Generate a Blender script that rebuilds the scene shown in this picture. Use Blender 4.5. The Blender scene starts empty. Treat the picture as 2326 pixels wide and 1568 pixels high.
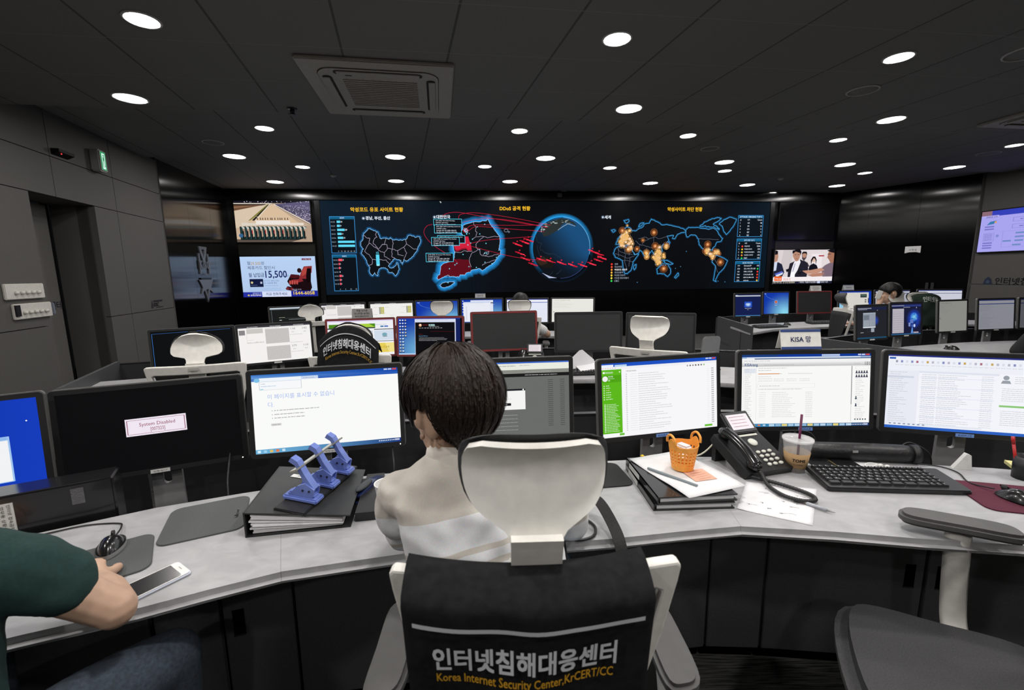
import bpy, bmesh, math, random
from math import sin, cos, pi, radians as R_
from mathutils import Vector, Matrix, noise

# ------------------------------------------------------------------ scene, camera, exposure
SC = bpy.context.scene
COL = SC.collection
random.seed(7)
cam_d = bpy.data.cameras.new('camera')
cam = bpy.data.objects.new('camera', cam_d)
COL.objects.link(cam)
SC.camera = cam
cam_d.sensor_width = 36.0
cam_d.lens = 36.0 * 1019.0 / 2326.0
cam_d.clip_start = 0.05
cam.matrix_world = Matrix.Translation((0, 0, 1.45)) @ Matrix.Rotation(R_(90 - 9.024), 4, 'X') @ Matrix.Rotation(R_(-0.7), 4, 'Z')
cam_d.dof.use_dof = True
cam_d.dof.focus_distance = 2.4
cam_d.dof.aperture_fstop = 5.6
SC.view_settings.view_transform = 'Standard'
SC.view_settings.look = 'None'
SC.view_settings.gamma = 1.0
SC.view_settings.exposure = 0.0
SC.view_settings.use_curve_mapping = False
SC.cycles.use_denoising = True
SC.cycles.max_bounces = 7
SC.cycles.diffuse_bounces = 4
SC.cycles.glossy_bounces = 4
SC.cycles.transparent_max_bounces = 12
SC.cycles.sample_clamp_indirect = 4.0
SC.cycles.caustics_reflective = False
SC.cycles.caustics_refractive = False
W = bpy.data.worlds.new('world'); SC.world = W
W.use_nodes = True
W.node_tree.nodes['Background'].inputs[0].default_value = (0.01, 0.011, 0.013, 1)
W.node_tree.nodes['Background'].inputs[1].default_value = 0.3

LAMP_W = 12.2          # watts of one ceiling downlight
SCREEN_GAIN = 1.0

# ------------------------------------------------------------------ colour
def s2l(v):
    return v / 12.92 if v <= 0.04045 else ((v + 0.055) / 1.055) ** 2.4
def hexc(h):
    h = h.lstrip('#')
    return tuple(s2l(int(h[i:i + 2], 16) / 255) for i in (0, 2, 4))
def C_(c):
    return hexc(c) if isinstance(c, str) else tuple(c)[:3]

# ------------------------------------------------------------------ materials
_M = {}
def mat(name, col=(.5, .5, .5), rough=.5, metal=0., spec=.5, var=.06, scale=40., emit=None, estr=0., bump=0., coat=0., aniso=None, alpha=1., trans=0., ior=1.45):
    if name in _M: return _M[name]
    m = bpy.data.materials.new(name); m.use_nodes = True
    nt = m.node_tree; b = nt.nodes['Principled BSDF']
    c = C_(col)
    tc = nt.nodes.new('ShaderNodeTexCoord')
    nz = nt.nodes.new('ShaderNodeTexNoise'); nz.inputs['Scale'].default_value = scale; nz.inputs['Detail'].default_value = 4
    nt.links.new(tc.outputs['Object'], nz.inputs['Vector'])
    rp = nt.nodes.new('ShaderNodeValToRGB')
    rp.color_ramp.elements[0].color = (*[max(0, x * (1 - var)) for x in c], 1)
    rp.color_ramp.elements[1].color = (*[min(1, x * (1 + var)) for x in c], 1)
    rp.color_ramp.elements[0].position = .3; rp.color_ramp.elements[1].position = .7
    nt.links.new(nz.outputs['Fac'], rp.inputs['Fac'])
    nt.links.new(rp.outputs['Color'], b.inputs['Base Color'])
    b.inputs['Roughness'].default_value = rough
    b.inputs['Metallic'].default_value = metal
    b.inputs['Specular IOR Level'].default_value = spec
    b.inputs['IOR'].default_value = ior
    if aniso:
        b.inputs['Anisotropic'].default_value = .92
        tg = nt.nodes.new('ShaderNodeCombineXYZ'); tg.inputs[0].default_value = aniso[0]; tg.inputs[1].default_value = aniso[1]
        nt.links.new(tg.outputs[0], b.inputs['Tangent'])
    if coat: b.inputs['Coat Weight'].default_value = coat; b.inputs['Coat Roughness'].default_value = .05
    if trans: b.inputs['Transmission Weight'].default_value = trans
    if alpha < 1: b.inputs['Alpha'].default_value = alpha
    if emit is not None:
        b.inputs['Emission Color'].default_value = (*C_(emit), 1); b.inputs['Emission Strength'].default_value = estr
    if bump:
        bp = nt.nodes.new('ShaderNodeBump'); bp.inputs['Strength'].default_value = bump; bp.inputs['Distance'].default_value = .004
        nt.links.new(nz.outputs['Fac'], bp.inputs['Height']); nt.links.new(bp.outputs['Normal'], b.inputs['Normal'])
    _M[name] = m
    return m

def screen_mat():
    """a display: dark glossy panel that gives off the picture stored in the mesh colours"""
    if 'lit_display' in _M: return _M['lit_display']
    m = bpy.data.materials.new('lit_display'); m.use_nodes = True
    nt = m.node_tree; b = nt.nodes['Principled BSDF']
    b.inputs['Base Color'].default_value = (.0008, .0008, .001, 1)
    b.inputs['Roughness'].default_value = .4
    b.inputs['Specular IOR Level'].default_value = .03
    at = nt.nodes.new('ShaderNodeAttribute'); at.attribute_name = 'picture'
    nt.links.new(at.outputs['Color'], b.inputs['Emission Color'])
    b.inputs['Emission Strength'].default_value = SCREEN_GAIN
    _M['lit_display'] = m
    return m
def print_mat():
    """ink on paper, cloth or plastic: the mesh colours as plain surface colour"""
    if 'printed_ink' in _M: return _M['printed_ink']
    m = bpy.data.materials.new('printed_ink'); m.use_nodes = True
    nt = m.node_tree; b = nt.nodes['Principled BSDF']
    b.inputs['Roughness'].default_value = .6
    at = nt.nodes.new('ShaderNodeAttribute'); at.attribute_name = 'picture'
    nt.links.new(at.outputs['Color'], b.inputs['Base Color'])
    _M['printed_ink'] = m
    return m

# ------------------------------------------------------------------ mesh building
class MB:
    """collects shapes and links them as one mesh object"""
    def __init__(s): s.bm = bmesh.new()
    def _add(s, fn, M=None):
        b2 = bmesh.new(); fn(b2)
        if M is not None: bmesh.ops.transform(b2, matrix=M, verts=b2.verts)
        me = bpy.data.meshes.new('tmp'); b2.to_mesh(me); b2.free(); s.bm.from_mesh(me); bpy.data.meshes.remove(me)
        return s
    def box(s, c, d, rz=0., bev=0., M=None, seg=2):
        def f(b):
            bmesh.ops.create_cube(b, size=1.0, matrix=Matrix.Diagonal((*d, 1)))
            if bev: bmesh.ops.bevel(b, geom=b.edges[:], offset=min(bev, min(d) * .49), segments=seg, affect='EDGES')
        MM = Matrix.Translation(c) @ Matrix.Rotation(rz, 4, 'Z')
        return s._add(f, (M @ MM) if M is not None else MM)
    def prism(s, poly, z0, z1, M=None, bev=0., holes=(), sel=None, seg=2):
        def f(b):
            vs = [b.verts.new((x, y, z0)) for x, y in poly]
            if holes:
                es = [b.edges.new((vs[i], vs[(i + 1) % len(vs)])) for i in range(len(vs))]
                for h in holes:
                    hv = [b.verts.new((x, y, z0)) for x, y in h]
                    es += [b.edges.new((hv[i], hv[(i + 1) % len(hv)])) for i in range(len(hv))]
                bmesh.ops.triangle_fill(b, edges=es, use_beauty=True)
            else:
                b.faces.new(vs)
            g = bmesh.ops.extrude_face_region(b, geom=b.faces[:])
            bmesh.ops.translate(b, vec=(0, 0, z1 - z0), verts=[e for e in g['geom'] if isinstance(e, bmesh.types.BMVert)])
            bmesh.ops.recalc_face_normals(b, faces=b.faces)
            if bev:
                es = [e for e in b.edges if len(e.link_faces) == 2 and e.calc_face_angle(0) > .7 and (sel is None or sel(e))]
                bmesh.ops.bevel(b, geom=es, offset=bev, segments=seg, affect='EDGES')
        return s._add(f, M)
    def cyl(s, p0, p1, r0, r1=None, n=16, cap=True):
        p0, p1 = Vector(p0), Vector(p1); r1 = r0 if r1 is None else r1
        d = p1 - p0; L = d.length
        q = d.to_track_quat('Z', 'Y').to_matrix().to_4x4()
        def f(b): bmesh.ops.create_cone(b, cap_ends=cap, cap_tris=False, segments=n, radius1=max(r0, 1e-5), radius2=max(r1, 1e-5), depth=L)
        return s._add(f, Matrix.Translation((p0 + p1) / 2) @ q)
    def ball(s, c, r, sc=(1, 1, 1), n=16, M=None):
        MM = Matrix.Translation(c) @ Matrix.Diagonal((*sc, 1))
        def f(b): bmesh.ops.create_uvsphere(b, u_segments=n, v_segments=max(6, n // 2), radius=r)
        return s._add(f, (M @ MM) if M is not None else MM)
    def rings(s, rr, closed_ends=True, loop=False):
        """loft: list of rings (lists of points, same length)"""
        def f(b):
            V = [[b.verts.new(p) for p in r] for r in rr]
            n = len(V[0]); K = len(V)
            for k in range(K if loop else K - 1):
                a, c = V[k], V[(k + 1) % K]
                for i in range(n):
                    b.faces.new((a[i], a[(i + 1) % n], c[(i + 1) % n], c[i]))
            if closed_ends and not loop:
                b.faces.new(V[0][::-1]); b.faces.new(V[-1])
            bmesh.ops.recalc_face_normals(b, faces=b.faces)
        return s._add(f)
    def tube(s, pts, r, n=8, flat=None, up=None):
        pts = [Vector(p) for p in pts]
        rs = r if isinstance(r, (list, tuple)) else [r] * len(pts)
        rr = []; prev = None
        for i, p in enumerate(pts):
            t = (pts[min(i + 1, len(pts) - 1)] - pts[max(i - 1, 0)]).normalized()
            if prev is None:
                a = Vector(up) if up else (Vector((0, 0, 1)) if abs(t.z) < .9 else Vector((1, 0, 0)))
            else: a = prev
            u = (a - t * a.dot(t)).normalized(); w = t.cross(u); prev = u
            k = flat if flat else 1.
            rr.append([p + u * (rs[i] * k * cos(2 * pi * j / n)) + w * (rs[i] * sin(2 * pi * j / n)) for j in range(n)])
        return s.rings(rr)
    def lathe(s, prof, c=(0, 0, 0), n=24, M=None):
        rr = [[(c[0] + r * cos(2 * pi * j / n), c[1] + r * sin(2 * pi * j / n), c[2] + z) for j in range(n)] for r, z in prof]
        if M is not None: rr = [[M @ Vector(p) for p in r] for r in rr]
        return s.rings(rr, loop=prof[0][0] > .003 and prof[-1][0] > .003)
    def grid(s, fn, nu, nv, thick=0.):
        """surface fn(u,v)->point, u,v in 0..1; thick gives it a back"""
        def f(b):
            P = [[Vector(fn(i / nu, j / nv)) for j in range(nv + 1)] for i in range(nu + 1)]
            A = [[b.verts.new(p) for p in r] for r in P]
            for i in range(nu):
                for j in range(nv): b.faces.new((A[i][j], A[i + 1][j], A[i + 1][j + 1], A[i][j + 1]))
            if thick:
                bmesh.ops.recalc_face_normals(b, faces=b.faces)
                bmesh.ops.solidify(b, geom=b.faces[:], thickness=thick)
        return s._add(f)
    def face(s, pts):
        def f(b): b.faces.new([b.verts.new(p) for p in pts])
        return s._add(f)
    def xform(s, M):
        bmesh.ops.transform(s.bm, matrix=M, verts=s.bm.verts); return s
    def warp(s, fn):
        for v in s.bm.verts: v.co = fn(v.co)
        return s
    def build(s, name, m, parent=None, smooth=False, sub=0, rec=False, auto=None):
        if rec: bmesh.ops.recalc_face_normals(s.bm, faces=s.bm.faces)
        me = bpy.data.meshes.new(name); s.bm.to_mesh(me); s.bm.free()
        for x in (m if isinstance(m, (list, tuple)) else [m]): me.materials.append(x)
        if smooth:
            for p in me.polygons: p.use_smooth = True
            if auto: me.set_sharp_from_angle(angle=R_(auto))
        o = bpy.data.objects.new(name, me); COL.objects.link(o)
        if parent is not None: o.parent = parent
        if sub:
            md = o.modifiers.new('soft', 'SUBSURF'); md.levels = sub; md.render_levels = sub
        return o

def tag(o, label, cat, group=None, kind=None):
    if label: o['label'] = label
    if cat: o['category'] = cat
    if group: o['group'] = group
    if kind: o['kind'] = kind
    return o
def struct(o): o['kind'] = 'structure'; return o
def thing(name, label, cat, loc=(0, 0, 0), rz=0., group=None, M=None):
    o = bpy.data.objects.new(name, None); COL.objects.link(o)
    o.empty_display_size = .05
    if M is not None: o.matrix_world = M
    else: o.location = loc; o.rotation_euler = (0, 0, rz)
    return tag(o, label, cat, group)
def copy_tree(o, parent=None):
    c = o.copy(); COL.objects.link(c)
    if parent is not None: c.parent = parent
    for ch in list(o.children): copy_tree(ch, c)
    return c

def rrect(w, h, r, n=4, cx=0., cy=0.):
    out = []
    for (sx, sy, a0) in ((1, 1, 0), (-1, 1, 90), (-1, -1, 180), (1, -1, 270)):
        for k in range(n + 1):
            a = R_(a0 + 90 * k / n)
            out.append((cx + sx * (w / 2 - r) + r * cos(a), cy + sy * (h / 2 - r) + r * sin(a)))
    return out
def smooth_path(pts, n=6):
    """Catmull-Rom through the points"""
    P = [Vector(p) for p in pts]; out = []
    for i in range(len(P) - 1):
        a, b, c, d = P[max(i - 1, 0)], P[i], P[i + 1], P[min(i + 2, len(P) - 1)]
        for k in range(n):
            t = k / n
            out.append(.5 * ((2 * b) + (c - a) * t + (2 * a - 5 * b + 4 * c - d) * t * t + (3 * b - a - 3 * c + d) * t ** 3))
    return out + [P[-1]]
def smooth_loop(pts, n=6):
    P = [Vector((*p, 0)) for p in pts]; K = len(P); out = []
    for i in range(K):
        a, b, c, d = P[i - 1], P[i], P[(i + 1) % K], P[(i + 2) % K]
        for k in range(n):
            t = k / n
            q = .5 * ((2 * b) + (c - a) * t + (2 * a - 5 * b + 4 * c - d) * t * t + (3 * b - a - 3 * c + d) * t ** 3)
            out.append((q.x, q.y))
    return out

# ------------------------------------------------------------------ lettering and pictures on flat things
_TX = {}
def text_tris(s, bold=0.):
    k = (s, bold)
    if k in _TX: return _TX[k]
    cu = bpy.data.curves.new('lettering', 'FONT'); cu.body = s; cu.size = 1.0; cu.offset = bold; cu.resolution_u = 2
    ob = bpy.data.objects.new('lettering', cu)
    me = ob.to_mesh()
    vs = [(v.co.x, v.co.y) for v in me.vertices]
    fs = [tuple(p.vertices) for p in me.polygons]
    xs = [v[0] for v in vs] or [0]; ys = [v[1] for v in vs] or [0]
    ob.to_mesh_clear()
    bpy.data.objects.remove(ob); bpy.data.curves.remove(cu)
    _TX[k] = (vs, fs, min(xs), max(xs), min(ys), max(ys))
    return _TX[k]

class Sheet:
    """a flat picture: coloured shapes with u to the right and v DOWN, stacked in thin layers"""
    AX = 1.0     # height / width of the unit square the shapes are drawn in
    def __init__(s): s.v = []; s.f = []; s.c = []; s.l = 0
    def poly(s, pts, col, l=None):
        l = s.l if l is None else l
        i0 = len(s.v); s.v += [(p[0], p[1], l) for p in pts]
        s.f.append(list(range(i0, i0 + len(pts))))
        cs = col if isinstance(col, list) else [C_(col)] * len(pts)
        s.c.append([C_(x) for x in cs])
    def rect(s, x0, y0, x1, y1, col, l=None):
        s.poly([(x0, y0), (x1, y0), (x1, y1), (x0, y1)], col, l)
    def grad(s, x0, y0, x1, y1, fn, nx=8, ny=6, l=None):
        for i in range(nx):
            for j in range(ny):
                a, b = i / nx, (i + 1) / nx; c, d = j / ny, (j + 1) / ny
                X = lambda t: x0 + (x1 - x0) * t
                Y = lambda t: y0 + (y1 - y0) * t
                s.poly([(X(a), Y(c)), (X(b), Y(c)), (X(b), Y(d)), (X(a), Y(d))], [fn(a, c), fn(b, c), fn(b, d), fn(a, d)], l)
    def disc(s, x, y, r, col, n=16, l=None, ry=None):
        ry = r / s.AX if ry is None else ry
        s.poly([(x + r * cos(2 * pi * k / n), y + ry * sin(2 * pi * k / n)) for k in range(n)], col, l)
    def glow(s, x, y, r, c0, c1, n=16, l=None, ry=None):
        ry = r / s.AX if ry is None else ry
        for k in range(n):
            a, b = 2 * pi * k / n, 2 * pi * (k + 1) / n
            s.poly([(x, y), (x + r * cos(a), y + ry * sin(a)), (x + r * cos(b), y + ry * sin(b))], [c0, c1, c1], l)
    def line(s, pts, w, col, closed=False, l=None):
        n = len(pts)
        for i in range(n if closed else n - 1):
            (x0, y0), (x1, y1) = pts[i][:2], pts[(i + 1) % n][:2]
            d = math.hypot(x1 - x0, y1 - y0)
            if d < 1e-9: continue
            nx, ny = -(y1 - y0) / d * w / 2, (x1 - x0) / d * w / 2
            ex, ey = (x1 - x0) / d * w * .3, (y1 - y0) / d * w * .3
            s.poly([(x0 + nx - ex, y0 + ny - ey), (x1 + nx + ex, y1 + ny + ey), (x1 - nx + ex, y1 - ny + ey), (x0 - nx - ex, y0 - ny - ey)], col, l)
    def frame(s, x0, y0, x1, y1, w, col, l=None):
        s.line([(x0, y0), (x1, y0), (x1, y1), (x0, y1)], w, col, True, l)
    def halo(s, pts, w, c0, c1, l=None):
        """band of light around a closed outline, fading from c0 to c1 (outline any direction)"""
        n = len(pts)
        A = sum(pts[i][0] * pts[(i + 1) % n][1] - pts[(i + 1) % n][0] * pts[i][1] for i in range(n))
        sg = 1 if A > 0 else -1
        def nrm(i, k=3):
            (x0, y0), (x1, y1) = pts[(i - k) % n][:2], pts[(i + k) % n][:2]
            d = math.hypot(x1 - x0, y1 - y0) or 1
            return (y1 - y0) / d * sg, -(x1 - x0) / d * sg
        N = [nrm(i) for i in range(n)]
        O = [(pts[i][0] + N[i][0] * w, pts[i][1] + N[i][1] * w) for i in range(n)]
        for i in range(n):
            j = (i + 1) % n
            s.poly([pts[i][:2], pts[j][:2], O[j], O[i]], [c0, c0, c1, c1], l)
    def text(s, t, x, y, h, col, al='L', bold=0., l=None, sx=1., fit=None, ang=0., fn=None):
        """h: height of the drawn letters; (x, y) left/centre/right of the base line"""
        vs, fs, a, b, c, d = text_tris(t)
        H = text_tris('H' if all(ord(q) < 1000 for q in t) else '\ud55c')
        k = h / max(H[5] - (0 if all(ord(q) < 1000 for q in t) else H[4]), .01)
        base = 0 if all(ord(q) < 1000 for q in t) else H[4]
        kx = k * sx * s.AX
        if fit: kx = fit / max(b - a, .01)
        ox = {'L': a, 'C': (a + b) / 2, 'R': b}[al]
        l = s.l if l is None else l
        ca, sa = cos(ang), sin(ang); cc = C_(col); e = bold * .75
        for du, dw in (((0, 0),) if not bold else ((e, e), (-e, e), (e, -e), (-e, -e))):     # heavier strokes
            i0 = len(s.v)
            for (px, py) in vs:
                u, w = (px - ox) * kx + du * kx, -(py - base) * k + dw * k
                q = (x + u * ca - w * sa, y + u * sa + w * ca)
                if fn: q = fn(q)
                s.v.append((q[0], q[1], l))
            for f in fs:
                s.f.append([i0 + i for i in f]); s.c.append([cc] * len(f))
    MIX = 0.
    def scribble(s, x, y, w, h, col, rnd, l=None, gap=.25):
        """a line of small unreadable print: a run of short dashes"""
        q = x; col = tuple(v + (.9 - v) * s.MIX for v in C_(col)) if s.MIX else col
        while q < x + w:
            d = rnd.uniform(.5, 2.2) * h
            e = min(q + d, x + w)
            s.rect(q, y - h * .82, e, y - h * .2, col, l); q = e + gap * h * rnd.uniform(.6, 1.6)
    def build(s, name, parent, M=None, step=.0004, m=None, sc=(1, 1), warp=None):
        """u right -> +X, v down -> -Z, layers towards -Y"""
        me = bpy.data.meshes.new(name)
        vv = [(x * sc[0], -l * step, -y * sc[1]) for x, y, l in s.v]
        if warp: vv = [tuple(warp(Vector(p))) for p in vv]
        me.from_pydata(vv, [], s.f)
        at = me.color_attributes.new('picture', 'FLOAT_COLOR', 'CORNER')
        buf = []
        for cs in s.c:
            for c in cs: buf += [c[0], c[1], c[2], 1.]
        at.data.foreach_set('color', buf)
        if M is not None: me.transform(M)
        me.materials.append(m or screen_mat())
        o = bpy.data.objects.new(name, me); COL.objects.link(o)
        if parent is not None: o.parent = parent
        return o

# ================================================================== the room
def frame(p, q, z=0.):
    X = Vector((q[0] - p[0], q[1] - p[1], 0)).normalized(); Y = Vector((-X.y, X.x, 0))
    return Matrix(((X.x, Y.x, 0, p[0]), (X.y, Y.y, 0, p[1]), (0, 0, 1, z), (0, 0, 0, 1)))
def dist(p, q): return math.hypot(q[0] - p[0], q[1] - p[1])

M_PANEL = mat('warm_grey_wall_panel', (.088, .084, .078), rough=.75, var=.05, scale=(60.), bump=.15)
M_GLOSS = mat('black_gloss_panel', (.0014, .0014, .0016), rough=.20, spec=.5, var=.1, scale=3., aniso=(.995, .102))
M_GLOSSL = mat('black_gloss_panel_left', (.0014, .0014, .0016), rough=.15, spec=1., var=.1, scale=3., aniso=(-.2, .98))
M_GLOSSR = mat('black_gloss_panel_right', (.0014, .0014, .0016), rough=.15, spec=.35, var=.1, scale=3., aniso=(.51, -.86))
M_BLACK = mat('matt_black_paint', (.004, .004, .0045), rough=.6, spec=.2)
M_DARKMETAL = mat('dark_metal', (.05, .05, .055), rough=.35, metal=.7)
M_OFFWHITE = mat('off_white_plastic', (.62, .60, .55), rough=.45)
M_WHITE = mat('white_plastic', (.75, .74, .71), rough=.4)

def carpet():
    m = bpy.data.materials.new('dark_woven_carpet'); m.use_nodes = True
    nt = m.node_tree; b = nt.nodes['Principled BSDF']; b.inputs['Roughness'].default_value = .95; b.inputs['Specular IOR Level'].default_value = .1
    tc = nt.nodes.new('ShaderNodeTexCoord')
    mp = nt.nodes.new('ShaderNodeMapping'); mp.inputs['Scale'].default_value = (9, 160, 1); mp.inputs['Rotation'].default_value = (0, 0, R_(8))
    nt.links.new(tc.outputs['Object'], mp.inputs['Vector'])
    nz = nt.nodes.new('ShaderNodeTexNoise'); nz.inputs['Scale'].default_value = 1.; nz.inputs['Detail'].default_value = 5
    nt.links.new(mp.outputs['Vector'], nz.inputs['Vector'])
    rp = nt.nodes.new('ShaderNodeValToRGB')
    rp.color_ramp.elements[0].position = .35; rp.color_ramp.elements[0].color = (.022, .022, .022, 1)
    rp.color_ramp.elements[1].position = .7; rp.color_ramp.elements[1].color = (.12, .12, .115, 1)
    nt.links.new(nz.outputs['Fac'], rp.inputs['Fac']); nt.links.new(rp.outputs['Color'], b.inputs['Base Color'])
    return m

def ceiling_mat(name='metal_ceiling_panels'):
    """flat metal ceiling panels: fine joints every 0.72 m one way and 0.595 m the other, tiny perforations"""
    m = bpy.data.materials.new(name); m.use_nodes = True
    nt = m.node_tree; b = nt.nodes['Principled BSDF']; b.inputs['Roughness'].default_value = .7
    b.inputs['Specular IOR Level'].default_value = .25
    N = nt.nodes.new; L = nt.links.new
    tc = N('ShaderNodeTexCoord')
    def axis(ax, ay, sp, off):
        d = N('ShaderNodeVectorMath'); d.operation = 'DOT_PRODUCT'; d.inputs[1].default_value = (ax / sp, ay / sp, 0)
        L(tc.outputs['Object'], d.inputs[0])
        a = N('ShaderNodeMath'); a.operation = 'ADD'; a.inputs[1].default_value = off / sp + 50; L(d.outputs['Value'], a.inputs[0])
        f = N('ShaderNodeMath'); f.operation = 'FRACT'; L(a.outputs[0], f.inputs[0])
        return f
    def line(f, w):
        a = N('ShaderNodeMath'); a.operation = 'LESS_THAN'; a.inputs[1].default_value = w; L(f.outputs[0], a.inputs[0]); return a
    u = line(axis(.970, .242, .72, -.415), .022); v = line(axis(-.122, .9925, .595, -.47), .010)
    mx = N('ShaderNodeMix'); mx.data_type = 'RGBA'; mx.inputs['A'].default_value = (.225, .221, .216, 1); mx.inputs['B'].default_value = (.10, .098, .094, 1)
    L(u.outputs[0], mx.inputs['Factor'])
    m2 = N('ShaderNodeMix'); m2.data_type = 'RGBA'; m2.inputs['B'].default_value = (.30, .292, .276, 1)
    L(v.outputs[0], m2.inputs['Factor']); L(mx.outputs['Result'], m2.inputs['A'])
    vo = N('ShaderNodeTexVoronoi'); vo.inputs['Scale'].default_value = 90.; vo.inputs['Randomness'].default_value = .1
    L(tc.outputs['Object'], vo.inputs['Vector'])
    lt = N('ShaderNodeMath'); lt.operation = 'LESS_THAN'; lt.inputs[1].default_value = .22; L(vo.outputs['Distance'], lt.inputs[0])
    m3 = N('ShaderNodeMix'); m3.data_type = 'RGBA'; m3.inputs['B'].default_value = (.14, .136, .132, 1)
    L(lt.outputs[0], m3.inputs['Factor']); L(m2.outputs['Result'], m3.inputs['A'])
    L(m3.outputs['Result'], b.inputs['Base Color'])
    return m

# floor
struct(MB().prism([(-7.2, -4.2), (9.8, -4.2), (9.8, 12.), (-7.2, 12.)], -.1, 0).build('floor', carpet()))

# ceiling in three steps, each a little higher towards the screen wall
def n2(x, s): return (s + .122 * x) / .9925      # y on the line  -.122 x + .9925 y = s
ZA, ZB, ZC = 2.98, 3.13, 3.20
cm = ceiling_mat()
cb = MB()
cb.prism([(-7.2, -4.2), (9.8, -4.2), (9.8, n2(9.8, 4.75)), (-7.2, n2(-7.2, 4.75))], ZA, ZC + .25)
cb.prism([(-7.2, n2(-7.2, 4.75)), (9.8, n2(9.8, 4.75)), (9.8, n2(9.8, 7.22)), (-7.2, n2(-7.2, 7.22))], ZB, ZC + .25)
cb.prism([(-7.2, n2(-7.2, 7.22)), (9.8, n2(9.8, 7.22)), (9.8, 12.), (-7.2, 12.)], ZC, ZC + .25)
struct(cb.build('ceiling', cm))

# left wall: warm grey panels with fine joints and a door recess
LW0 = (-4.67, 4.89); LWq = (-4.67 + cos(R_(104.6)), 4.89 + sin(R_(104.6)))
FL = frame(LW0, LWq)
lw = MB()
def panel(mb, s0, s1, z0, z1, y0=0., g=.004, th=.05): mb.box(((s0 + s1) / 2, y0 + th / 2, (z0 + z1) / 2), (s1 - s0 - 2 * g, th, z1 - z0 - 2 * g))
for (a, b) in ((-9.4, -7.), (-7., -4.8), (-4.8, -2.6), (-2.6, -.49), (.49, .94), (.94, 2.15)):
    panel(lw, a, b, 0, 1.0); panel(lw, a, b, 1.0, 2.28)
for (a, b) in ((-9.4, -7.), (-7., -4.8), (-4.8, -2.6), (-2.6, -.12), (-.12, .94), (.94, 2.15)):
    panel(lw, a, b, 2.28, 2.68); panel(lw, a, b, 2.68, 3.16)
lw.box((-5.0, .12, 1.6), (8.98, .12, 3.2)); lw.box((1.32, .12, 1.6), (1.66, .12, 3.2)); lw.box((0, .12, 2.75), (1.0, .12, .9))
lw.box((-.52, .24, 1.14), (.06, .38, 2.28)); lw.box((.52, .24, 1.14), (.06, .38, 2.28)); lw.box((0, .24, 2.32), (1.1, .38, .08))
lw.box((2.13, .10, 1.6), (.04, .2, 3.2))
struct(lw.xform(FL).build('wall_left', M_PANEL))
d = MB(); d.box((-.06, .42, 1.13), (.86, .05, 2.26)); dr = struct(d.xform(FL).build('door_1', mat('dark_grey_door', (.14, .135, .125), rough=.6)))
t = Sheet(); t.text('인터넷침해대응센터', 0, 0, .085, '#2a2f52', bold=.01)
t.build('door_lettering', dr, M=FL @ Matrix.Translation((-.42, .393, 1.12)), m=print_mat())
struct(MB().box((.42, .44, 1.14), (.10, .02, 2.28)).xform(FL).build('door_gap_dark', M_BLACK))  # black strip stands in for the darkness of the gap beside the door

# black gloss wall beyond it, up to the screen wall
BK0, BK1 = (-5.74, 9.42), (7.62, 10.784)
g0 = (-5.245, 7.02)
FG = frame(g0, BK0); LG = dist(g0, BK0)
g = MB()
for a, b in ((0, .78), (.78, 1.62), (1.62, LG)): panel(g, a, b, 0, 3.2, g=.002)
struct(g.xform(FG).build('wall_left_gloss', M_GLOSSL))

# screen wall
FB = frame(BK0, BK1); LB = dist(BK0, BK1)
g = MB()
for a, b in ((0, .12), (.12, 1.68), (1.68, 1.82), (1.82, 5.), (5., 8.4), (8.4, 11.72), (11.72, 11.9), (11.9, LB)):
    panel(g, a, b, 0, 2.99, g=.002)
g.box((LB / 2, .0, 3.1), (LB, .10, .2))
struct(g.xform(FB).build('wall_back', M_GLOSS))
# brushed metal strips beside the screens
g = MB()
for s in (1.765, 11.79): g.box((s, -.012, 1.5), (.10, .024, 2.98))
struct(g.xform(FB).build('trim_2', mat('black_brushed_metal', (.03, .03, .032), rough=.28, metal=.8)))

g = MB(); g.box((.90, -.006, 2.0), (1.52, .012, .25)); g.box((12.66, -.006, 2.03), (1.46, .012, .18))
struct(g.xform(FB).build('trim_3', mat('bronze_brushed_panel', (.055, .052, .044), rough=.3, metal=.7)))

# right side: black gloss wall, then a warm grey wall
r0, r1, r2 = (7.62, 10.784), (8.83, 8.74), (9.2, 4.0)
FR = frame(r0, r1); LR = dist(r0, r1)
g = MB()
for a, b in ((0, .62), (.62, 1.5), (1.5, LR)): panel(g, a, b, 0, 3.2, g=.002)
struct(g.xform(FR).build('wall_right_gloss', M_GLOSSR))
FW = frame(r1, r2); LWr = dist(r1, r2)
g = MB()
for a, b in ((0, 1.4), (1.4, 2.9), (2.9, LWr)):
    for z0, z1 in ((0, 1.15), (1.15, 3.2)): panel(g, a, b, z0, z1)
g.box((LWr / 2, .1, 1.6), (LWr, .1, 3.2)); g.box((.03, .03, 1.6), (.06, .06, 3.2))
struct(g.xform(FW).build('wall_right', M_PANEL))
struct(MB().box((9.25, 0, 1.6), (.1, 8.2, 3.2)).build('wall_right_rear', M_PANEL))
struct(MB().box((2.5, -4.1, 1.6), (14., .1, 3.2)).build('wall_rear', M_PANEL))

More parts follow.
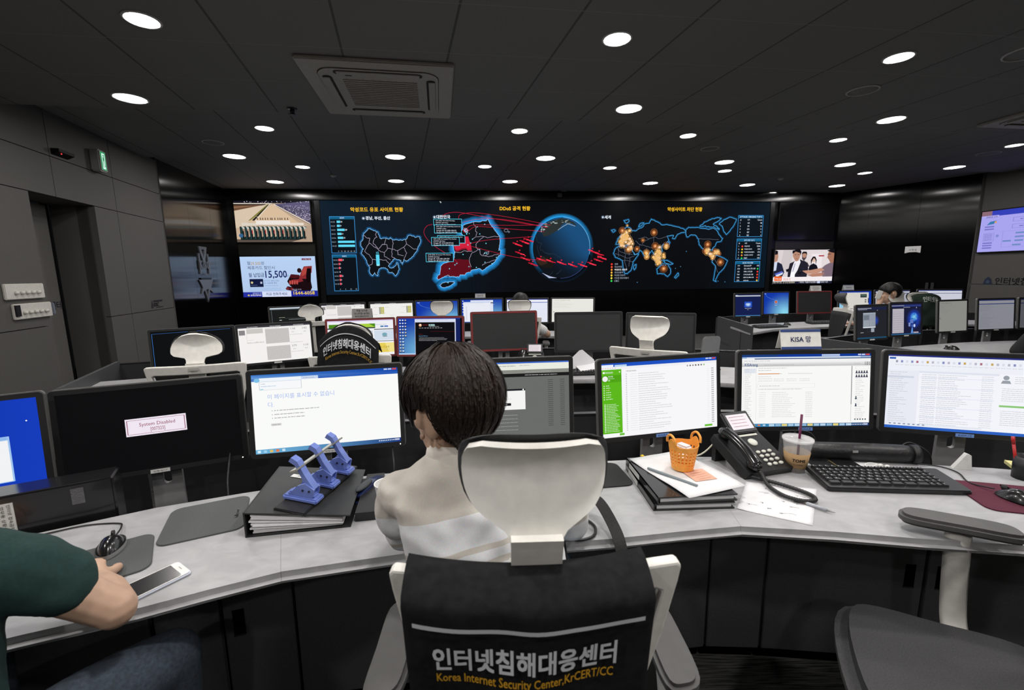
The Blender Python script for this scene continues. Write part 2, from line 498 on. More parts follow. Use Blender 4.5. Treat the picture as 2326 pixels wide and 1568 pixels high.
# ------------------------------------------------------------------ ceiling fittings
M_DIFF = mat('lamp_diffuser', (.9, .9, .9), rough=.5, emit=(1., .98, 1.), estr=9.)
M_RING = mat('white_lamp_ring', (.6, .59, .57), rough=.4)
def downlight(x, y, z, r, label, group, k=1.):
    o = thing('ceiling_downlight', label, 'ceiling light', (x, y, z), 0, group)
    MB().lathe([(r, -.004), (r + .004, -.008), (r + .016, -.006), (r + .018, .0), (r, .0)], n=28).build('trim_ring', M_RING, o, smooth=True)
    MB().lathe([(0.001, -.001), (r, -.001), (r, -.003), (0.001, -.003)], n=28).build('diffuser', M_DIFF, o)
    ld = bpy.data.lights.new('downlight_beam', 'AREA'); ld.shape = 'DISK'; ld.size = 2 * r * .98; ld.energy = LAMP_W * k
    ld.color = (1., .965, .93); ld.spread = pi
    lo = bpy.data.objects.new('downlight_beam', ld); COL.objects.link(lo); lo.parent = o; lo.location = (0, 0, -.006)
ORD = ['leftmost', 'second from the left', 'third from the left', 'fourth from the left', 'fifth from the left', 'sixth from the left']
ROWS = [
 ('row closest to the big screen wall', ZC, .10, [(-3.89, 9.83), (-.98, 9.98), (1.14, 10.17), (3.24, 10.42), (5.95, 10.62)]),
 ('second row from the screen wall', ZC, .14, [(-4.38, 8.75), (-2.14, 8.81), (0, 8.98), (2.79, 9.31), (4.88, 9.62), (6.88, 9.84)]),
 ('third row from the screen wall', ZC, .105, [(-3.35, 7.62), (-.41, 7.74), (1.69, 7.95), (3.79, 8.29), (6.51, 8.61)]),
 ('fourth row from the screen wall', ZB, .135, [(-3.87, 6.65), (-1.64, 6.78), (.53, 6.96), (3.34, 7.34), (5.42, 7.61), (7.47, 7.9)]),
 ('fifth row from the screen wall', ZB, .092, [(-2.8, 5.46), (.12, 5.67), (2.23, 5.94), (4.3, 6.21), (7.01, 6.57)]),
 ('second row from the front of the ceiling', ZA, .114, [(-3.25, 4.14), (1.13, 4.53), (3.95, 4.94)]),
 ('frontmost visible ceiling row', ZA, .084, [(-2.19, 2.96), (.72, 3.25), (2.85, 3.56)]),
]
for nm, z, r, pts in ROWS:
    for i, (x, y) in enumerate(pts):
        o = 'rightmost' if i == len(pts) - 1 else ORD[i]
        downlight(x, y, z, r, 'glowing downlight, %s in the %s' % (o, nm), 'round ceiling downlights')
# further rows of the same ceiling over and behind the photographer
for x, y in ((-1.7, 1.75), (1.0, 2.0), (3.6, 2.3), (-2.4, .5), (.2, .75), (2.8, 1.1), (-1.5, -.7), (1.4, -.5), (4.6, 0.2), (-.2, -2.2), (3.2, -2.)):
    downlight(x, y, ZA, .1, 'round downlight of the rows beyond the picture edge', 'ceiling downlights out of view', 1.7)

def ceiling_speaker(x, y, z, r, label):
    o = thing('ceiling_speaker', label, 'speaker', (x, y, z), 0, 'round ceiling speakers')
    MB().lathe([(r - .012, -.002), (r - .01, -.010), (r, -.008), (r + .004, 0), (r - .012, 0)], n=32).build('speaker_ring', M_RING, o, smooth=True)
    MB().lathe([(.001, -.004), (r * .6, -.005), (r - .012, -.003), (r - .012, 0), (.001, 0)], n=32).build('speaker_grille', mat('grey_perforated_grille', (.2, .195, .185), rough=.6, scale=300, var=.4), o, smooth=True)
ceiling_speaker(-3.06, 2.42, ZA, .13, 'round ceiling speaker at the upper left corner above the wall panels')
ceiling_speaker(3.06, 4.17, ZA, .12, 'dark round ceiling speaker between two downlights on the right')
ceiling_speaker(3.75, 3.5, ZA, .15, 'large round ceiling speaker at the far right front')
ceiling_speaker(-3.73, 5.98, ZB, .12, 'round ceiling speaker on the left above the video screens')
ceiling_speaker(2.77, 6.55, ZB, .12, 'round ceiling speaker in the middle right of the ceiling')
ceiling_speaker(7.1, 7.0, ZB, .14, 'round ceiling speaker near the warm grey right wall')

# cassette air conditioner
def cassette(cx, cy, rz, label, w=.92):
    o = thing('air_conditioner', label, 'air conditioner', (cx, cy, ZA), rz)
    mA = mat('aged_white_plastic', (.44, .42, .37), rough=.5)
    MB().prism(rrect(w, w, .02), -.03, 0, bev=.008).build('panel', mA, o)
    MB().prism(rrect(w * .80, w * .80, .12, 6), -.038, -.03, bev=.004).build('inner_panel', mA, o)
    gm = MB(); mg = mat('grille_plastic', (.36, .345, .30), rough=.55); gw = w * .50
    for k in range(15): gm.box((0, -gw / 2 + gw * (k + .5) / 15, -.041), (gw, .008, .006))
    for k in range(9): gm.box((-gw / 2 + gw * (k + .5) / 9, 0, -.0400), (.005, gw, .003))
    gm.build('intake_grille', mg, o)
    md = mat('dark_air_slot', (.03, .03, .028), rough=.7)
    for k in range(4):
        M = Matrix.Rotation(k * pi / 2, 4, 'Z')
        MB().prism(rrect(w * .58, .07, .03, 4, 0, w * .345), -.0395, -.0385, M=M).build('air_slot', md, o)
        MB().box((0, w * .352, -.045), (w * .54, .05, .008), bev=.003, M=M @ Matrix.Translation((0, 0, 0))).build('louver', mA, o)
    MB().box((-w * .2, -w * .30, -.0388), (.05, .012, .002)).build('nameplate', M_DARKMETAL, o)
cassette(-1.04, 4.03, R_(9), 'square cassette air conditioner set in the ceiling with a lattice grille', 1.12)
cassette(5.55, 4.75, R_(8), 'second cassette air conditioner at the right picture edge')

# sprinkler and detectors
o = thing('fire_sprinkler', 'small metal fire sprinkler hanging beside the air conditioner', 'sprinkler', (-2.0, 4.43, ZA))
MB().lathe([(.001, -.006), (.04, -.006), (.045, 0), (.001, 0)]).build('escutcheon', M_DARKMETAL, o, smooth=True)
MB().lathe([(.001, -.05), (.02, -.05), (.022, -.02), (.018, -.006), (.001, -.006)]).build('sprinkler_head', M_DARKMETAL, o, smooth=True)
MB().lathe([(.001, -.058), (.03, -.058), (.03, -.053), (.001, -.053)]).build('deflector', M_DARKMETAL, o)
for x, y, w in ((-3.1, 8.25, 'above the left video screens'), (5.2, 9.0, 'above the news screen')):
    o = tag(MB().lathe([(.001, -.035), (.03, -.035), (.05, -.015), (.055, 0), (.001, 0)], c=(x, y, ZC)).build('smoke_detector', M_RING, smooth=True), 'small round smoke detector on the ceiling ' + w, 'smoke detector', 'ceiling smoke detectors')
o = thing('security_camera', 'small black box camera hanging at the top of the video wall', 'camera', (1.05, 10.05, ZC), R_(6))
MB().box((0, 0, -.03), (.03, .03, .06)).build('mount', M_BLACK, o); MB().box((0, -.02, -.10), (.10, .16, .08), bev=.01).build('housing', M_DARKMETAL, o)

# ------------------------------------------------------------------ fittings on the left wall
o = thing('exit_sign', 'lit green emergency exit sign box on the left wall', 'exit sign', M=FL @ Matrix.Translation((.60, 0, 2.80)))
MB().box((0, -.05, 0), (.14, .10, .24), bev=.012).build('housing', mat('grey_sign_case', (.35, .34, .32), rough=.5), o)
# glowing face looks along the wall towards the room's screen end
s = Sheet(); s.rect(-.045, -.10, .045, .10, '#2f9c62', 0); s.rect(-.026, -.085, .028, .088, '#d9fff0', 1)
s.disc(.004, -.062, .012, '#17804a', l=2); s.poly([(-.012, -.045), (.012, -.05), (.016, -.01), (.002, .0), (-.014, -.005)], '#17804a', 2)
s.line([(-.008, 0), (-.016, .03), (-.008, .07)], .010, '#17804a', l=2); s.line([(.006, 0), (.014, .03), (.022, .06)], .010, '#17804a', l=2)
s.build('lit_face', o, M=Matrix.Translation((.0, -.102, 0)), m=None)
o = thing('motion_sensor', 'small black wedge sensor on the left wall above the door', 'sensor', M=FL @ Matrix.Translation((.03, 0, 2.735)))
MB().prism([(0, -.03), (.07, .0), (.07, .03), (0, .03)], -.12, .12, M=Matrix(((0, 0, 1, 0), (-1, 0, 0, 0), (0, 1, 0, 0), (0, 0, 0, 1)))).build('housing', M_BLACK, o)
MB().ball((-.06, -.055, -.012), .006).build('indicator', mat('red_led', (.1, 0, 0), emit=(1, .05, .05), estr=1.5), o)
def switch_panel(s, z, n, label, disp):
    o = thing('light_switch_panel', label, 'switch panel', M=FL @ Matrix.Translation((s, 0, z)), group='dimmer panels on the left wall')
    MB().box((0, -.012, 0), (.46, .024, .14), bev=.006).build('plate', M_OFFWHITE, o)
    for k in range(n):
        x = -.12 + k * .065
        MB().lathe([(.001, .022), (.014, .022), (.017, .0), (.001, .0)], n=16, M=Matrix.Translation((x, -.024, -.012)) @ Matrix.Rotation(pi / 2, 4, 'X')).build('dimmer_knob', M_OFFWHITE, o, smooth=True)
    if disp:
        MB().box((-.20, -.030, .01), (.05, .014, .10)).build('display_module', M_DARKMETAL, o)
        MB().box((.245, -.018, 0), (.035, .03, .12), bev=.008).build('end_cap', mat('blue_grey_plastic', (.16, .18, .22), rough=.4), o)
switch_panel(-.77, 1.345, 5, 'cream dimmer panel with five knobs, the upper one beside the door', False)
switch_panel(-.71, 1.165, 5, 'cream dimmer panel with a grey end cap, the lower one beside the door', True)
s = Sheet()
s.text('KISC', .04, .0, .05, '#14151c', bold=.02); s.poly([(-.03, .02), (-.01, -.06), (.0, -.09), (.012, -.04), (.02, .02)], '#1d1e22', 0)
s.rect(.04, -.085, .30, -.062, '#17181c'); s.rect(.10, .01, .30, .02, '#17181c')
tag(s.build('wall_emblem', None, M=FL @ Matrix.Translation((1.47, -.004, 1.055)), m=print_mat()), 'small black emblem lettering stuck on the end of the left panel wall', 'sign')
# emblem on the black gloss wall
o = thing('award_emblem', 'grey shield shaped emblem lettered KISC on the left gloss wall', 'emblem', M=FG @ Matrix.Translation((1.12, 0, 1.53)))
me = mat('grey_emblem', (.13, .14, .16), rough=.4)
MB().prism([(-.19, .34), (-.15, .34), (-.15, -.02), (-.19, -.02)], 0, .02, M=Matrix.Rotation(pi / 2, 4, 'X')).prism([(.15, .34), (.19, .34), (.19, -.02), (.15, -.02)], 0, .02, M=Matrix.Rotation(pi / 2, 4, 'X')).prism([(-.15, .46), (.15, .46), (.11, .34), (.0, .16), (-.11, .34)], 0, .02, M=Matrix.Rotation(pi / 2, 4, 'X'), holes=[[(-.06, .41), (.06, .41), (0, .26)]]).build('crown_frame', me, o)
MB().prism([(-.27, -.12), (.27, -.12), (.20, -.2), (.16, -.26), (.22, -.36), (.10, -.30), (0, -.52), (-.10, -.30), (-.22, -.36), (-.16, -.26), (-.20, -.2)], 0, .02, M=Matrix.Rotation(pi / 2, 4, 'X'), holes=[[(-.06, -.29), (.06, -.29), (0, -.44)]]).build('ribbon', me, o)
s = Sheet(); s.text('KISC', 0, -.02, .14, '#8a8e98', 'C', bold=.03); s.text('K-Sec', 0, .09, .05, '#8a8e98', 'C', bold=.01)
s.rect(-.2, .135, .2, .165, '#15161a'); s.build('emblem_lettering', o, M=Matrix.Translation((0, -.024, .05)), m=print_mat())

# right walls
o = thing('paper_notice', 'small white paper notice stuck on the black gloss right wall', 'notice', M=FR @ Matrix.Translation((1.47, -.006, 1.845)))
MB().prism([(-.13, -.07), (-.06, -.05), (.06, -.05), (.13, -.07), (.13, .07), (-.13, .07)], 0, .002, M=Matrix.Rotation(pi / 2, 4, 'X')).build('sheet', mat('paper', (.7, .7, .7), rough=.8), o)
s = Sheet(); s.text('시 련 실', 0, .02, .035, '#222222', 'C'); s.build('notice_print', o, M=Matrix.Translation((0, -.004, 0)), m=print_mat())
for k in range(2):
    tag(MB().box((0, -.03, 0), (.05, .03, .18), bev=.006).xform(FR @ Matrix.Translation((1.78 + .085 * k, 0, 1.08))).build('door_handle_plate', M_DARKMETAL), ('left' if k == 0 else 'right') + ' one of two slim dark pull plates on the right gloss wall', 'handle', 'pull plates on the gloss wall')
s = Sheet(); s.text('인터넷침해대응센터', .20, .0, .125, '#15171c', bold=.015)
s.poly([(0, .0), (.03, -.10), (.08, -.14), (.13, -.10), (.16, 0)], '#1c2640', 0); s.disc(.08, -.045, .03, '#394a66', l=1)
tag(s.build('wall_lettering', None, M=FW @ Matrix.Translation((.26, -.004, 1.15)), m=print_mat()), 'dark Korean lettering with a crest along the warm grey right wall', 'sign')

# ================================================================== the video wall
GN=[(96,56),(99,58),(105,61),(112,63),(114,68),(117,76),(121,77),(130,76),(134,78),(138,75),(143,80),(153,80),(163,81),(170,79),(175,72),(181,70),(187,72),(190,75),(195,73),(200,75),(201,83),(198,89),(195,95),(193,102),(188,107),(185,113),(177,119),(170,124),(167,123),(164,121),(160,131),(158,122),(151,121),(146,119),(141,121),(140,124),(134,130),(131,134),(135,138),(142,138),(147,133),(150,127),(152,133),(153,142),(149,150),(145,155),(142,151),(138,147),(133,148),(130,144),(128,140),(122,138),(116,137),(111,140),(109,146),(108,154),(105,153),(102,147),(100,150),(97,154),(94,151),(91,144),(93,137),(90,132),(87,122),(83,116),(77,107),(79,101),(82,98),(78,93),(77,86),(81,80),(83,72),(84,66),(91,61),(93,57)]
GNB=[[(84,70),(92,76),(96,76),(94,86),(89,93),(84,103)],[(111,64),(108,68),(111,74),(106,76),(102,86),(108,93),(112,99)],[(94,86),(100,90),(112,99)],[(84,103),(86,105),(94,112),(99,120),(98,129),(90,133)],[(112,99),(121,89),(125,89),(130,76)],[(131,90),(131,97),(141,99),(144,87),(143,80)],[(121,89),(131,90)],[(112,99),(117,104),(124,106),(131,98)],[(124,106),(124,114),(136,121)],[(141,99),(139,114),(146,119)],[(141,99),(152,102),(165,95),(171,88),(170,79)],[(171,88),(184,98),(193,100)],[(152,102),(152,110),(164,113)],[(165,95),(171,107),(167,115),(164,121)],[(110,121),(119,121),(127,121),(134,130)],[(110,121),(99,120)]]
KR=[(291,51),(296,48),(307,45),(314,43),(325,43),(334,40),(340,41),(344,37),(348,43),(351,49),(358,58),(364,66),(370,74),(370,86),(369,97),(367,103),(372,103),(371,112),(365,117),(360,125),(354,131),(345,136),(339,140),(331,146),(323,141),(315,143),(307,145),(305,149),(297,150),(291,155),(284,154),(279,159),(271,158),(262,158),(258,155),(251,157),(243,160),(237,164),(232,161),(235,155),(239,153),(240,146),(241,137),(248,130),(257,127),(263,126),(270,122),(271,113),(273,107),(271,102),(269,94),(278,91),(284,81),(293,75),(289,68),(285,64),(291,58)]
KR_A=[(271,94),(284,91),(293,77),(302,76),(304,85),(307,92),(309,104),(301,105),(297,100),(288,101),(279,105),(274,104)]
KR_B=[(241,137),(248,130),(261,127),(270,122),(281,120),(290,122),(301,122),(305,131),(307,144),(305,147),(297,150),(291,155),(284,154),(279,159),(262,158),(251,157),(243,160),(237,164),(232,161),(239,153)]
KR_S=[(291,60),(295,55),(300,56),(304,61),(300,65),(293,65)]
KRB=[[(314,43),(315,49),(320,54),(318,61),(321,66),(319,74),(311,79)],[(321,74),(333,73),(343,76),(353,74),(370,73)],[(335,74),(326,81),(318,90),(319,97),(324,101),(316,105),(310,107),(304,118),(303,124),(307,138)],[(326,103),(328,112),(333,114),(345,116),(352,115),(360,112),(367,111)],[(333,112),(337,107),(346,105),(344,111),(337,115)],[(272,105),(284,107),(293,103),(299,105),(310,104)],[(331,135),(336,131),(347,128),(359,123)]]
JJ=[(238,176),(244,171),(253,170),(264,169),(270,170),(267,173),(259,178),(250,181),(243,181)]
dots=[(338,48),(322,53),(327,68),(340,88),(326,101),(337,109),(341,109),(362,118),(337,128),(352,131),(318,139),(302,137),(276,130),(272,133),(260,141),(290,111),(299,68),(297,59),(307,87),(301,91),(311,79),(256,171)]
EA=[(629,92),(633,80),(642,71),(644,62),(653,54),(661,57),(665,63),(673,63),(680,59),(690,54),(694,48),(705,46),(709,37),(716,40),(726,45),(733,50),(745,49),(759,52),(774,55),(787,60),(791,66),(780,66),(771,70),(765,80),(760,79),(762,72),(747,74),(751,83),(745,91),(739,91),(735,98),(737,107),(730,113),(726,121),(719,114),(713,105),(707,111),(701,122),(695,116),(691,109),(685,104),(680,111),(674,115),(668,106),(663,97),(656,93),(645,94),(638,91)]
AF=[(632,98),(643,96),(653,98),(665,102),(672,115),(682,113),(677,120),(669,130),(668,139),(665,149),(657,156),(651,155),(647,142),(645,127),(639,123),(629,120),(624,111),(627,103)]
MG=[(673,138),(677,136),(676,144),(673,148),(671,143)]
AU=[(726,147),(734,140),(739,138),(745,141),(750,135),(758,147),(758,157),(752,164),(745,158),(735,156),(728,157)]
NZ=[(777,156),(778,161),(771,168),(769,166)]
NA=[(791,60),(797,55),(808,56),(821,56),(830,58),(844,60),(854,57),(865,64),(870,72),(879,80),(875,86),(866,87),(862,96),(856,102),(857,106),(850,103),(844,105),(847,112),(858,120),(853,115),(839,110),(835,103),(824,93),(822,81),(814,72),(804,71),(794,76),(791,69)]
SA=[(858,122),(868,118),(879,122),(894,130),(890,139),(884,149),(876,156),(873,161),(868,171),(869,177),(863,174),(865,158),(866,141),(857,132)]
GL=[(869,48),(879,39),(893,33),(909,37),(905,48),(895,63),(887,71),(882,65),(877,53)]
AR=[(823,53),(833,44),(848,39),(863,34),(873,35),(866,41),(854,48),(862,53),(870,60),(856,53),(844,53),(833,52)]
SV=[(646,40),(656,38),(658,41),(651,46)]
NVZ=[(680,54),(684,47),(692,45),(687,50)]
IC=[(618,61),(624,60),(627,62),(622,65)]
JP=[(747,93),(752,86),(754,88),(750,97)]
PG=[(741,129),(749,128),(764,136),(757,137),(746,134)]
spots=[(716,66),(691,83),(720,96),(746,95),(678,102),(659,103),(700,110),(844,93),(840,107),(877,133),(742,146),(643,62),(858,120),(862,108),(873,114),(701,120)]
eu=[(647,80),(635,73),(662,81),(655,87),(630,91),(654,71)]
sea=[(725,114),(718,126),(731,123),(724,102),(734,133)]
ring=[(408,90),(413,109),(425,121),(442,133),(460,123),(482,127),(506,131),(531,136),(553,136),(574,133),(589,126),(597,120),(591,112),(576,106),(433,81),(423,85)]
ARCS=[[(250,31),(254,27),(265,24),(282,23),(308,27),(351,35),(396,42),(440,49),(474,54)],[(283,36),(284,30),(293,26),(317,24),(363,29),(407,36),(451,44),(481,50)],[(291,44),(318,38),(351,36),(396,40),(440,48),(474,55)],[(299,59),(307,51),(329,49),(373,50),(429,50),(463,49)],[(304,61),(318,53),(351,54),(395,58),(440,61),(467,64)],[(307,88),(328,83),(362,79),(395,77),(442,74)],[(308,94),(350,105),(395,116),(440,123),(469,124)],[(227,48),(216,51),(209,61),(211,72),(221,85),(234,96),(251,107)],[(270,120),(279,129)]]
rnd = random.Random(3)
def jag(pts, amp, n, rnd, closed=True):
    """rougher coast line"""
    out = []; K = len(pts)
    for i in range(K if closed else K - 1):
        a, b = pts[i], pts[(i + 1) % K]
        for k in range(n):
            t = k / n; j = 0 if k == 0 else 1
            out.append((a[0] + (b[0] - a[0]) * t + rnd.uniform(-amp, amp) * j, a[1] + (b[1] - a[1]) * t + rnd.uniform(-amp, amp) * j))
    if not closed: out.append(pts[-1])
    return out
S = Sheet()
def led_bg(a, b):
    base = (.0028, .0032, .0045); k = max(0, 1 - a / .42); e = max(0, (a - .86) / .14)
    return (base[0] + .002 * k, base[1] + .010 * k + .006 * e, base[2] + .022 * k + .013 * e)
S.grad(0, 0, 989, 193, led_bg, 24, 4, 0)
for x in range(0, 989, 8): S.line([(x, 0), (x, 193)], .25, (.006, .012, .02), l=1) if x < 330 or x > 850 else None
BL, WH, CY, YE, RD = '#3d8fd0', '#e8f2ff', '#5fd8f5', '#ffc52e', '#e8203c'
GLW, GL0 = (.02, .28, .75), (.004, .010, .02)
# left part: bar charts and the province map
S.text('악성코드 유포 사이트 현황', 114, 22, 8.6, YE, 'C', bold=.025, l=8, fit=107)
S.glow(85.5, 35.5, 4, (.35, .45, .6), (.01, .02, .04), l=4); S.disc(85.5, 35.5, 1.6, WH, l=5)
S.text('경남, 부산, 울산', 90, 38.5, 7.2, WH, 'L', bold=.025, l=8, fit=50)
def box(x0, y0, x1, y1, hd, head=None):
    S.rect(x0, y0, x1, y1, (.003, .006, .010), 3); S.rect(x0, y0, x1, y0 + hd, '#0f5f86', 4); S.frame(x0, y0, x1, y1, 1.1, BL, 6)
    if head: S.text(head, (x0 + x1) / 2, y0 + hd - 1.2, hd * .55, '#cfe6ff', 'C', l=8, bold=.02)
def chart(x0, y0, x1, y1, head, rows, col, axis, ax):
    box(x0, y0, x1, y1, 5.5, head)
    for i, (d, w, n) in enumerate(rows):
        y = y0 + 10.5 + i * (y1 - y0 - 17) / 7.0
        S.text(d, x0 + 2, y + 1.6, 2.6, '#9aa6b4', l=8); S.rect(ax, y - 2.3, ax + w, y + 2.3, col, 6)
        S.text(n, ax + w + 1, y + 1.4, 2.8, WH, l=8, bold=.02)
    for k, a in enumerate(axis): S.text(a, ax + (x1 - ax - 4) * k / (len(axis) - 1), y1 - 2.2, 2.4, '#b9c4d0', 'C', l=8)
chart(17, 32, 67, 106, '경유지', [('06/22', 7, '10'), ('06/23', 6, '9'), ('06/24', 15, '20'), ('06/25', 8, '11'), ('06/26', 11, '15'), ('06/27', 34, ''), ('06/28', 34, '')], CY, ['0', '10', '20', '30', '40', '50'], 31)
chart(17, 110, 66, 185, '유포지', [('06/22', 8, '3'), ('06/23', 2.6, '1'), ('06/24', 2.6, '1'), ('06/25', 0, '0'), ('06/26', 5, '2'), ('06/27', 2.6, '1'), ('06/28', 2.6, '1')], '#ff5a6e', ['0', '5', '10', '15'], 29)
gn = jag(GN, 1.1, 3, rnd)
S.halo(gn, 4.5, (.012, .15, .40), led_bg(.15, 0), 3); S.poly(gn, (.004, .006, .008), 4); S.line(gn, .7, '#9fd4ff', True, 6)
for l in GNB: S.line(jag(l, .9, 3, rnd, False), .6, '#c4b8d2', l=6)
S.rect(106.5, 110, 113.5, 132, CY, 7); S.disc(110, 132, 3.5, '#9feefc', l=8, ry=1.6); S.text('15', 110, 108.6, 4.4, CY, 'C', l=9, bold=.02)
# middle: the country map, the arcs and the globe
S.text('DDoS 공격 현황', 404, 19, 8.6, YE, 'C', bold=.025, l=12, fit=66)
S.glow(232, 33, 4, (.35, .45, .6), (.01, .02, .04), l=4); S.disc(232, 33, 1.6, WH, l=5)
S.text('대한민국', 236, 36, 7.2, WH, 'L', bold=.025, l=8, fit=29)
for shp, w in ((KR, 12), (JJ, 9)):
    q = jag(shp, .8, 3, rnd)
    S.halo(q, w, (.02, .34, .85), GL0, 3); S.poly(q, (.004, .006, .008), 4); S.line(q, .7, '#b6dcff', True, 6)
S.poly(KR_B, '#5e0d1b', 5); S.poly(KR_A, '#8e1428', 5); S.poly([(a, b - 3) for a, b in KR_A], '#d01f3d', 6); S.poly(KR_S, '#c01a35', 6)
for l in KRB: S.line(jag(l, .8, 3, rnd, False), .6, '#c4b8d2', l=6)
for x, y in dots: S.disc(x, y, 1.2, '#7fe4ff', 8, 9)
for k in range(26): S.disc(rnd.gauss(298, 3.5), rnd.gauss(62, 4), .9, '#7fe4ff', 6, 9)
for x, y, r in ((384, 61, 4), (390, 64, 1.5)): S.line([(x + r * cos(a) * 1.1, y + r * .8 * sin(a)) for a in (0, .9, 1.8, 2.7, 3.6, 4.5, 5.4)], .5, '#a8b8d8', True, 5)
# globe
gx, gy, grx, gry = 506, 99, 64, 66
def arcp(a0, a1, k, n=24): return [(gx + grx * k * cos(a0 + (a1 - a0) * i / n), gy + gry * k * sin(a0 + (a1 - a0) * i / n)) for i in range(n + 1)]
for i in range(48):
    a, b = 2 * pi * i / 48, 2 * pi * (i + 1) / 48
    br = max(0, .5 - .9 * sin(a + .35)) * .75; b2 = max(0, .5 - .9 * sin(b + .35)) * .75
    p = lambda t, k: (gx + grx * k * cos(t), gy + gry * k * sin(t))
    S.poly([p(a, 1), p(b, 1), p(b, 1.13), p(a, 1.13)], [(.02 * br, .38 * br, .9 * br), (.02 * b2, .38 * b2, .9 * b2), GL0, GL0], 3)
    for j in range(6):
        r0, r1 = j / 6, (j + 1) / 6
        def gc(t, k):
            x, y = cos(t) * k, sin(t) * k
            d = max(0, min(1, .55 + .62 * x - .50 * y)) ** 1.5; fall = max(0, 1 - max(0, y - .25) * 1.3)
            q = d * fall
            return (.004 + .006 * q, .006 + .07 * q, .010 + .19 * q)
        S.poly([p(a, r0), p(b, r0), p(b, r1), p(a, r1)] if r0 > 0 else [p(a, 0), p(b, r1), p(a, r1)], [gc(a, r0), gc(b, r0), gc(b, r1), gc(a, r1)] if r0 > 0 else [gc(a, 0), gc(b, r1), gc(a, r1)], 4)
S.poly([(461, 62), (470, 50), (486, 40), (505, 35), (520, 38), (534, 44), (540, 52), (528, 46), (515, 44), (506, 50), (498, 60), (488, 66), (478, 72), (466, 74)], '#2a3130', 5)
for k in range(30):
    a = rnd.uniform(-2.5, -1.0); r = rnd.uniform(.82, .97)
    S.disc(gx + grx * r * cos(a), gy + gry * r * sin(a), rnd.uniform(1, 4), rnd.choice(['#5d6a68', '#8d9994', '#3d4a4c', '#c8d2d4']), 7, 6, ry=rnd.uniform(.6, 1.8))
S.line([(498, 60), (510, 52), (520, 47), (536, 52)], .8, '#b8ccd8', l=7)
S.poly([(462, 152), (480, 160), (496, 164), (478, 164)], '#b4bede', 6); S.line(arcp(.35, 1.6, .995), .8, '#40508a', l=6); S.line(arcp(-1.5, .2, 1.0), 1.1, '#6fb2e0', l=7)
S.poly([(450, 124), (464, 116), (480, 117), (490, 126), (486, 142), (470, 142), (454, 136)], '#191715', 5); S.poly([(449, 128), (462, 119), (476, 122), (474, 132), (460, 136)], '#35241c', 6)
for pl in ([(447, 70), (452, 84), (462, 90), (458, 100), (468, 108), (482, 112)], [(470, 108), (492, 112), (506, 122)], [(452, 92), (456, 112), (470, 122)], [(486, 150), (480, 158)], [(506, 146), (500, 152), (494, 155)]):
    S.line(jag(pl, 1.5, 4, rnd, False), .5, '#31404e', l=6)
for a in ARCS: S.line([tuple(q)[:2] for q in smooth_path([(x, y, 0) for x, y in a], 5)], .75, '#c81f3c', l=10)
for i, (x, y) in enumerate(ring):
    for dx, dy in ((0, 0), (6, 2), (-5, -2.5)):
        hgt = rnd.uniform(1.6, 3.0)
        S.poly([(x + dx - 5, y + dy - hgt * .7), (x + dx + 5, y + dy + hgt * .3), (x + dx + 5, y + dy + hgt * 1.3), (x + dx - 5, y + dy + hgt * .3)], rnd.choice([RD, '#c71932', '#ff3550']), 11)
    S.rect(x - 1.5, y - 7, x + 1.5, y - 5, RD, 11)
def callout(x0, y0, x1, y1, lines, l):
    S.rect(x0, y0, x1, y1, (.003, .005, .009), l); S.frame(x0, y0, x1, y1, .9, CY, l + 1)
    for i, t in enumerate(lines): S.text(t, x0 + 4, y0 + 4.6 + 4.2 * i, 2.5, '#e8eef8', l=l + 1, fit=min(len(t) * 1.75, x1 - x0 - 6))
callout(230, 37, 289, 50, ['공격 유형: TCP ACK Flooding', '트래픽량: 2024 Mbps', 'Origin IP: 66.240.67.243'], 13)
callout(231, 49, 288, 66, ['공격 유형: TCP Invalid flags (memory)', '트래픽량: 2 Mbps', 'Origin IP: 61.200.100.52', 'Target IP: 103.52.177.229'], 15)
callout(237, 71, 295, 87, ['공격 유형: IP Invalid TTL Packet'], 13)
callout(224, 75, 283, 92, ['공격 유형: IP Invalid TTL Packet', '트래픽량: 256 Mbps', 'Origin IP: 210.240.97.63', 'Target IP: 27.126.24.247'], 15)
callout(211, 108, 269, 126, ['공격 유형: IP Invalid TTL Packet', '트래픽량: 256 Mbps', 'Origin IP: 124.105.120.253', 'Target IP: 49.237.122.109'], 13)
S.poly([(244, 0), (248, 3), (246, 3.4), (247, 6)], '#ffffff', 12)
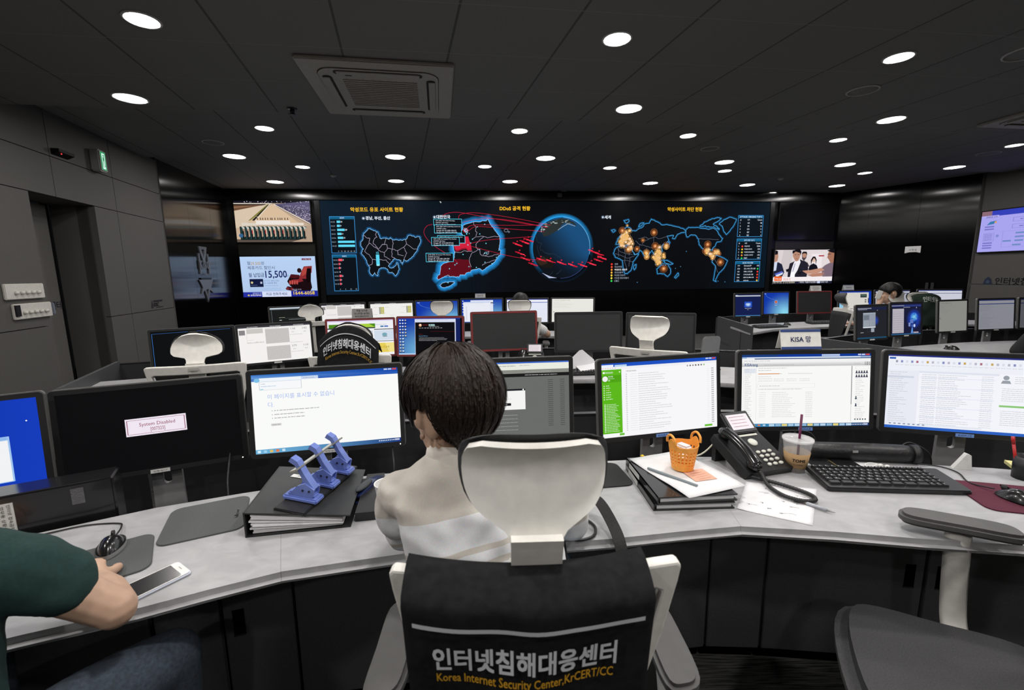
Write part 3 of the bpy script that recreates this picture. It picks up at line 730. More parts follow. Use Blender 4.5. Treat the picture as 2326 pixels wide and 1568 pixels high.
# right: the world map
S.text('악성사이트 차단 현황', 786, 20, 8.6, YE, 'C', bold=.025, l=12, fit=81)
S.glow(598, 33, 4, (.35, .45, .6), (.01, .02, .04), l=4); S.disc(598, 33, 1.6, WH, l=5)
S.text('세계', 602, 36.5, 7.2, WH, 'L', bold=.025, l=8, fit=14)
for shp, am, n in ((EA, .9, 3), (AF, .7, 3), (MG, .3, 2), (AU, .7, 3), (NZ, .3, 2), (NA, 1., 3), (SA, .8, 3), (GL, .9, 3), (AR, 1.6, 4), (SV, .8, 2), (NVZ, .6, 2), (IC, .5, 2), (JP, .4, 2), (PG, .5, 2)):
    q = jag(shp, am, n, rnd)
    S.halo(q, 3.2, (.01, .16, .40), GL0, 3); S.poly(q, (.003, .005, .008), 4); S.line(q, .75, '#58b4ee', True, 6)
for pl in ([(632, 98), (640, 108), (652, 112), (668, 114)], [(627, 112), (642, 116), (655, 122), (672, 118)], [(645, 127), (660, 128), (668, 130)], [(652, 112), (650, 130), (655, 142), (652, 152)], [(662, 120), (660, 140)], [(636, 98), (636, 118)], [(648, 98), (650, 112)], [(661, 101), (660, 116)],
           [(680, 80), (694, 76), (706, 80), (716, 76), (730, 80), (742, 76), (748, 74)], [(684, 92), (698, 96), (714, 100), (726, 106)], [(690, 92), (694, 84), (706, 80)], [(716, 88), (716, 76)], [(674, 84), (684, 92), (682, 100)], [(860, 122), (866, 132), (874, 142)], [(868, 132), (880, 128)], [(866, 140), (872, 156)], [(822, 80), (850, 81), (870, 82)], [(835, 103), (845, 100)], [(700, 100), (702, 108)], [(722, 100), (730, 108)]):
    S.line(jag(pl, .8, 3, rnd, False), .35, '#8f93a6', l=5)
for k in range(26):
    x, y = rnd.uniform(716, 742), rnd.uniform(108, 138)
    S.line(jag([(x, y), (x + rnd.uniform(2, 6), y + rnd.uniform(-2, 2))], .8, 3, rnd, False), .5, '#58b4ee', l=5)
for x, y in ((681, 176), (782, 142), (770, 146), (874, 176), (891, 178), (794, 108)): S.disc(x, y, .9, '#58b4ee', 6, 5)
for i, (x, y) in enumerate(spots):
    r = (8, 4.6, 8.2, 8, 6, 8.5, 7.5, 8.2, 8, 8.6, 8.8, 8, 7, 6, 4.5, 6)[i]
    S.glow(x, y, r * .82, '#e08a4a', '#5a2a10', 18, 8); S.line([(x + r * cos(2 * pi * k / 20), y + r * sin(2 * pi * k / 20)) for k in range(20)], .6, '#a86a34', True, 9); S.glow(x, y, r * .3, '#ffd9a0', '#e08a4a', 12, 9)
for (cx, cy, nn, sd) in ((647, 80, 46, 8.5), (728, 118, 44, 8.5), (660, 95, 10, 5), (843, 108, 8, 3), (856, 120, 9, 4), (868, 110, 7, 3), (746, 97, 6, 2), (701, 118, 6, 3)):
    for k in range(nn):
        x, y = rnd.gauss(cx, sd * .75), rnd.gauss(cy, sd); r = rnd.uniform(2, 5.2)
        S.glow(x, y, r * .8, rnd.choice(['#ffffff', '#fff2cc', '#ffe1a0', '#ffcf86']), '#f0a850', 10, 10 + k % 3); S.line([(x + r * 1.3 * cos(2 * pi * q / 14), y + r * 1.3 * sin(2 * pi * q / 14)) for q in range(14)], .35, '#e8b870', True, 13)
for i, (t, c) in enumerate((('전체', '#ff3b30'), ('피싱/파밍', '#ff5a3c'), ('악성코드 유포지', '#ff9a3c'), ('정보유출지', '#ffc04a'), ('악성앱 유포지', '#ffd84a'), ('악성앱 정보유출지', '#f4e84a'), ('C&C', '#38e05a'))):
    y = 135 + i * 6.2
    S.disc(620.5, y, 2.2, c, 12, 12); S.text(t, 627, y + 1.8, 3.9, '#ffffff' if i == 2 else '#aab4c4', l=14, bold=.02 if i == 2 else 0)
def table(x0, y0, x1, y1, head, hdr, rows, cols, leds=None):
    box(x0, y0, x1, y1, 6, head)
    n = len(rows) + 1
    for i, r in enumerate([hdr] + rows):
        y = y0 + 6 + (y1 - y0 - 6) * (i + .62) / n
        for t, (cx, al) in zip(r, cols): S.text(t, x0 + (x1 - x0) * cx, y + 1., 2.9, '#dfe8f4', al, l=9, bold=.015)
        if leds and i: S.disc(x0 + (x1 - x0) * leds[0], y, 2., leds[1][i - 1], 10, 9)
table(914, 29, 974, 76, 'ATTACK ORIGINS TOP 5', ('#', '국가', 'Count'), [('1', 'US', '48'), ('2', 'IN', '16'), ('3', 'CN', '11'), ('4', 'ZZ', '7'), ('5', 'DE', '4')], ((.08, 'L'), (.42, 'C'), (.96, 'R')))
table(914, 81, 974, 127, '공격 유형 TOP 5', ('#', '유형', 'Count'), [('1', '피싱/파밍', '2556'), ('2', '악성앱 유포지', '255'), ('3', '악성앱 정보유출지', '176'), ('4', '악성코드 유포지', '155'), ('5', 'C&C', '149')], ((.08, 'L'), (.32, 'L'), (.96, 'R')), (.23, ['#ff4438', '#ffd02e', '#f0e040', '#ff9a3c', '#2ee05a']))
table(914, 132, 974, 178, '실시간 차단 현황', ('국가', 'Domain/IP', '유형'), [('CN', '221.149.175.109', ''), ('US', '198.1.172.33', ''), ('TW', '114.24.68.108', ''), ('CN', '139.15.184.113', ''), ('CN', 'wds.me', '')], ((.14, 'C'), (.36, 'L'), (.92, 'C')), (.92, ['#2ee05a', '#ff4438', '#ff4438', '#ff4438', '#f0d040']))
vw = thing('video_wall', 'huge dark video wall display of attack maps and a globe', 'video wall', M=FB @ Matrix.Translation((1.829, 0, 2.985)))
MB().box((4.945, .0, -.965), (9.89, .06, 1.93)).build('panel_body', M_BLACK, vw)
S.build('picture', vw, M=Matrix.Translation((0, -.0315, 0)), sc=(.01, .01), step=.0004)

# ================================================================== wall televisions
def tv(F, s0, s1, z0, z1, label, sheet, name='wall_television', bez=.02, off=False):
    w, h = s1 - s0, z1 - z0
    o = thing(name, label, 'television', M=F @ Matrix.Translation((s0, 0, z1)))
    mb = MB(); mb.box((w / 2, -.02, -h / 2), (w + 2 * bez, .06, h + 2 * bez), bev=.004); mb.build('housing', M_BLACK, o)
    if sheet is None:
        MB().box((w / 2, -.0505, -h / 2), (w, .002, h)).build('screen', mat('switched_off_screen', (.006, .006, .007), rough=.12), o)
    else: sheet.build('screen', o, M=Matrix.Translation((0, -.0515, 0)), sc=(w, h), step=.0004)
    return o
rnd = random.Random(11)
Sheet.AX = .552
# racing broadcast
s = Sheet()
s.grad(0, 0, 1, 1, lambda a, b: tuple(x * (.75 + .25 * b) for x in hexc('#cdb49a')), 6, 6, 0)
s.rect(0, 0, 1, .055, '#15131f', 1); s.rect(0, .055, .5, .075, '#e8dcd0', 1); s.rect(0, .075, .42, .11, '#2a211c', 1)
s.poly([(0, .10), (.40, .09), (.0, .24)], '#6d4c38', 1); s.poly([(0, .14), (.36, .10), (.0, .18)], '#8d6a50', 2)
s.poly([(.0, .24), (.44, .085), (.10, .62), (0, .66)], '#d8c4ac', 2)
s.poly([(.44, .085), (.46, .085), (.24, .46), (.17, .48)], '#7d7a3a', 3); s.poly([(.455, .085), (.465, .085), (.25, .48), (.22, .47)], '#1d1a16', 4); s.line([(.47, .085), (.26, .48)], .008, '#efe6da', l=4)
s.poly([(.49, .085), (.53, .085), (.85, .55), (.16, .52)], '#d9bd9d', 3)
s.poly([(.53, .085), (1, .05), (1, .56), (.92, .48)], '#4a4560', 3); s.poly([(.53, .08), (1, .0), (1, .24)], '#5d5878', 4)
for k in range(420):
    y = rnd.random(); x0 = .57 + y * .36; x = rnd.uniform(x0, 1.)
    s.disc(x, .11 + y * .36 + (x - x0) * -.05, rnd.uniform(.002, .005), rnd.choice(['#cbbdd6', '#8f86a8', '#e6dcf0', '#3a3550', '#a89ab8']), 5, 5)
s.line([(.53, .085), (.98, .54)], .014, '#f0e4d8', l=6); s.line([(.55, .12), (.98, .57)], .006, '#3a3040', l=6)
for k in range(26): s.disc(rnd.uniform(0, 1), rnd.uniform(.005, .05), .004, '#fff6ff', 6, 6)
for k in range(13):
    x = .30 + k * .032 + rnd.uniform(-.008, .008); s.poly([(x - .008, .45), (x, .385), (x + .009, .46)], '#3a2620', 6); s.disc(x, .385, .006, '#d8c8b8', 5, 7)
s.rect(.27, .475, .72, .58, '#efe9e2', 7); s.rect(.08, .53, .27, .60, '#dcd2c4', 7); s.rect(.72, .53, .9, .59, '#e6dcd0', 7)
for k in range(24): s.line([(.28 + k * .018, .475), (.28 + k * .018, .58)], .002, '#bfb6ac', l=8)
s.rect(.05, .62, .93, .95, '#1d2b2a', 6)
for k in range(15):
    x = .07 + k * .058
    s.rect(x, .63, x + .006, .92, '#2f5a5c', 8); s.poly([(x + .012, .64), (x + .045, .66), (x + .05, .86), (x + .028, .88)], rnd.choice(['#b59a86', '#cdb49c', '#8f7866', '#a08472']), 7)
    s.disc(x + .03, .655, .014, '#c9d2cc', 8, 8); s.poly([(x + .01, .70), (x + .03, .74), (x + .03, .93), (x + .015, .93)], '#12181a', 8)
    if k in (2, 5, 7, 9): s.rect(x + .02, .70, x + .03, .80, '#b03038', 9)
    s.disc(x + .015, .63, .008, '#dfe8ea', 6, 9)
s.disc(.06, .84, .03, '#39648c', 8, 9, ry=.05); s.rect(0, .93, 1, 1, '#5d5048', 5); s.poly([(.93, .60), (1, .58), (1, 1), (.72, 1), (.92, .9)], '#b59c86', 6)
tv(FB, .156, 1.632, 2.155, 2.97, 'upper left wall television showing a horse race start', s)
# advert
s = Sheet()
s.grad(0, 0, 1, 1, lambda a, b: tuple(x * (1 - .1 * b) for x in hexc('#b9d2f4')), 3, 3, 0)
NV = '#15205e'
s.text('월', .09, .20, .085, NV, l=3); s.text('29,500', .135, .205, .075, '#b98a2e', l=3, fit=.135); s.text('원', .275, .20, .08, NV, l=3)
s.text('제휴카드 할인시', .09, .315, .085, NV, l=3, fit=.36); s.text('월 납입금', .095, .50, .10, NV, l=3, fit=.205, bold=.01)
s.text('15,500', .318, .52, .165, NV, l=3, fit=.285, bold=.02); s.text('원', .60, .505, .05, '#4a5aa0', l=3)
s.rect(.10, .55, .28, .75, '#131a3e', 2); s.disc(.13, .64, .016, '#d8c890', 8, 3, ry=.03); s.rect(.24, .62, .265, .67, '#b8c0d8', 3); s.rect(.11, .70, .2, .71, '#6070a0', 3)
s.text('우리카드 제휴시 최대', .29, .62, .04, '#5566a8', l=3, fit=.20); s.text('월 14,000원 할인', .29, .675, .042, '#3a4c98', l=3, fit=.17); s.scribble(.29, .73, .19, .018, '#8fa2d0', rnd, 3)
for k in range(3): s.scribble(.09, .80 + .035 * k, .42, .022, '#9fb6e0', rnd, 3)
s.rect(.82, .05, .945, .095, '#6d1838', 2); s.text('본 제품은 렌탈', .885, .086, .026, '#f0d8e0', 'C', l=3, fit=.10)
# massage chair
s.poly([(.57, .80), (.60, .74), (.70, .78), (.72, .84), (.66, .86), (.58, .83)], '#3a0f16', 3)
s.poly([(.60, .62), (.64, .50), (.72, .46), (.78, .50), (.90, .48), (.92, .62), (.93, .78), (.90, .88), (.82, .92), (.70, .84), (.63, .72)], '#1a0a10', 4)
s.poly([(.64, .49), (.66, .44), (.77, .46), (.78, .52), (.70, .55), (.64, .53)], '#4c141c', 5)
s.poly([(.66, .58), (.80, .56), (.82, .62), (.72, .66), (.63, .70)], '#8d2a30', 6)
s.poly([(.76, .56), (.80, .38), (.84, .25), (.95, .24), (.94, .40), (.88, .56)], '#8a2c30', 6); s.poly([(.81, .36), (.85, .27), (.89, .27), (.86, .44), (.80, .50)], '#b0443e', 7)
s.poly([(.88, .30), (.935, .30), (.92, .62), (.86, .68), (.86, .5)], '#12070b', 7); s.disc(.775, .35, .03, '#241014', 12, 7, ry=.06)
for k in range(4): s.poly([(.63 + k * .032, .60), (.65 + k * .032, .60), (.645 + k * .032, .70), (.625 + k * .032, .69)], '#c0504c', 8)
s.disc(.60, .80, .02, '#7c262a', 10, 6, ry=.03); s.disc(.655, .81, .02, '#7c262a', 10, 6, ry=.03)
s.rect(0, .875, .25, 1, '#2630a0', 5); s.rect(.25, .865, .64, 1, '#d5def6', 5); s.rect(.64, .86, 1, 1, '#232c98', 5)
s.text('상조업계 1위', .24, .925, .035, '#dfe6ff', 'R', l=6, fit=.115); s.text('프리드라이프', .24, .975, .038, '#ffffff', 'R', l=6, fit=.145, bold=.02); s.disc(.07, .955, .014, '#e0d060', 8, 6, ry=.02)
s.text('지금 전화주세요', .445, .96, .065, '#1d2a78', 'C', l=6, fit=.285, bold=.01); s.text('1644-6058', .815, .955, .078, '#ffd84a', 'C', l=6, fit=.285, bold=.01)
s.text('렌탈상품 계속됨', .78, .84, .03, '#b0b8d8', 'R', l=8, fit=.12)
tv(FB, .166, 1.655, 1.035, 1.862, 'lower left wall television with a pale blue massage chair advert', s)
# off
tv(FB, 11.96, 13.32, 2.16, 2.97, 'switched off black television above the news broadcast', None)
# news
s = Sheet()
s.grad(0, 0, 1, 1, lambda a, b: tuple(x * (.9 + .1 * a) for x in hexc('#e6dcde')), 3, 2, 0)
s.poly([(.14, .0), (.30, 0), (.28, .62), (.10, .62)], '#cfc6c8', 1); s.rect(.62, .12, .80, .6, '#efe6ea', 1); s.rect(.74, .16, .83, .2, '#b04850', 2); s.text('· · ·', .06, .12, .03, '#a8a0a8', l=2)
SK, HR = '#b98a74', '#17131a'
s.poly([(0, .36), (.07, .36), (.13, .42), (.18, .66), (.15, .78), (0, .8)], '#20243a', 3); s.poly([(.0, .36), (.05, .36), (.04, .6), (0, .62)], '#cfd8ee', 4); s.poly([(0, .06), (.05, .08), (.06, .2), (.05, .32), (0, .36)], SK, 4); s.poly([(0, .0), (.05, .04), (.045, .13), (0, .14)], HR, 5)
s.poly([(.24, .62), (.26, .40), (.33, .34), (.40, .36), (.43, .28), (.50, .34), (.56, .40), (.58, .56), (.56, .82), (.24, .82)], '#23222e', 4)
s.poly([(.33, .36), (.42, .28), (.44, .36), (.40, .60), (.33, .82), (.28, .82), (.30, .56)], '#f0eef4', 5); s.line([(.35, .40), (.32, .64)], .008, '#3a4a8a', l=6); s.rect(.29, .66, .36, .82, '#fbfaff', 6)
s.poly([(.30, .06), (.34, .02), (.41, .03), (.43, .10), (.42, .22), (.40, .32), (.36, .34), (.33, .28), (.30, .18)], SK, 6); s.poly([(.29, .10), (.29, .02), (.34, .0), (.42, .0), (.44, .06), (.43, .16), (.415, .09), (.34, .05), (.305, .11)], HR, 7)
for ex in (.345, .395): s.rect(ex - .015, .135, ex + .012, .15, '#2a1c1c', 8)
s.poly([(.365, .16), (.375, .22), (.36, .225)], '#a87860', 8); s.rect(.35, .262, .39, .272, '#8d4a44', 8)
s.poly([(.45, .08), (.52, .06), (.54, .12), (.53, .24), (.5, .32), (.56, .38), (.60, .5), (.56, .5), (.5, .36), (.46, .26)], '#4a4048', 3); s.disc(.495, .16, .035, SK, 12, 4, ry=.08); s.poly([(.45, .12), (.47, .05), (.53, .06), (.54, .13), (.5, .10)], HR, 5)
s.poly([(.58, .60), (.60, .46), (.66, .40), (.72, .46), (.76, .62)], '#141420', 4); s.disc(.66, .30, .03, '#e0bca8', 12, 5, ry=.075); s.poly([(.62, .46), (.61, .30), (.64, .20), (.68, .20), (.71, .30), (.70, .46), (.69, .30), (.66, .24), (.635, .32)], HR, 6)
s.poly([(.80, .56), (.86, .46), (.97, .36), (1, .36), (1, .84), (.84, .84)], '#7d6a78', 6); s.poly([(.48, .62), (.62, .60), (.80, .54), (.86, .60), (.72, .72), (.56, .71)], '#c4917c', 7); s.poly([(.56, .74), (.74, .70), (.86, .66), (.88, .78), (.66, .80)], '#b8836e', 6)
s.poly([(.90, .06), (.96, .04), (1, .06), (1, .38), (.95, .40), (.91, .28), (.885, .24)], '#a8745e', 7); s.poly([(.87, .03), (.92, .0), (1, .0), (1, .10), (.94, .08)], HR, 8); s.rect(.885, .12, .94, .14, '#3a2a28', 8)
s.poly([(.41, .60), (.46, .56), (.48, .64), (.45, .74), (.41, .72)], '#15151c', 8); s.poly([(.20, .58), (.26, .54), (.27, .60), (.22, .66)], '#15151c', 8); s.disc(.45, .62, .02, '#2a2c38', 8, 9)
s.poly([(.02, .70), (.14, .62), (.17, .68), (.05, .78)], '#5a6ac8', 7); s.poly([(.04, .74), (.16, .66), (.15, .72), (.05, .80)], '#d8e0f4', 8)
s.rect(0, .80, 1, .93, '#f4eef0', 9); s.rect(.02, .775, .145, .91, '#f0682a', 10); s.text('YTN 24', .083, .88, .05, '#ffffff', 'C', l=11, fit=.10); s.text('권순용 의', .17, .905, .075, '#e0684a', l=11, fit=.12)
s.rect(0, .93, 1, 1, '#1c2238', 10); s.text('회의 개최 소환…당 조사단 중앙집행위', .01, .985, .045, '#f0e4c0', l=11, fit=.36); s.text('• 박정희, 기념품 첫 발견됐고', .44, .985, .045, '#f4f4fa', l=11, fit=.30); s.rect(.75, .935, .80, .995, '#c8d4f0', 11); s.text('대규모 시위', .81, .985, .045, '#e8ecf8', l=11, fit=.12)
tv(FB, 11.91, 13.40, 1.14, 1.92, 'wall television on the right showing a news interview', s)
# right wall display
s = Sheet(); s.rect(0, 0, 1, 1, '#a9a4ee', 0); s.rect(0, 0, 1, .13, '#3340b8', 1); s.rect(0, .0, .13, .11, '#8d6a78', 2); s.rect(0, .11, .22, .14, '#b4aef2', 2)
s.text('침해대응 단계', .06, .17, .05, '#2a2a50', l=3, fit=.14); s.poly([(.08, .34), (.12, .26), (.2, .24), (.17, .32)], '#3a7ab0', 2); s.disc(.19, .28, .015, '#d8a060', 8, 3)
for (x, y, w) in ((.40, .26, .32), (.40, .42, .32)): s.frame(x, y - .05, x + w, y + .04, .006, '#7f7ac8', 3); s.scribble(x + .08, y + .01, .18, .025, '#5a58a8', rnd, 3)
for (x, y, w) in ((.06, .40, .12), (.06, .46, .12), (.06, .80, .12), (.06, .86, .12), (.06, .92, .12)): s.rect(x, y - .03, x + w, y, '#7670c4', 3)
s.frame(.06, .54, .19, .74, .004, '#7f7ac8', 3)
for k in range(7): s.scribble(.07, .57 + .025 * k, .10, .012, '#5a58a8', rnd, 3)
s.disc(.235, .62, .02, '#7f8ad0', 10, 3, ry=.035); s.frame(.30, .52, .98, .90, .004, '#8d88d0', 3)
for (x, y) in ((.5, .58), (.5, .67), (.36, .76), (.5, .76), (.64, .76), (.48, .86), (.8, .7)): s.rect(x - .05, y - .02, x + .05, y + .015, '#6a8ac0', 3)
s.text('한국인터넷진흥원', .58, .97, .04, '#2a3060', l=3, fit=.3)
tv(FW, .12, 1.40, 1.745, 2.475, 'wall display on the warm grey right wall showing a lilac flow chart', s)

# ================================================================== monitors and what they show
rnd = random.Random(21)
Sheet.AX = .565; Sheet.MIX = .38
WHT = (.93, .94, .93); PAPER = (.86, .87, .84)
def page(col=WHT): s = Sheet(); s.rect(0, 0, 1, 1, col, 0); return s
def dimmed(s, k):
    s.c = [[tuple(v * k for v in c) for c in cs] for cs in s.c]; return s
def win7(a, b, k=1.):
    d = math.hypot((a - .85) * 1.1, b - .95); g = max(0, 1 - d / 1.0)
    c0, c1 = hexc('#1138a8'), hexc('#8fe0f4')
    t = g ** 1.6
    return tuple((x + (y - x) * t) * k for x, y in zip(c0, c1))
def taskbar(s, y=.955, c0='#6fb4dc', c1='#16337c', l=3):
    s.poly([(0, y), (1, y), (1, 1), (0, 1)], [C_(c0), C_(c1), C_(c1), C_(c0)], l)
    for k in range(5): s.rect(.012 + k * .04, y + .012, .032 + k * .04, .988, ['#d8f0ff', '#9fd0f0', '#e0c060', '#e87840', '#c8e0f0'][k], l + 1)
    for k in range(9): s.rect(.84 + k * .013, y + .016, .847 + k * .013, y + .030, '#e8f0ff', l + 1)
    s.rect(.955, y + .010, .99, y + .018, '#e0e8ff', l + 1); s.rect(.955, y + .024, .99, y + .032, '#e0e8ff', l + 1)
def winbtn(s, y=.01, l=4):
    s.rect(.90, y, .925, y + .02, '#b8c8e8', l); s.rect(.93, y, .955, y + .02, '#b8c8e8', l); s.rect(.96, y, .99, y + .02, '#d05048', l)
def lines(s, x, y, w, n, dy, h, col='#8a8f96', l=2, fill=.7):
    for i in range(n): s.scribble(x, y + i * dy, w * rnd.uniform(fill, 1.), h, col, rnd, l)

def scr_blue_window():
    s = Sheet(); s.grad(0, 0, 1, 1, lambda a, b: tuple(v * (.75 + .4 * a) for v in hexc('#1338b0')), 4, 4, 0)
    s.rect(.1, .42, .86, .86, (.88, .89, .90), 2); s.rect(.1, .385, .86, .425, '#8fb8ea', 2); s.frame(.1, .385, .86, .86, .008, '#9fc4f0', 3)
    s.disc(.945, .24, .004, '#ffffff', 8, 3); taskbar(s, .965, '#1a44b0', '#122c80'); return s
def scr_disabled():
    s = Sheet(); s.rect(0, 0, 1, 1, (.004, .004, .0045), 0)
    s.rect(.335, .365, .675, .575, '#efe6f2', 1); s.frame(.345, .385, .665, .555, .004, '#8a3a52', 2)
    s.text('System Disabled', .51, .465, .042, '#8a2444', 'C', l=2, fit=.20); s.text('[007323]', .51, .53, .042, '#8a2444', 'C', l=2, fit=.08)
    return s
def scr_ie():
    s = page((.95, .96, .94))
    s.poly([(0, 0), (1, 0), (1, .052), (0, .085)], [C_(c) for c in ('#3a78c8', '#0d3a9c', '#1a4cb0', '#7fb0e4')], 1); winbtn(s, .008, 5)
    s.rect(0, .05, 1, .085, '#2a5cb8', 1); s.disc(.035, .072, .02, '#7fc0e8', 12, 3, ry=.026)
    s.rect(.05, .045, .325, .095, '#eef4fc', 2); s.rect(.325, .045, .44, .085, '#c8d8f0', 2); s.scribble(.34, .075, .08, .012, '#4a5a80', rnd, 3)
    s.rect(.05, .095, .325, .195, '#f6f8fa', 2); s.frame(.05, .09, .325, .195, .003, '#b8bec8', 3)
    s.scribble(.06, .125, .03, .012, '#8a90a0', rnd, 3); s.scribble(.06, .155, .1, .012, '#7aa0d8', rnd, 3); s.rect(.055, .18, .075, .19, '#8ad0e0', 3)
    s.text('이 페이지를 표시할 수 없습니', .098, .315, .062, '#9db4ee', l=3, fit=.445); s.text('다.', .098, .415, .062, '#9db4ee', l=3)
    for k, (w, h) in enumerate(((.30, .47), (.20, .52), (.20, .565))): s.disc(.122, h - .008, .003, '#777777', 6, 3); s.scribble(.135, h, w, .016, '#6a6a6e', rnd, 3)
    s.rect(.11, .625, .178, .655, '#d4d4d2', 2); s.scribble(.118, .648, .05, .014, '#5a5a5a', rnd, 3)
    taskbar(s, .945); return s
def scr_grey_dialog():
    s = page((.145, .15, .14)); s.rect(0, 0, 1, .02, '#3a68c8', 1); s.rect(0, .02, 1, .105, '#e9ece0', 1)
    s.scribble(.45, .06, .14, .016, '#5a5e60', rnd, 2); s.scribble(.62, .055, .08, .014, '#8a8e90', rnd, 2)
    s.rect(0, .105, 1, .155, '#8a8c84', 1); s.scribble(.66, .14, .2, .014, '#3a3c3a', rnd, 2); s.rect(0, .155, 1, .20, '#1a1b1a', 1); s.scribble(.66, .185, .25, .014, '#4a4c4a', rnd, 2)
    for i in range(24): s.rect(.835, .25 + i * .027, .875, .256 + i * .027, '#3c3e3c', 2); s.rect(.93, .25 + i * .027, .965, .256 + i * .027, '#3c3e3c', 2)
    for i in range(5): s.scribble(.3, .72 + i * .05, .3, .010, '#3c3e3c', rnd, 2)
    s.rect(.34, .36, .66, .64, '#f4f4f2', 3); s.rect(.34, .36, .66, .385, '#202428', 4); s.disc(.645, .372, .006, '#ffffff', 8, 5)
    s.scribble(.36, .45, .14, .016, '#9a9a9a', rnd, 4); s.scribble(.36, .50, .2, .010, '#c8c8c8', rnd, 4); s.rect(.44, .55, .55, .585, '#1c1e20', 4); s.scribble(.48, .575, .04, .014, '#d0d0d0', rnd, 5)
    return s
def scr_feed():
    s = page((.93, .92, .94)); s.rect(0, 0, 1, .05, '#1d50c0', 1); s.rect(0, .02, .10, .05, '#e8f0fc', 2); s.rect(.11, .025, .21, .05, '#b8d4f0', 2); winbtn(s, .006)
    s.rect(0, .05, 1, .085, '#f0f0f4', 2)
    for k in range(6): s.rect(.01 + k * .02, .062, .02 + k * .02, .07, '#d8b8b0', 3)
    s.rect(0, .085, .165, .945, '#5cb81c', 2); s.rect(0, .16, .165, .255, '#4fa515', 3)
    s.rect(.012, .11, .03, .135, '#eaf6e0', 4); s.text('FEEDREADER', .035, .135, .022, '#f0fae8', l=4, fit=.06); s.disc(.15, .12, .006, '#dff0d0', 6, 4)
    s.disc(.03, .205, .022, '#f0f0ee', 16, 4, ry=.037); s.text('Security', .055, .185, .02, '#ffffff', l=4, fit=.04); s.scribble(.055, .21, .05, .008, '#d0ecb8', rnd, 4); s.rect(.055, .225, .07, .235, '#e8f8d8', 4)
    for k in range(7): s.scribble(.035, .305 + k * .03, rnd.uniform(.025, .055), .012, '#e0a020' if k == 2 else '#dcf4c8', rnd, 4); s.disc(.02, .30 + k * .03, .005, '#dcf4c8', 6, 4)
    for k in range(18): s.rect(.018, .545 + k * .0215, .03, .556 + k * .0215, '#eaf8dc', 4); s.scribble(.036, .557 + k * .0215, rnd.uniform(.07, .12), .010, '#d4f0bc', rnd, 4)
    s.rect(.14, .952, .18, .98, '#66c030', 3); s.rect(.885, .952, .955, .98, '#66c030', 3)
    s.text('Unread items', .205, .125, .022, '#6a6a6e', l=3, fit=.085)
    for k, c in enumerate(('#9a9a9a', '#5a5a5a', '#7a7a7a', '#3a3a3a', '#3a3a3a', '#5a5a5a', '#88c060')): s.disc(.735 + k * .025, .10, .007, c, 10, 3, ry=.011)
    for k in range(26):
        y = .165 + k * .0305
        s.disc(.205, y - .006, .006, '#d0d0d2', 6, 3); s.scribble(.235, y, .06, .008, '#c8c8cc', rnd, 3); s.scribble(.305, y, rnd.uniform(.12, .30), .010, '#9a9aa0', rnd, 3)
        s.scribble(.91, y, .025, .006, '#c4c4c8', rnd, 3)
        for q in range(2): s.rect(.952 + q * .012, y - .014, .960 + q * .012, y, '#8a8a90', 3)
    return s
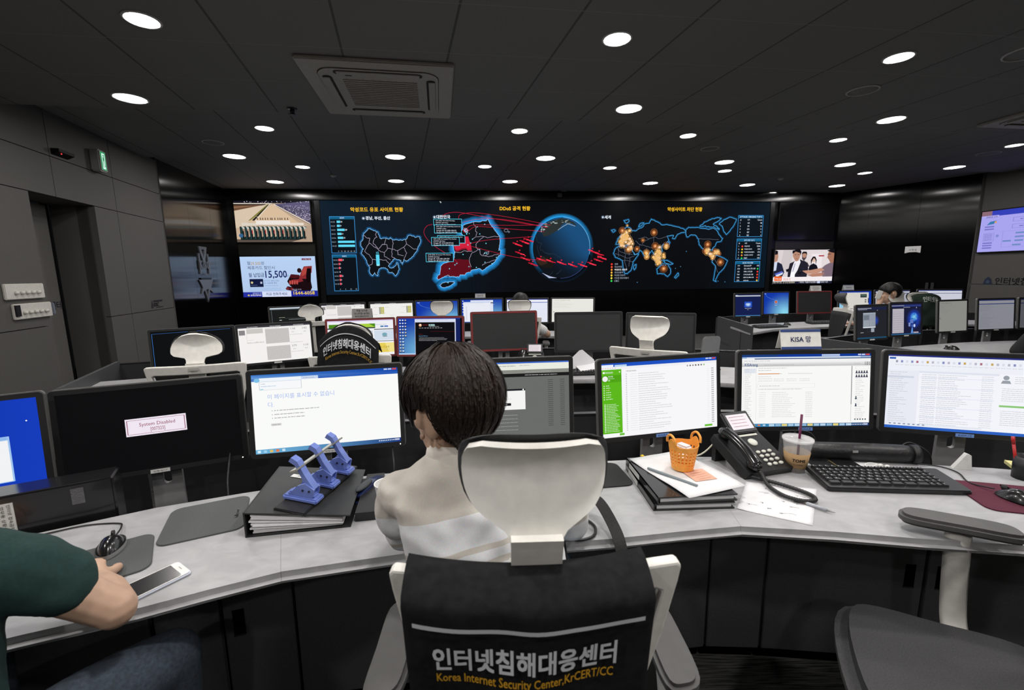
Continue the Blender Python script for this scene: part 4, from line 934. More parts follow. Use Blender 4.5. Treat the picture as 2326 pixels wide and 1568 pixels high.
def scr_portal():
    s = page((.94, .94, .93)); s.rect(0, 0, 1, .035, '#123a98', 1); s.rect(.0, .0, .28, .03, '#1c3f7c', 2); s.rect(.62, .005, .76, .03, '#b8ccec', 2); winbtn(s, .004)
    s.rect(0, .035, 1, .055, '#9fb8d8', 1); s.rect(.04, .038, .92, .052, '#e4ecf4', 2); s.rect(.10, .055, 1, .066, '#1c3a70', 2); s.rect(0, .066, 1, .11, '#f2f2f2', 2)
    s.scribble(.02, .095, .2, .014, '#a8a8b0', rnd, 3); s.poly([(0, .11), (1, .11), (1, .165), (0, .165)], [C_('#eaeaea'), C_('#eaeaea'), C_('#bcbcbc'), C_('#bcbcbc')], 2)
    s.text('KISArang', .025, .158, .036, '#3a5a8c', l=3, fit=.10, bold=.02); s.scribble(.17, .15, .24, .014, '#8a8a90', rnd, 3); s.scribble(.87, .14, .05, .01, '#8a8a90', rnd, 3)
    for a, b in ((.965, .125), (.985, .125), (.965, .15), (.985, .15)): s.frame(a - .008, b - .01, a + .008, b + .008, .003, '#6a6a70', 3)
    s.frame(.015, .17, .115, .94, .002, '#d8d8da', 3); s.rect(.02, .19, .112, .255, '#e0e4ec', 3)
    for k in range(26): s.scribble(.025, .205 + k * .026, rnd.uniform(.03, .06), .010, '#a0a0a8', rnd, 4)
    s.scribble(.13, .195, .22, .012, '#a8a0a0', rnd, 3); s.scribble(.13, .225, .1, .012, '#8a8a90', rnd, 3); s.rect(.13, .262, .295, .272, '#d8843c', 3); s.rect(.295, .262, .315, .272, '#d8d8d8', 3); s.rect(.36, .262, .55, .27, '#d4d4d4', 3)
    lines(s, .13, .31, .12, 3, .03, .010, '#a8a8ac', 3)
    for k in range(3): s.scribble(.25 + .1 * k, .345, .08, .010, '#b0b0b4', rnd, 3); s.scribble(.25 + .1 * k, .37, .08, .010, '#b0b0b4', rnd, 3)
    s.frame(.125, .405, .57, .46, .002, '#d8d8da', 3); s.scribble(.14, .44, .16, .012, '#8a8a90', rnd, 3); s.scribble(.13, .485, .34, .012, '#9a9a9e', rnd, 3)
    for k in range(14):
        y = .53 + k * .026; s.scribble(.14, y, .05, .008, '#b8b8bc', rnd, 3); s.scribble(.24, y, rnd.uniform(.1, .2), .009, '#a8a8ac', rnd, 3); s.scribble(.50, y, .055, .009, '#a0a0a4', rnd, 3)
    s.rect(.855, .17, .858, .94, '#b8b8bc', 3); s.rect(.853, .17, .86, .7, '#9a9a9e', 4)
    s.frame(.885, .175, .985, .215, .002, '#d0d0d2', 3)
    for r in range(2):
        for k in range(5):
            x, y = .893 + .02 * k, .245 + .055 * r; s.disc(x, y, .006, '#2a2a44', 8, 4, ry=.010); s.poly([(x - .010, y + .028), (x - .006, y + .010), (x + .006, y + .010), (x + .010, y + .028)], '#2a2a44', 4)
    for k in range(22): s.scribble(.887, .35 + k * .026, rnd.uniform(.03, .08), .010, '#a8a8ac', rnd, 3)
    for y in (.60, .70): s.disc(.893, y, .006, '#22304c', 8, 4); s.poly([(.884, y + .03), (.888, y + .012), (.898, y + .012), (.902, y + .03)], '#22304c', 4)
    for k in range(5): s.disc(.89 + .02 * k, .91, .006, '#3a3a4c', 8, 4, ry=.01)
    taskbar(s, .957, '#3f8fc0', '#1f3a70')
    for k in range(13): s.rect(.22 + k * .05, .963, .262 + k * .05, .995, ['#b8d4e8', '#8fb4d0', '#e0d080', '#a8c8e0'][k % 4], 4)
    return s
def scr_mail():
    s = page((.90, .91, .96)); s.rect(0, 0, 1, .022, '#28307c', 1); s.rect(0, .022, 1, .21, '#eef0f8', 1); s.rect(.01, .035, .05, .06, '#2c5cb4', 2)
    for k in range(26):
        x = .05 + k * .032; s.rect(x, .075, x + .014, .105, rnd.choice(['#9aa0b0', '#c8a860', '#8a90c0', '#b8b8c8', '#d8b870', '#b07080']) if k % 3 != 2 else '#d8dce8', 2); s.scribble(x - .004, .14, .025, .010, '#a8acb8', rnd, 2)
    s.rect(0, .21, .20, .95, '#e8eaf4', 2); lines(s, .02, .24, .12, 24, .029, .010, '#9aa0ac', 3, .4); s.rect(.0, .285, .17, .31, '#cfd6e4', 3)
    s.rect(.20, .21, .68, .235, '#dfe3ee', 2)
    for k in range(26):
        y = .26 + k * .0265; s.scribble(.22, y, .09, .009, '#7a86a0', rnd, 3); s.scribble(.32, y, rnd.uniform(.1, .22), .009, '#8a90a8', rnd, 3); s.scribble(.58, y, .07, .009, '#a0a4b4', rnd, 3)
        if k % 5 == 2: s.rect(.21, y - .019, .66, y - .017, '#8fb0dc', 3)
    s.disc(.72, .255, .018, '#9aa0a8', 12, 4, ry=.03); s.poly([(.69, .33), (.70, .29), (.74, .29), (.75, .33)], '#9aa0a8', 4)
    lines(s, .77, .25, .2, 4, .025, .010, '#9098a8', 3); lines(s, .70, .40, .28, 7, .026, .010, '#9aa0ac', 3); s.rect(.69, .61, 1, .635, '#8cc878', 3); lines(s, .70, .69, .28, 8, .026, .010, '#9aa0ac', 3)
    s.rect(0, .962, 1, 1, '#2f62c0', 3); s.rect(0, .925, .6, .95, '#e4e8f2', 3)
    for k in range(8): s.rect(.03 + k * .03, .93, .045 + k * .03, .946, '#8a94a8', 4)
    return s
def scr_black_lines():
    s = Sheet(); s.rect(0, 0, 1, 1, (.004, .0045, .005), 0); s.line([(.015, .9), (.015, .06), (.97, .03)], .005, '#3f78c4', l=1); return s
def scr_charts(k=1.):
    s = page((.90 * k, .88 * k, .86 * k)); s.rect(0, 0, 1, .045, '#3a3840', 1)
    for x in (.12, .43, .76): s.scribble(x, .03, .15, .016, '#e8e4e4', rnd, 2)
    s.rect(.01, .10, .09, .23, '#8a8688', 1); s.rect(.11, .07, .33, .20, '#cac6c2', 1); s.scribble(.12, .38, .08, .012, '#a8a4a0', rnd, 2); s.line([(.11, .20), (.11, .46)], .002, '#a8a4a0', l=1)
    for q in range(20): s.rect(.115 + q * .011, .46 - rnd.uniform(.01, .04), .122 + q * .011, .46, '#b8b4b0', 2)
    s.scribble(.36, .085, .2, .014, '#5a585a', rnd, 2)
    for (y0, y1) in ((.10, .50), (.58, .95)):
        s.rect(.36, y0, .69, y1, '#c0bcba', 1)
        for q in range(14): s.line([(.36, y0 + (y1 - y0) * q / 14), (.69, y0 + (y1 - y0) * q / 14)], .003, '#dedad6', l=2)
        for q in range(16): s.line([(.36 + .33 * q / 16, y0), (.36 + .33 * q / 16, y1)], .0015, '#dedad6', l=2)
    for x, y, t in ((.75, .14, '1,168'), (.92, .14, '142'), (.75, .62, '579'), (.92, .62, '110')):
        s.rect(x - .06, y - .06, x + .06, y + .13, '#f2f0ee', 2); s.text(t, x, y + .01, .05, '#7a787a', 'C', l=3, fit=.065); s.scribble(x - .02, y + .09, .04, .02, '#6a686a', rnd, 3)
    for y in (.07, .30, .52, .78): s.scribble(.70, y, .18, .014, '#6a686a', rnd, 2)
    return s
def scr_site():
    s = page((.86, .86, .90)); s.rect(0, 0, 1, .03, '#d8c8ec', 1); s.rect(.02, .10, .72, .20, '#4c8a1c', 1); s.poly([(.45, .10), (.62, .10), (.72, .20), (.5, .20)], '#a8d040', 2); s.rect(.0, .20, .72, .235, '#3a4448', 1)
    s.text('1st', .04, .30, .09, '#506058', l=2); s.scribble(.72, .15, .18, .03, '#a8b8c8', rnd, 2); s.rect(.80, .17, .85, .21, '#3f78a8', 2); s.rect(.86, .17, .92, .21, '#4a70c0', 2)
    s.rect(.70, .26, 1, .28, '#2a2c30', 2); s.poly([(.70, .30), (1, .30), (1, .58), (.70, .58)], '#d0dcea', 1); s.disc(.86, .42, .04, '#78a8b8', 12, 2, ry=.05); s.rect(.83, .46, .90, .49, '#8a9aa0', 3)
    s.rect(.70, .60, 1, .615, '#2a2c30', 2); s.rect(.70, .66, 1, .93, '#e8cf5a', 1); s.poly([(.86, .66), (1, .66), (1, .93), (.92, .93)], '#f2e08a', 2); s.text('1st Card', .77, .80, .055, '#8a7a30', l=3, fit=.15); s.scribble(.77, .86, .16, .02, '#a89440', rnd, 3)
    s.rect(.66, .77, .74, .81, '#a03040', 4); s.rect(.66, .84, .74, .88, '#4a9088', 4); s.rect(.3, .3, .68, .6, '#c8d0d8', 1); lines(s, .05, .65, .5, 8, .035, .012, '#9aa0a8', 2); return s
def scr_desktop_korea():
    s = Sheet(); s.grad(0, 0, 1, 1, lambda a, b: win7(a * .5 + .45 * (1 - abs(a - .22) * 2), b), 8, 6, 0)
    for k in range(11):
        for q in range(2 if k > 5 else 3):
            s.disc(.028 + q * .042, .05 + k * .085, .012, rnd.choice(['#e8ecf0', '#c8d0d8', '#d8c8a0', '#f0f4f8']), 8, 2, ry=.020); s.rect(.012 + q * .042, .075 + k * .085, .05 + q * .042, .09 + k * .085, '#101828', 2)
    s.rect(.26, .02, .90, 1, '#d8dcf0', 3); s.scribble(.28, .05, .5, .014, '#7a80a0', rnd, 4); s.rect(.265, .11, .885, 1, '#0c0c10', 4); s.rect(.90, .02, 1, 1, '#12205c', 1); s.rect(.97, 0, 1, 1, '#06060a', 2)
    s.disc(.345, .19, .024, '#e0a070', 14, 5, ry=.04); s.disc(.345, .18, .013, '#fff0e0', 10, 6, ry=.02); s.text('PRIVATE', .385, .20, .03, '#8a2020', l=5, fit=.08); s.text('KOREA', .48, .21, .045, '#bfeff0', l=5, fit=.095, bold=.04); s.scribble(.48, .235, .16, .010, '#a0a0a8', rnd, 5)
    for k, t in enumerate(('Joa', 'Welcome', 'SI', 'Video', 'Tour', 'News', 'Tra', 'Tot', 'Etc')): s.scribble(.325 + k * .042, .275, .028, .014, '#d8d8d8', rnd, 5)
    s.line([(.5, .36), (.885, .37)], .003, '#8a1c28', l=5); s.text('Road to the', .32, .45, .022, '#8a2428', l=5, fit=.06); s.text('Road to the WFK forum', .32, .50, .026, '#7ab0e0', l=5, fit=.14); lines(s, .32, .54, .5, 3, .03, .010, '#6a6a70', 5, .6); lines(s, .32, .62, .3, 1, .03, .010, '#6a6a70', 5)
    s.rect(.0, .965, .26, 1, '#b8d4f0', 5); return s
def scr_terminal():
    s = Sheet(); s.rect(0, 0, 1, 1, (.010, .011, .011), 0); s.rect(0, 0, 1, .05, '#c8d4e0', 1); s.rect(0, .05, 1, .08, '#6a7478', 1)
    s.scribble(.18, .42, .12, .025, '#7a7a3a', rnd, 2); s.scribble(.18, .53, .05, .03, '#d8d8d8', rnd, 2); s.line([(.30, .45), (1, .43)], .006, '#5a6468', l=2); s.scribble(.38, .51, .5, .02, '#7a8488', rnd, 2); s.line([(.03, .1), (.03, .9)], .006, '#7a8488', l=2); return s
def scr_yellow():
    s = page((.86, .85, .82)); s.rect(0, 0, 1, .04, '#3a3840', 1)
    for x in (.1, .45): s.scribble(x, .03, .15, .02, '#e0dcdc', rnd, 2)
    for x0, y0 in ((.20, .18), (.85, .16)):
        for r in range(5):
            for q in range(3): s.rect(x0 + q * .04, y0 + r * .06, x0 + .036 + q * .04, y0 + .05 + r * .06, '#8a8a78' if q == 0 else '#b4b020', 2)
    for x, y in ((.08, .2), (.33, .2), (.73, .2), (.05, .5), (.25, .45), (.45, .55), (.7, .45)): s.scribble(x, y, .1, .02, '#8a888a', rnd, 2)
    return s
def scr_win7_plain():
    s = Sheet(); s.grad(0, 0, 1, 1, win7, 10, 8, 0); s.scribble(.03, .06, .06, .03, '#c8d8f8', rnd, 1); s.line([tuple(p)[:2] for p in smooth_path([(.05, .05, 0), (.15, .2, 0), (.4, .32, 0), (.6, .36, 0)], 5)], .006, '#7aa8e8', l=1); return s
def scr_files():
    s = Sheet(); s.grad(0, 0, 1, 1, win7, 6, 4, 0)
    for k in range(5): s.disc(.03, .06 + .12 * k, .014, '#e0e8f4', 8, 1, ry=.024)
    s.rect(.22, .03, .78, .97, '#dfe4f2', 2); s.rect(.04, .10, .70, .97, '#e8eaf4', 3); s.rect(.04, .10, .70, .135, '#b8c8ec', 4); s.scribble(.06, .19, .5, .02, '#a8acc0', rnd, 4); s.line([(.04, .27), (.70, .27)], .004, '#c8ccdc', l=4); s.rect(.72, .13, .78, .17, '#1c1c28', 4); s.scribble(.72, .24, .1, .02, '#6a80d0', rnd, 4); s.rect(.10, .30, .13, .9, '#d4d8e8', 4); return s
def scr_list(k=1., hd='#2c48b0'):
    s = page((.80 * k, .82 * k, .92 * k)); s.rect(0, 0, 1, .03, '#3848a0', 1); s.rect(0, .03, 1, .12, '#eceef8', 1); s.rect(0, .13, 1, .155, hd, 1)
    for q in range(24): s.line([(0, .2 + q * .033), (1, .2 + q * .033)], .003, '#b0b8d8', l=1)
    lines(s, .04, .19, .4, 22, .035, .012, '#a0a8c4', 2, .4); return s
def scr_cream(k=1.):
    s = page((.80 * k, .80 * k, .74 * k)); s.text('사이버 위협정보 공유', .06, .08, .045, '#a8a8a0', l=1, fit=.38); lines(s, .04, .14, .5, 7, .04, .012, '#a8a8a0', 1, .2); s.rect(.03, .55, .06, .58, '#6a6a68', 1); return s
def scr_logo():
    s = Sheet(); s.rect(0, 0, 1, 1, '#151f4c', 0); s.rect(0, .05, 1, .10, '#c8ccd8', 1); s.rect(0, .035, .1, .06, '#e8ecf4', 2); s.rect(.36, .34, .66, .60, '#2350c0', 1); s.glow(.51, .48, .12, '#c8ecff', '#2350c0', 16, 2, ry=.10); s.text('SECURITY', .51, .47, .05, '#e8f4ff', 'C', l=3, fit=.2); s.scribble(.38, .66, .26, .03, '#8a90b8', rnd, 2); s.scribble(.47, .72, .06, .02, '#a8acc0', rnd, 2); s.rect(0, .965, 1, 1, '#3f78a8', 1); return s
def scr_login():
    s = scr_win7_plain(); s.rect(.45, .38, .54, .50, '#c05a2c', 2); s.frame(.45, .38, .54, .50, .01, '#d8d0e0', 3); s.text('Administrator', .495, .60, .035, '#e8f0ff', 'C', l=3, fit=.10); return s
def scr_docs():
    s = Sheet(); s.grad(0, 0, 1, 1, lambda a, b: win7(1 - a, b), 6, 5, 0)
    for k in range(8):
        for q in range(2): s.disc(.05 + .06 * q, .07 + .11 * k, .016, '#dfe8f4', 8, 1, ry=.03)
    s.rect(.10, .18, .4, .68, '#cfe0ec', 2); s.rect(.22, .06, .92, .92, '#d4d2ca', 3); s.rect(.66, .14, .86, .32, '#2a3432', 4); s.rect(.68, .16, .84, .26, '#4a6058', 5); lines(s, .45, .18, .18, 3, .05, .014, '#8a8a86', 4); lines(s, .45, .42, .22, 7, .055, .014, '#a0a09a', 4); s.rect(.80, .42, .85, .47, '#2a2a2a', 4); s.rect(.80, .52, .85, .57, '#2a2a2a', 4); s.rect(.9, .35, .93, .6, '#2a2c34', 4); return s
def scr_dark_window():
    s = Sheet(); s.rect(0, 0, 1, 1, '#23242a', 0); s.rect(0, .03, 1, .12, '#1c2340', 1); s.rect(.02, .05, .48, .08, '#8a8c98', 2); s.scribble(.04, .11, .3, .02, '#5a6080', rnd, 2); s.disc(.68, .13, .008, '#d8d8e0', 6, 2)
    s.rect(.20, .20, .62, .66, '#8f98a4', 3); s.rect(.20, .20, .62, .225, '#a8b4c4', 4); s.rect(.22, .27, .40, .42, '#6f7684', 4); s.line([(.41, .24), (.41, .62)], .006, '#70788a', l=4); lines(s, .22, .47, .36, 5, .035, .012, '#5f6674', 4); s.rect(.20, .635, .62, .665, '#dfe4ea', 5)
    s.glow(.64, .45, .10, '#2848b0', '#23242a', 16, 2, ry=.16); s.disc(.38, .75, .05, '#3a3c44', 14, 2, ry=.055); s.disc(.38, .75, .04, '#23242a', 14, 3, ry=.045); s.rect(.47, .68, .58, .80, '#98a0ac', 3); lines(s, .48, .72, .09, 3, .03, .014, '#5a6070', 4); s.scribble(.12, .82, .1, .03, '#4a4e58', rnd, 2); s.rect(0, .955, 1, 1, '#1f4a68', 2); return s
def scr_globe():
    s = Sheet(); s.rect(0, 0, 1, 1, '#1a1c38', 0); s.rect(0, .04, 1, .10, '#2a3878', 1); s.rect(.01, .05, .42, .075, '#8a8c98', 2); s.scribble(.4, .13, .22, .02, '#8a90b0', rnd, 2); s.disc(.84, .14, .012, '#c8cce8', 6, 2)
    s.rect(.04, .16, .42, .94, '#b4aeb8', 3)
    for k in range(9): s.frame(.07, .26 + k * .07, .39, .32 + k * .07, .004, '#8a848e', 4); lines(s, .09, .285 + k * .07, .26, 2, .025, .010, '#7a7480', 4)
    lines(s, .08, .20, .28, 2, .03, .012, '#6a6470', 4)
    s.glow(.76, .50, .26, '#2450d8', '#1a1c38', 20, 2, ry=.34); s.glow(.76, .44, .13, '#5fb8e0', '#2858c8', 18, 4, ry=.15)
    for k in range(10): s.line(jag([(rnd.uniform(.66, .86), rnd.uniform(.33, .55)), (rnd.uniform(.66, .86), rnd.uniform(.33, .55))], .02, 4, rnd, False), .008, rnd.choice(['#a8e4f4', '#184890', '#1c60b0']), l=5)
    s.poly([(.64, .62), (.86, .56), (.80, .74), (.72, .80)], '#183078', 4); s.rect(.63, .52, .74, .64, '#5f78c0', 6); s.rect(.58, .62, .64, .74, '#8090c8', 6); s.rect(.68, .68, .80, .76, '#4a60a8', 6); s.poly([(.66, .96), (.69, .78), (.72, .78), (.74, .96)], '#5f90d8', 6); s.disc(.78, .72, .03, '#c8d8f4', 12, 7); s.rect(.75, .92, .92, .96, '#b8a8b8', 6); s.rect(0, .965, 1, 1, '#2c5c88', 2); return s

M_BEZ = mat('black_monitor_bezel', (.018, .018, .019), rough=.5, spec=.3)
M_SHELL = mat('grey_monitor_rim', (.16, .16, .155), rough=.38, metal=.3)
M_SILVER = mat('silver_stand', (.30, .30, .305), rough=.4, metal=.15)
M_RED = mat('dark_red_frame_tape', (.20, .022, .024), rough=.6)
M_OFF = mat('grey_unlit_screen', (.028, .029, .030), rough=.5, spec=.4)
M_STRIP = mat('label_tape', (.62, .62, .60), rough=.6)
M_STRIPB = mat('blue_label_tape', (.16, .30, .68), rough=.6)
GRP = {'F': 'monitors on the front console', 'M': 'monitors on the second console row', 'N': 'monitors on the third console row', 'R': 'monitors on the far right console', 'Q': 'monitors on the near right console'}
def monitor(key, pose, label, scr=None, w=.567, h=.337, red=False, strip=None, text=None, zb=.50, led=False, thin=True):
    x, y, z, yaw, tilt = pose
    o = thing('computer_monitor', label, 'monitor', (x, y, zb), R_(yaw), GRP[key[0]])
    P = Matrix.Translation((0, 0, z - zb)) @ Matrix.Rotation(-R_(tilt), 4, 'X')
    X = P @ Matrix.Rotation(pi / 2, 4, 'X')        # prisms: x right, y up, extrude towards viewer
    b = .019
    MB().prism(rrect(w, h, .014, 4), -.022, -.002, M=X, bev=.003).prism(rrect(w * .8, h * .7, .03, 3), -.05, -.02, M=X, bev=.008).build('rear_shell', M_SHELL, o)
    fr = MB().prism(rrect(w - .006, h - .006, .011, 4), -.002, .0025, M=X, holes=[rrect(w - 2 * b, h - 2 * b, .001, 1)])
    fr.build('bezel', M_RED if red else M_BEZ, o)
    if scr is None:
        MB().prism(rrect(w - 2 * b, h - 2 * b, .001, 1), -.002, -.0005, M=X).build('screen', M_OFF, o)
    else:
        scr.build('screen', o, M=P @ Matrix.Translation((-(w - 2 * b) / 2, .001, (h - 2 * b) / 2)), sc=(w - 2 * b, h - 2 * b), step=.0001)
    st = MB()
    zc = z - zb
    st.prism([(-.05, 0), (.05, 0), (.045, zc - .02), (-.045, zc - .02)], -.07, -.052, M=Matrix.Rotation(pi / 2, 4, 'X'), holes=[rrect(.028, .05, .013, 3, 0, zc - h / 2 - .045)])
    st.box((0, .062, zc), (.09, .03, .09))
    sto = st.build('stand', M_SILVER, o)
    MB().prism(rrect(.24, .17, .02, 3, 0, .05), 0, .012).build('stand_base', M_BEZ, o)
    if strip:
        MB().box((0, -.0036, -h / 2 + .0085), (.058, .002, .013), M=P).build('name_strip', M_STRIPB if strip == 'b' else M_STRIP, o)
        if text:
            s = Sheet(); s.text(text, 0, .0035, .0068, '#20305c' if strip == 'b' else '#333333', 'C', fit=.042)
            s.build('name_lettering', o, M=P @ Matrix.Translation((0, -.0048, -h / 2 + .0085)), step=.0001, m=print_mat())
    if led: MB().ball((w / 2 - .022, -.0035, -h / 2 + .01), .0022, M=P).build('power_light', mat('power_led', (.5, .5, .5), emit=(1, .9, .8), estr=2.), o)
    return o, P
POSE = {
'F1': (-1.744, 1.242, 0.929, 33, 6), 'F2': (-1.302, 1.571, 0.912, 25, 5), 'F3': (-0.711, 1.674, 0.940, 13, 6), 'F4': (-0.033, 1.740, 0.952, 6, 6), 'F5': (0.611, 1.785, 0.945, 14, 6), 'F6': (1.205, 1.790, 0.962, 0, 6), 'F7': (1.778, 1.699, 0.960, -17, 6),
'M1': (-2.495, 3.483, 0.899, 30, 6), 'M2': (-1.955, 3.684, 0.906, 30, 6), 'M3': (-1.272, 3.756, 0.929, 13, 6), 'M4': (-0.673, 3.666, 0.948, -2, 6), 'M5': (-0.061, 3.737, 0.975, 9, 6), 'M6': (0.638, 3.698, 0.964, 0, 6), 'M7': (1.259, 3.780, 0.942, -16, 6),
'N1': (-2.740, 5.646, 0.918, 30, 6), 'N2': (-2.197, 5.866, 0.936, 24, 6), 'N3': (-1.559, 5.845, 0.948, 17, 6), 'N4': (-0.969, 5.834, 0.959, 10, 6), 'N5': (-0.391, 5.920, 0.971, 3, 6), 'N6': (0.204, 5.857, 0.972, -4, 6), 'N7': (0.786, 5.801, 0.972, -12, 6),
'R1': (3.346, 6.352, 0.971, 4, 6), 'R2': (3.891, 6.602, 0.975, 2, 6), 'R3': (4.489, 6.654, 0.978, 7, 6), 'R4': (5.292, 6.917, 0.970, 5, 6), 'R5': (5.926, 6.990, 0.970, 0, 6), 'R6': (6.230, 6.538, 0.990, -14, 6),
'Q1': (3.426, 4.240, 0.952, 15, 6), 'Q2': (3.912, 4.425, 0.959, 12, 6), 'Q3': (4.560, 4.616, 0.963, 12, 6), 'Q4': (5.109, 4.711, 0.967, 8, 6), 'Q5': (5.68, 4.80, 0.965, 0, 6)}
MON = {}
def mon(k, *a, **kw): MON[k] = monitor(k, POSE[k], *a, **kw)
mon('F1', 'monitor at the left picture edge with a blue desktop and white window', scr_blue_window())
mon('F2', 'large black monitor reading System Disabled above the grey mouse pads', scr_disabled(), strip='w', text='상황실17', led=True)
mon('F3', 'bright white monitor with a pale blue Korean error heading', scr_ie(), strip='w', text='상황실18', led=True)
mon('F4', 'monitor with a greyed page and white dialog, half hidden behind the seated man', scr_grey_dialog())
mon('F5', 'monitor showing a white list beside a bright green side bar', scr_feed(), strip='b', text='KISA4')
mon('F6', 'front monitor carrying the KISA tent card and a white portal page', scr_portal(), strip='b', text='KISA8')
mon('F7', 'front monitor cut by the right picture edge showing a mail program', scr_mail(), strip='b', text='KISA10')
mon('M1', 'black monitor with a thin blue outline behind a white headrest', scr_black_lines())
mon('M2', 'second row monitor showing grey tables on white, left of the black jacket', scr_charts(), strip='w')
mon('M3', 'red framed monitor showing a website, half behind the jacket on a chair', scr_site(), red=True)
mon('M4', 'red framed monitor with a blue desktop and a black KOREA page', scr_desktop_korea(), red=True)
mon('M5', 'blank grey monitor in a red frame behind the seated man', None, red=True)
mon('M6', 'blank grey monitor without a red frame beside the loose papers', None)
mon('M7', 'blank dark monitor behind the white headrest right of centre', None)
mon('N1', 'third row monitor with a dark terminal, leftmost of its row', scr_terminal())
mon('N2', 'third row monitor with grey charts behind the grey headrest and grey sign', scr_charts(.95))
mon('N3', 'third row white monitor with two small yellow tables', scr_yellow())
mon('N4', 'third row monitor with a plain blue desktop behind a headrest', scr_win7_plain())
mon('N5', 'third row monitor under the small KISA card showing open windows', scr_files())
mon('N6', 'third row monitor with a blue ruled list behind a headrest', scr_list())
mon('N7', 'third row monitor with a cream text page, rightmost of its row', scr_cream())
mon('R1', 'squarish navy monitor with a glowing logo at the left end of the far right desk', scr_logo(), w=.408, h=.345, strip='w')
mon('R2', 'squarish monitor with a blue login screen on the far right desk', scr_login(), w=.408, h=.345, strip='w')
mon('R3', 'black monitor in a thin red frame on the far right desk', None, red=True)
mon('R4', 'far right monitor with documents on a blue desktop behind the turned chair', scr_docs())
mon('R5', 'far right monitor mostly hidden behind the person with dark curly hair', dimmed(scr_list(), .5))
mon('R6', 'far right white monitor with a pale list beside the warm grey wall', dimmed(scr_list(1., '#4a5a8a'), .75), strip='w')
mon('Q1', 'squarish dark monitor with a grey window, leftmost of the near right desk', scr_dark_window(), w=.408, h=.345, strip='w')
mon('Q2', 'squarish monitor showing a blue globe figure beside a text page', scr_globe(), w=.408, h=.345, strip='w')
mon('Q3', 'squarish dim beige document monitor on the near right desk', dimmed(scr_cream(), .32), w=.408, h=.345, strip='w')
mon('Q4', 'dim grey white list monitor near the right picture edge', dimmed(scr_list(), .30), w=.48, h=.345, strip='w')
mon('Q5', 'dark monitor cut off by the right picture edge beside the head in profile', dimmed(scr_list(), .12), w=.48, h=.345)

Sheet.AX = 1.0; Sheet.MIX = 0.
# tent cards standing on monitors and desks
def tent_card(M, w, h, label, rows, bands=None, col=(.84, .83, .78), lean=14):
    o = thing('tent_card', label, 'sign', M=M, group='desk name cards')
    L = Matrix.Rotation(-R_(lean), 4, 'X')
    MB().box((0, 0, h / 2), (w, .002, h), M=L).box((0, 0, h / 2), (w, .002, h), M=Matrix.Translation((0, 2 * h * sin(R_(lean)), 0)) @ Matrix.Rotation(R_(lean), 4, 'X')).build('folded_card', mat('card_%d' % int(col[0] * 100), col, rough=.7), o)
    s = Sheet()
    if bands: s.rect(-w / 2, -h, w / 2, -h * .87, bands, 1); s.rect(-w / 2, -h * .13, w / 2, 0, bands, 1)
    for t, y, hh, c, f in rows: s.text(t, 0, -h * y, h * hh, c, 'C', fit=w * f, bold=.015, l=1)
    s.build('card_print', o, M=L @ Matrix.Translation((0, -.0018, 0)), step=.0003, m=print_mat())
x, y, z, yaw, tl = POSE['F6']
tent_card(Matrix.Translation((x - .02, y + .02, z + .168)) , .165, .082, 'white KISA tent card with blue bands standing on a front monitor', [('KISA 망', .36, .30, '#27407e', .50)], '#2c4480')
x, y, z, yaw, tl = POSE['N5']
tent_card(Matrix.Translation((x - .02, y + .02, z + .166)), .135, .065, 'small KISA card on a third row monitor below the video wall', [('KISA 망', .36, .30, '#27407e', .55)], '#5a6a90', (.50, .50, .48))
x, y, z, yaw, tl = POSE['M3']
tent_card(Matrix.Translation((x + .01, y + .02, z + .166)) @ Matrix.Rotation(R_(8), 4, 'Z'), .165, .082, 'grey Korean text card standing on a red framed monitor', [('주말 사이트', .68, .22, '#3a3838', .55), ('모니터링 (K7망)', .38, .22, '#3a3838', .75), ('접속 중 불필요한 접속', .12, .16, '#3a3838', .70)], None, (.27, .265, .255))
x, y, z, yaw, tl = POSE['R3']
tent_card(Matrix.Translation((x + .02, y + .02, z + .166)), .16, .08, 'white card with fine print on the red framed far right monitor', [('주요 정보통신', .66, .16, '#444444', .6), ('모니터링 전용', .40, .16, '#444444', .6), ('접속 주의', .14, .14, '#844444', .4)], None, (.62, .62, .60))
x, y, z, yaw, tl = POSE['R4']
tent_card(Matrix.Translation((x - .1, y + .02, z + .166)), .16, .085, 'white KISA card on the far right document monitor', [('KISA 망', .40, .26, '#2a3a66', .5)], '#7a86a0', (.55, .56, .58))

# ================================================================== consoles
def worktop_mat(name, base):
    m = bpy.data.materials.new(name); m.use_nodes = True
    nt = m.node_tree; b = nt.nodes['Principled BSDF']; b.inputs['Roughness'].default_value = .42; b.inputs['Specular IOR Level'].default_value = .35
    tc = nt.nodes.new('ShaderNodeTexCoord'); mp = nt.nodes.new('ShaderNodeMapping'); mp.inputs['Scale'].default_value = (9, 15, 9)
    nt.links.new(tc.outputs['Object'], mp.inputs['Vector'])
    n1 = nt.nodes.new('ShaderNodeTexNoise'); n1.inputs['Scale'].default_value = 1.6; n1.inputs['Detail'].default_value = 9; n1.inputs['Distortion'].default_value = .7
    nt.links.new(mp.outputs['Vector'], n1.inputs['Vector'])
    rp = nt.nodes.new('ShaderNodeValToRGB')
    rp.color_ramp.elements[0].position = .33; rp.color_ramp.elements[0].color = (*[v * .86 for v in base], 1)
    rp.color_ramp.elements[1].position = .66; rp.color_ramp.elements[1].color = (*[v * 1.05 for v in base], 1)
    nt.links.new(n1.outputs['Fac'], rp.inputs['Fac']); nt.links.new(rp.outputs['Color'], b.inputs['Base Color'])
    return m
M_TOP = worktop_mat('grey_stone_laminate', (.385, .385, .392))
M_CAB = mat('charcoal_cabinet', (.062, .064, .068), rough=.55, var=.12, scale=120.)
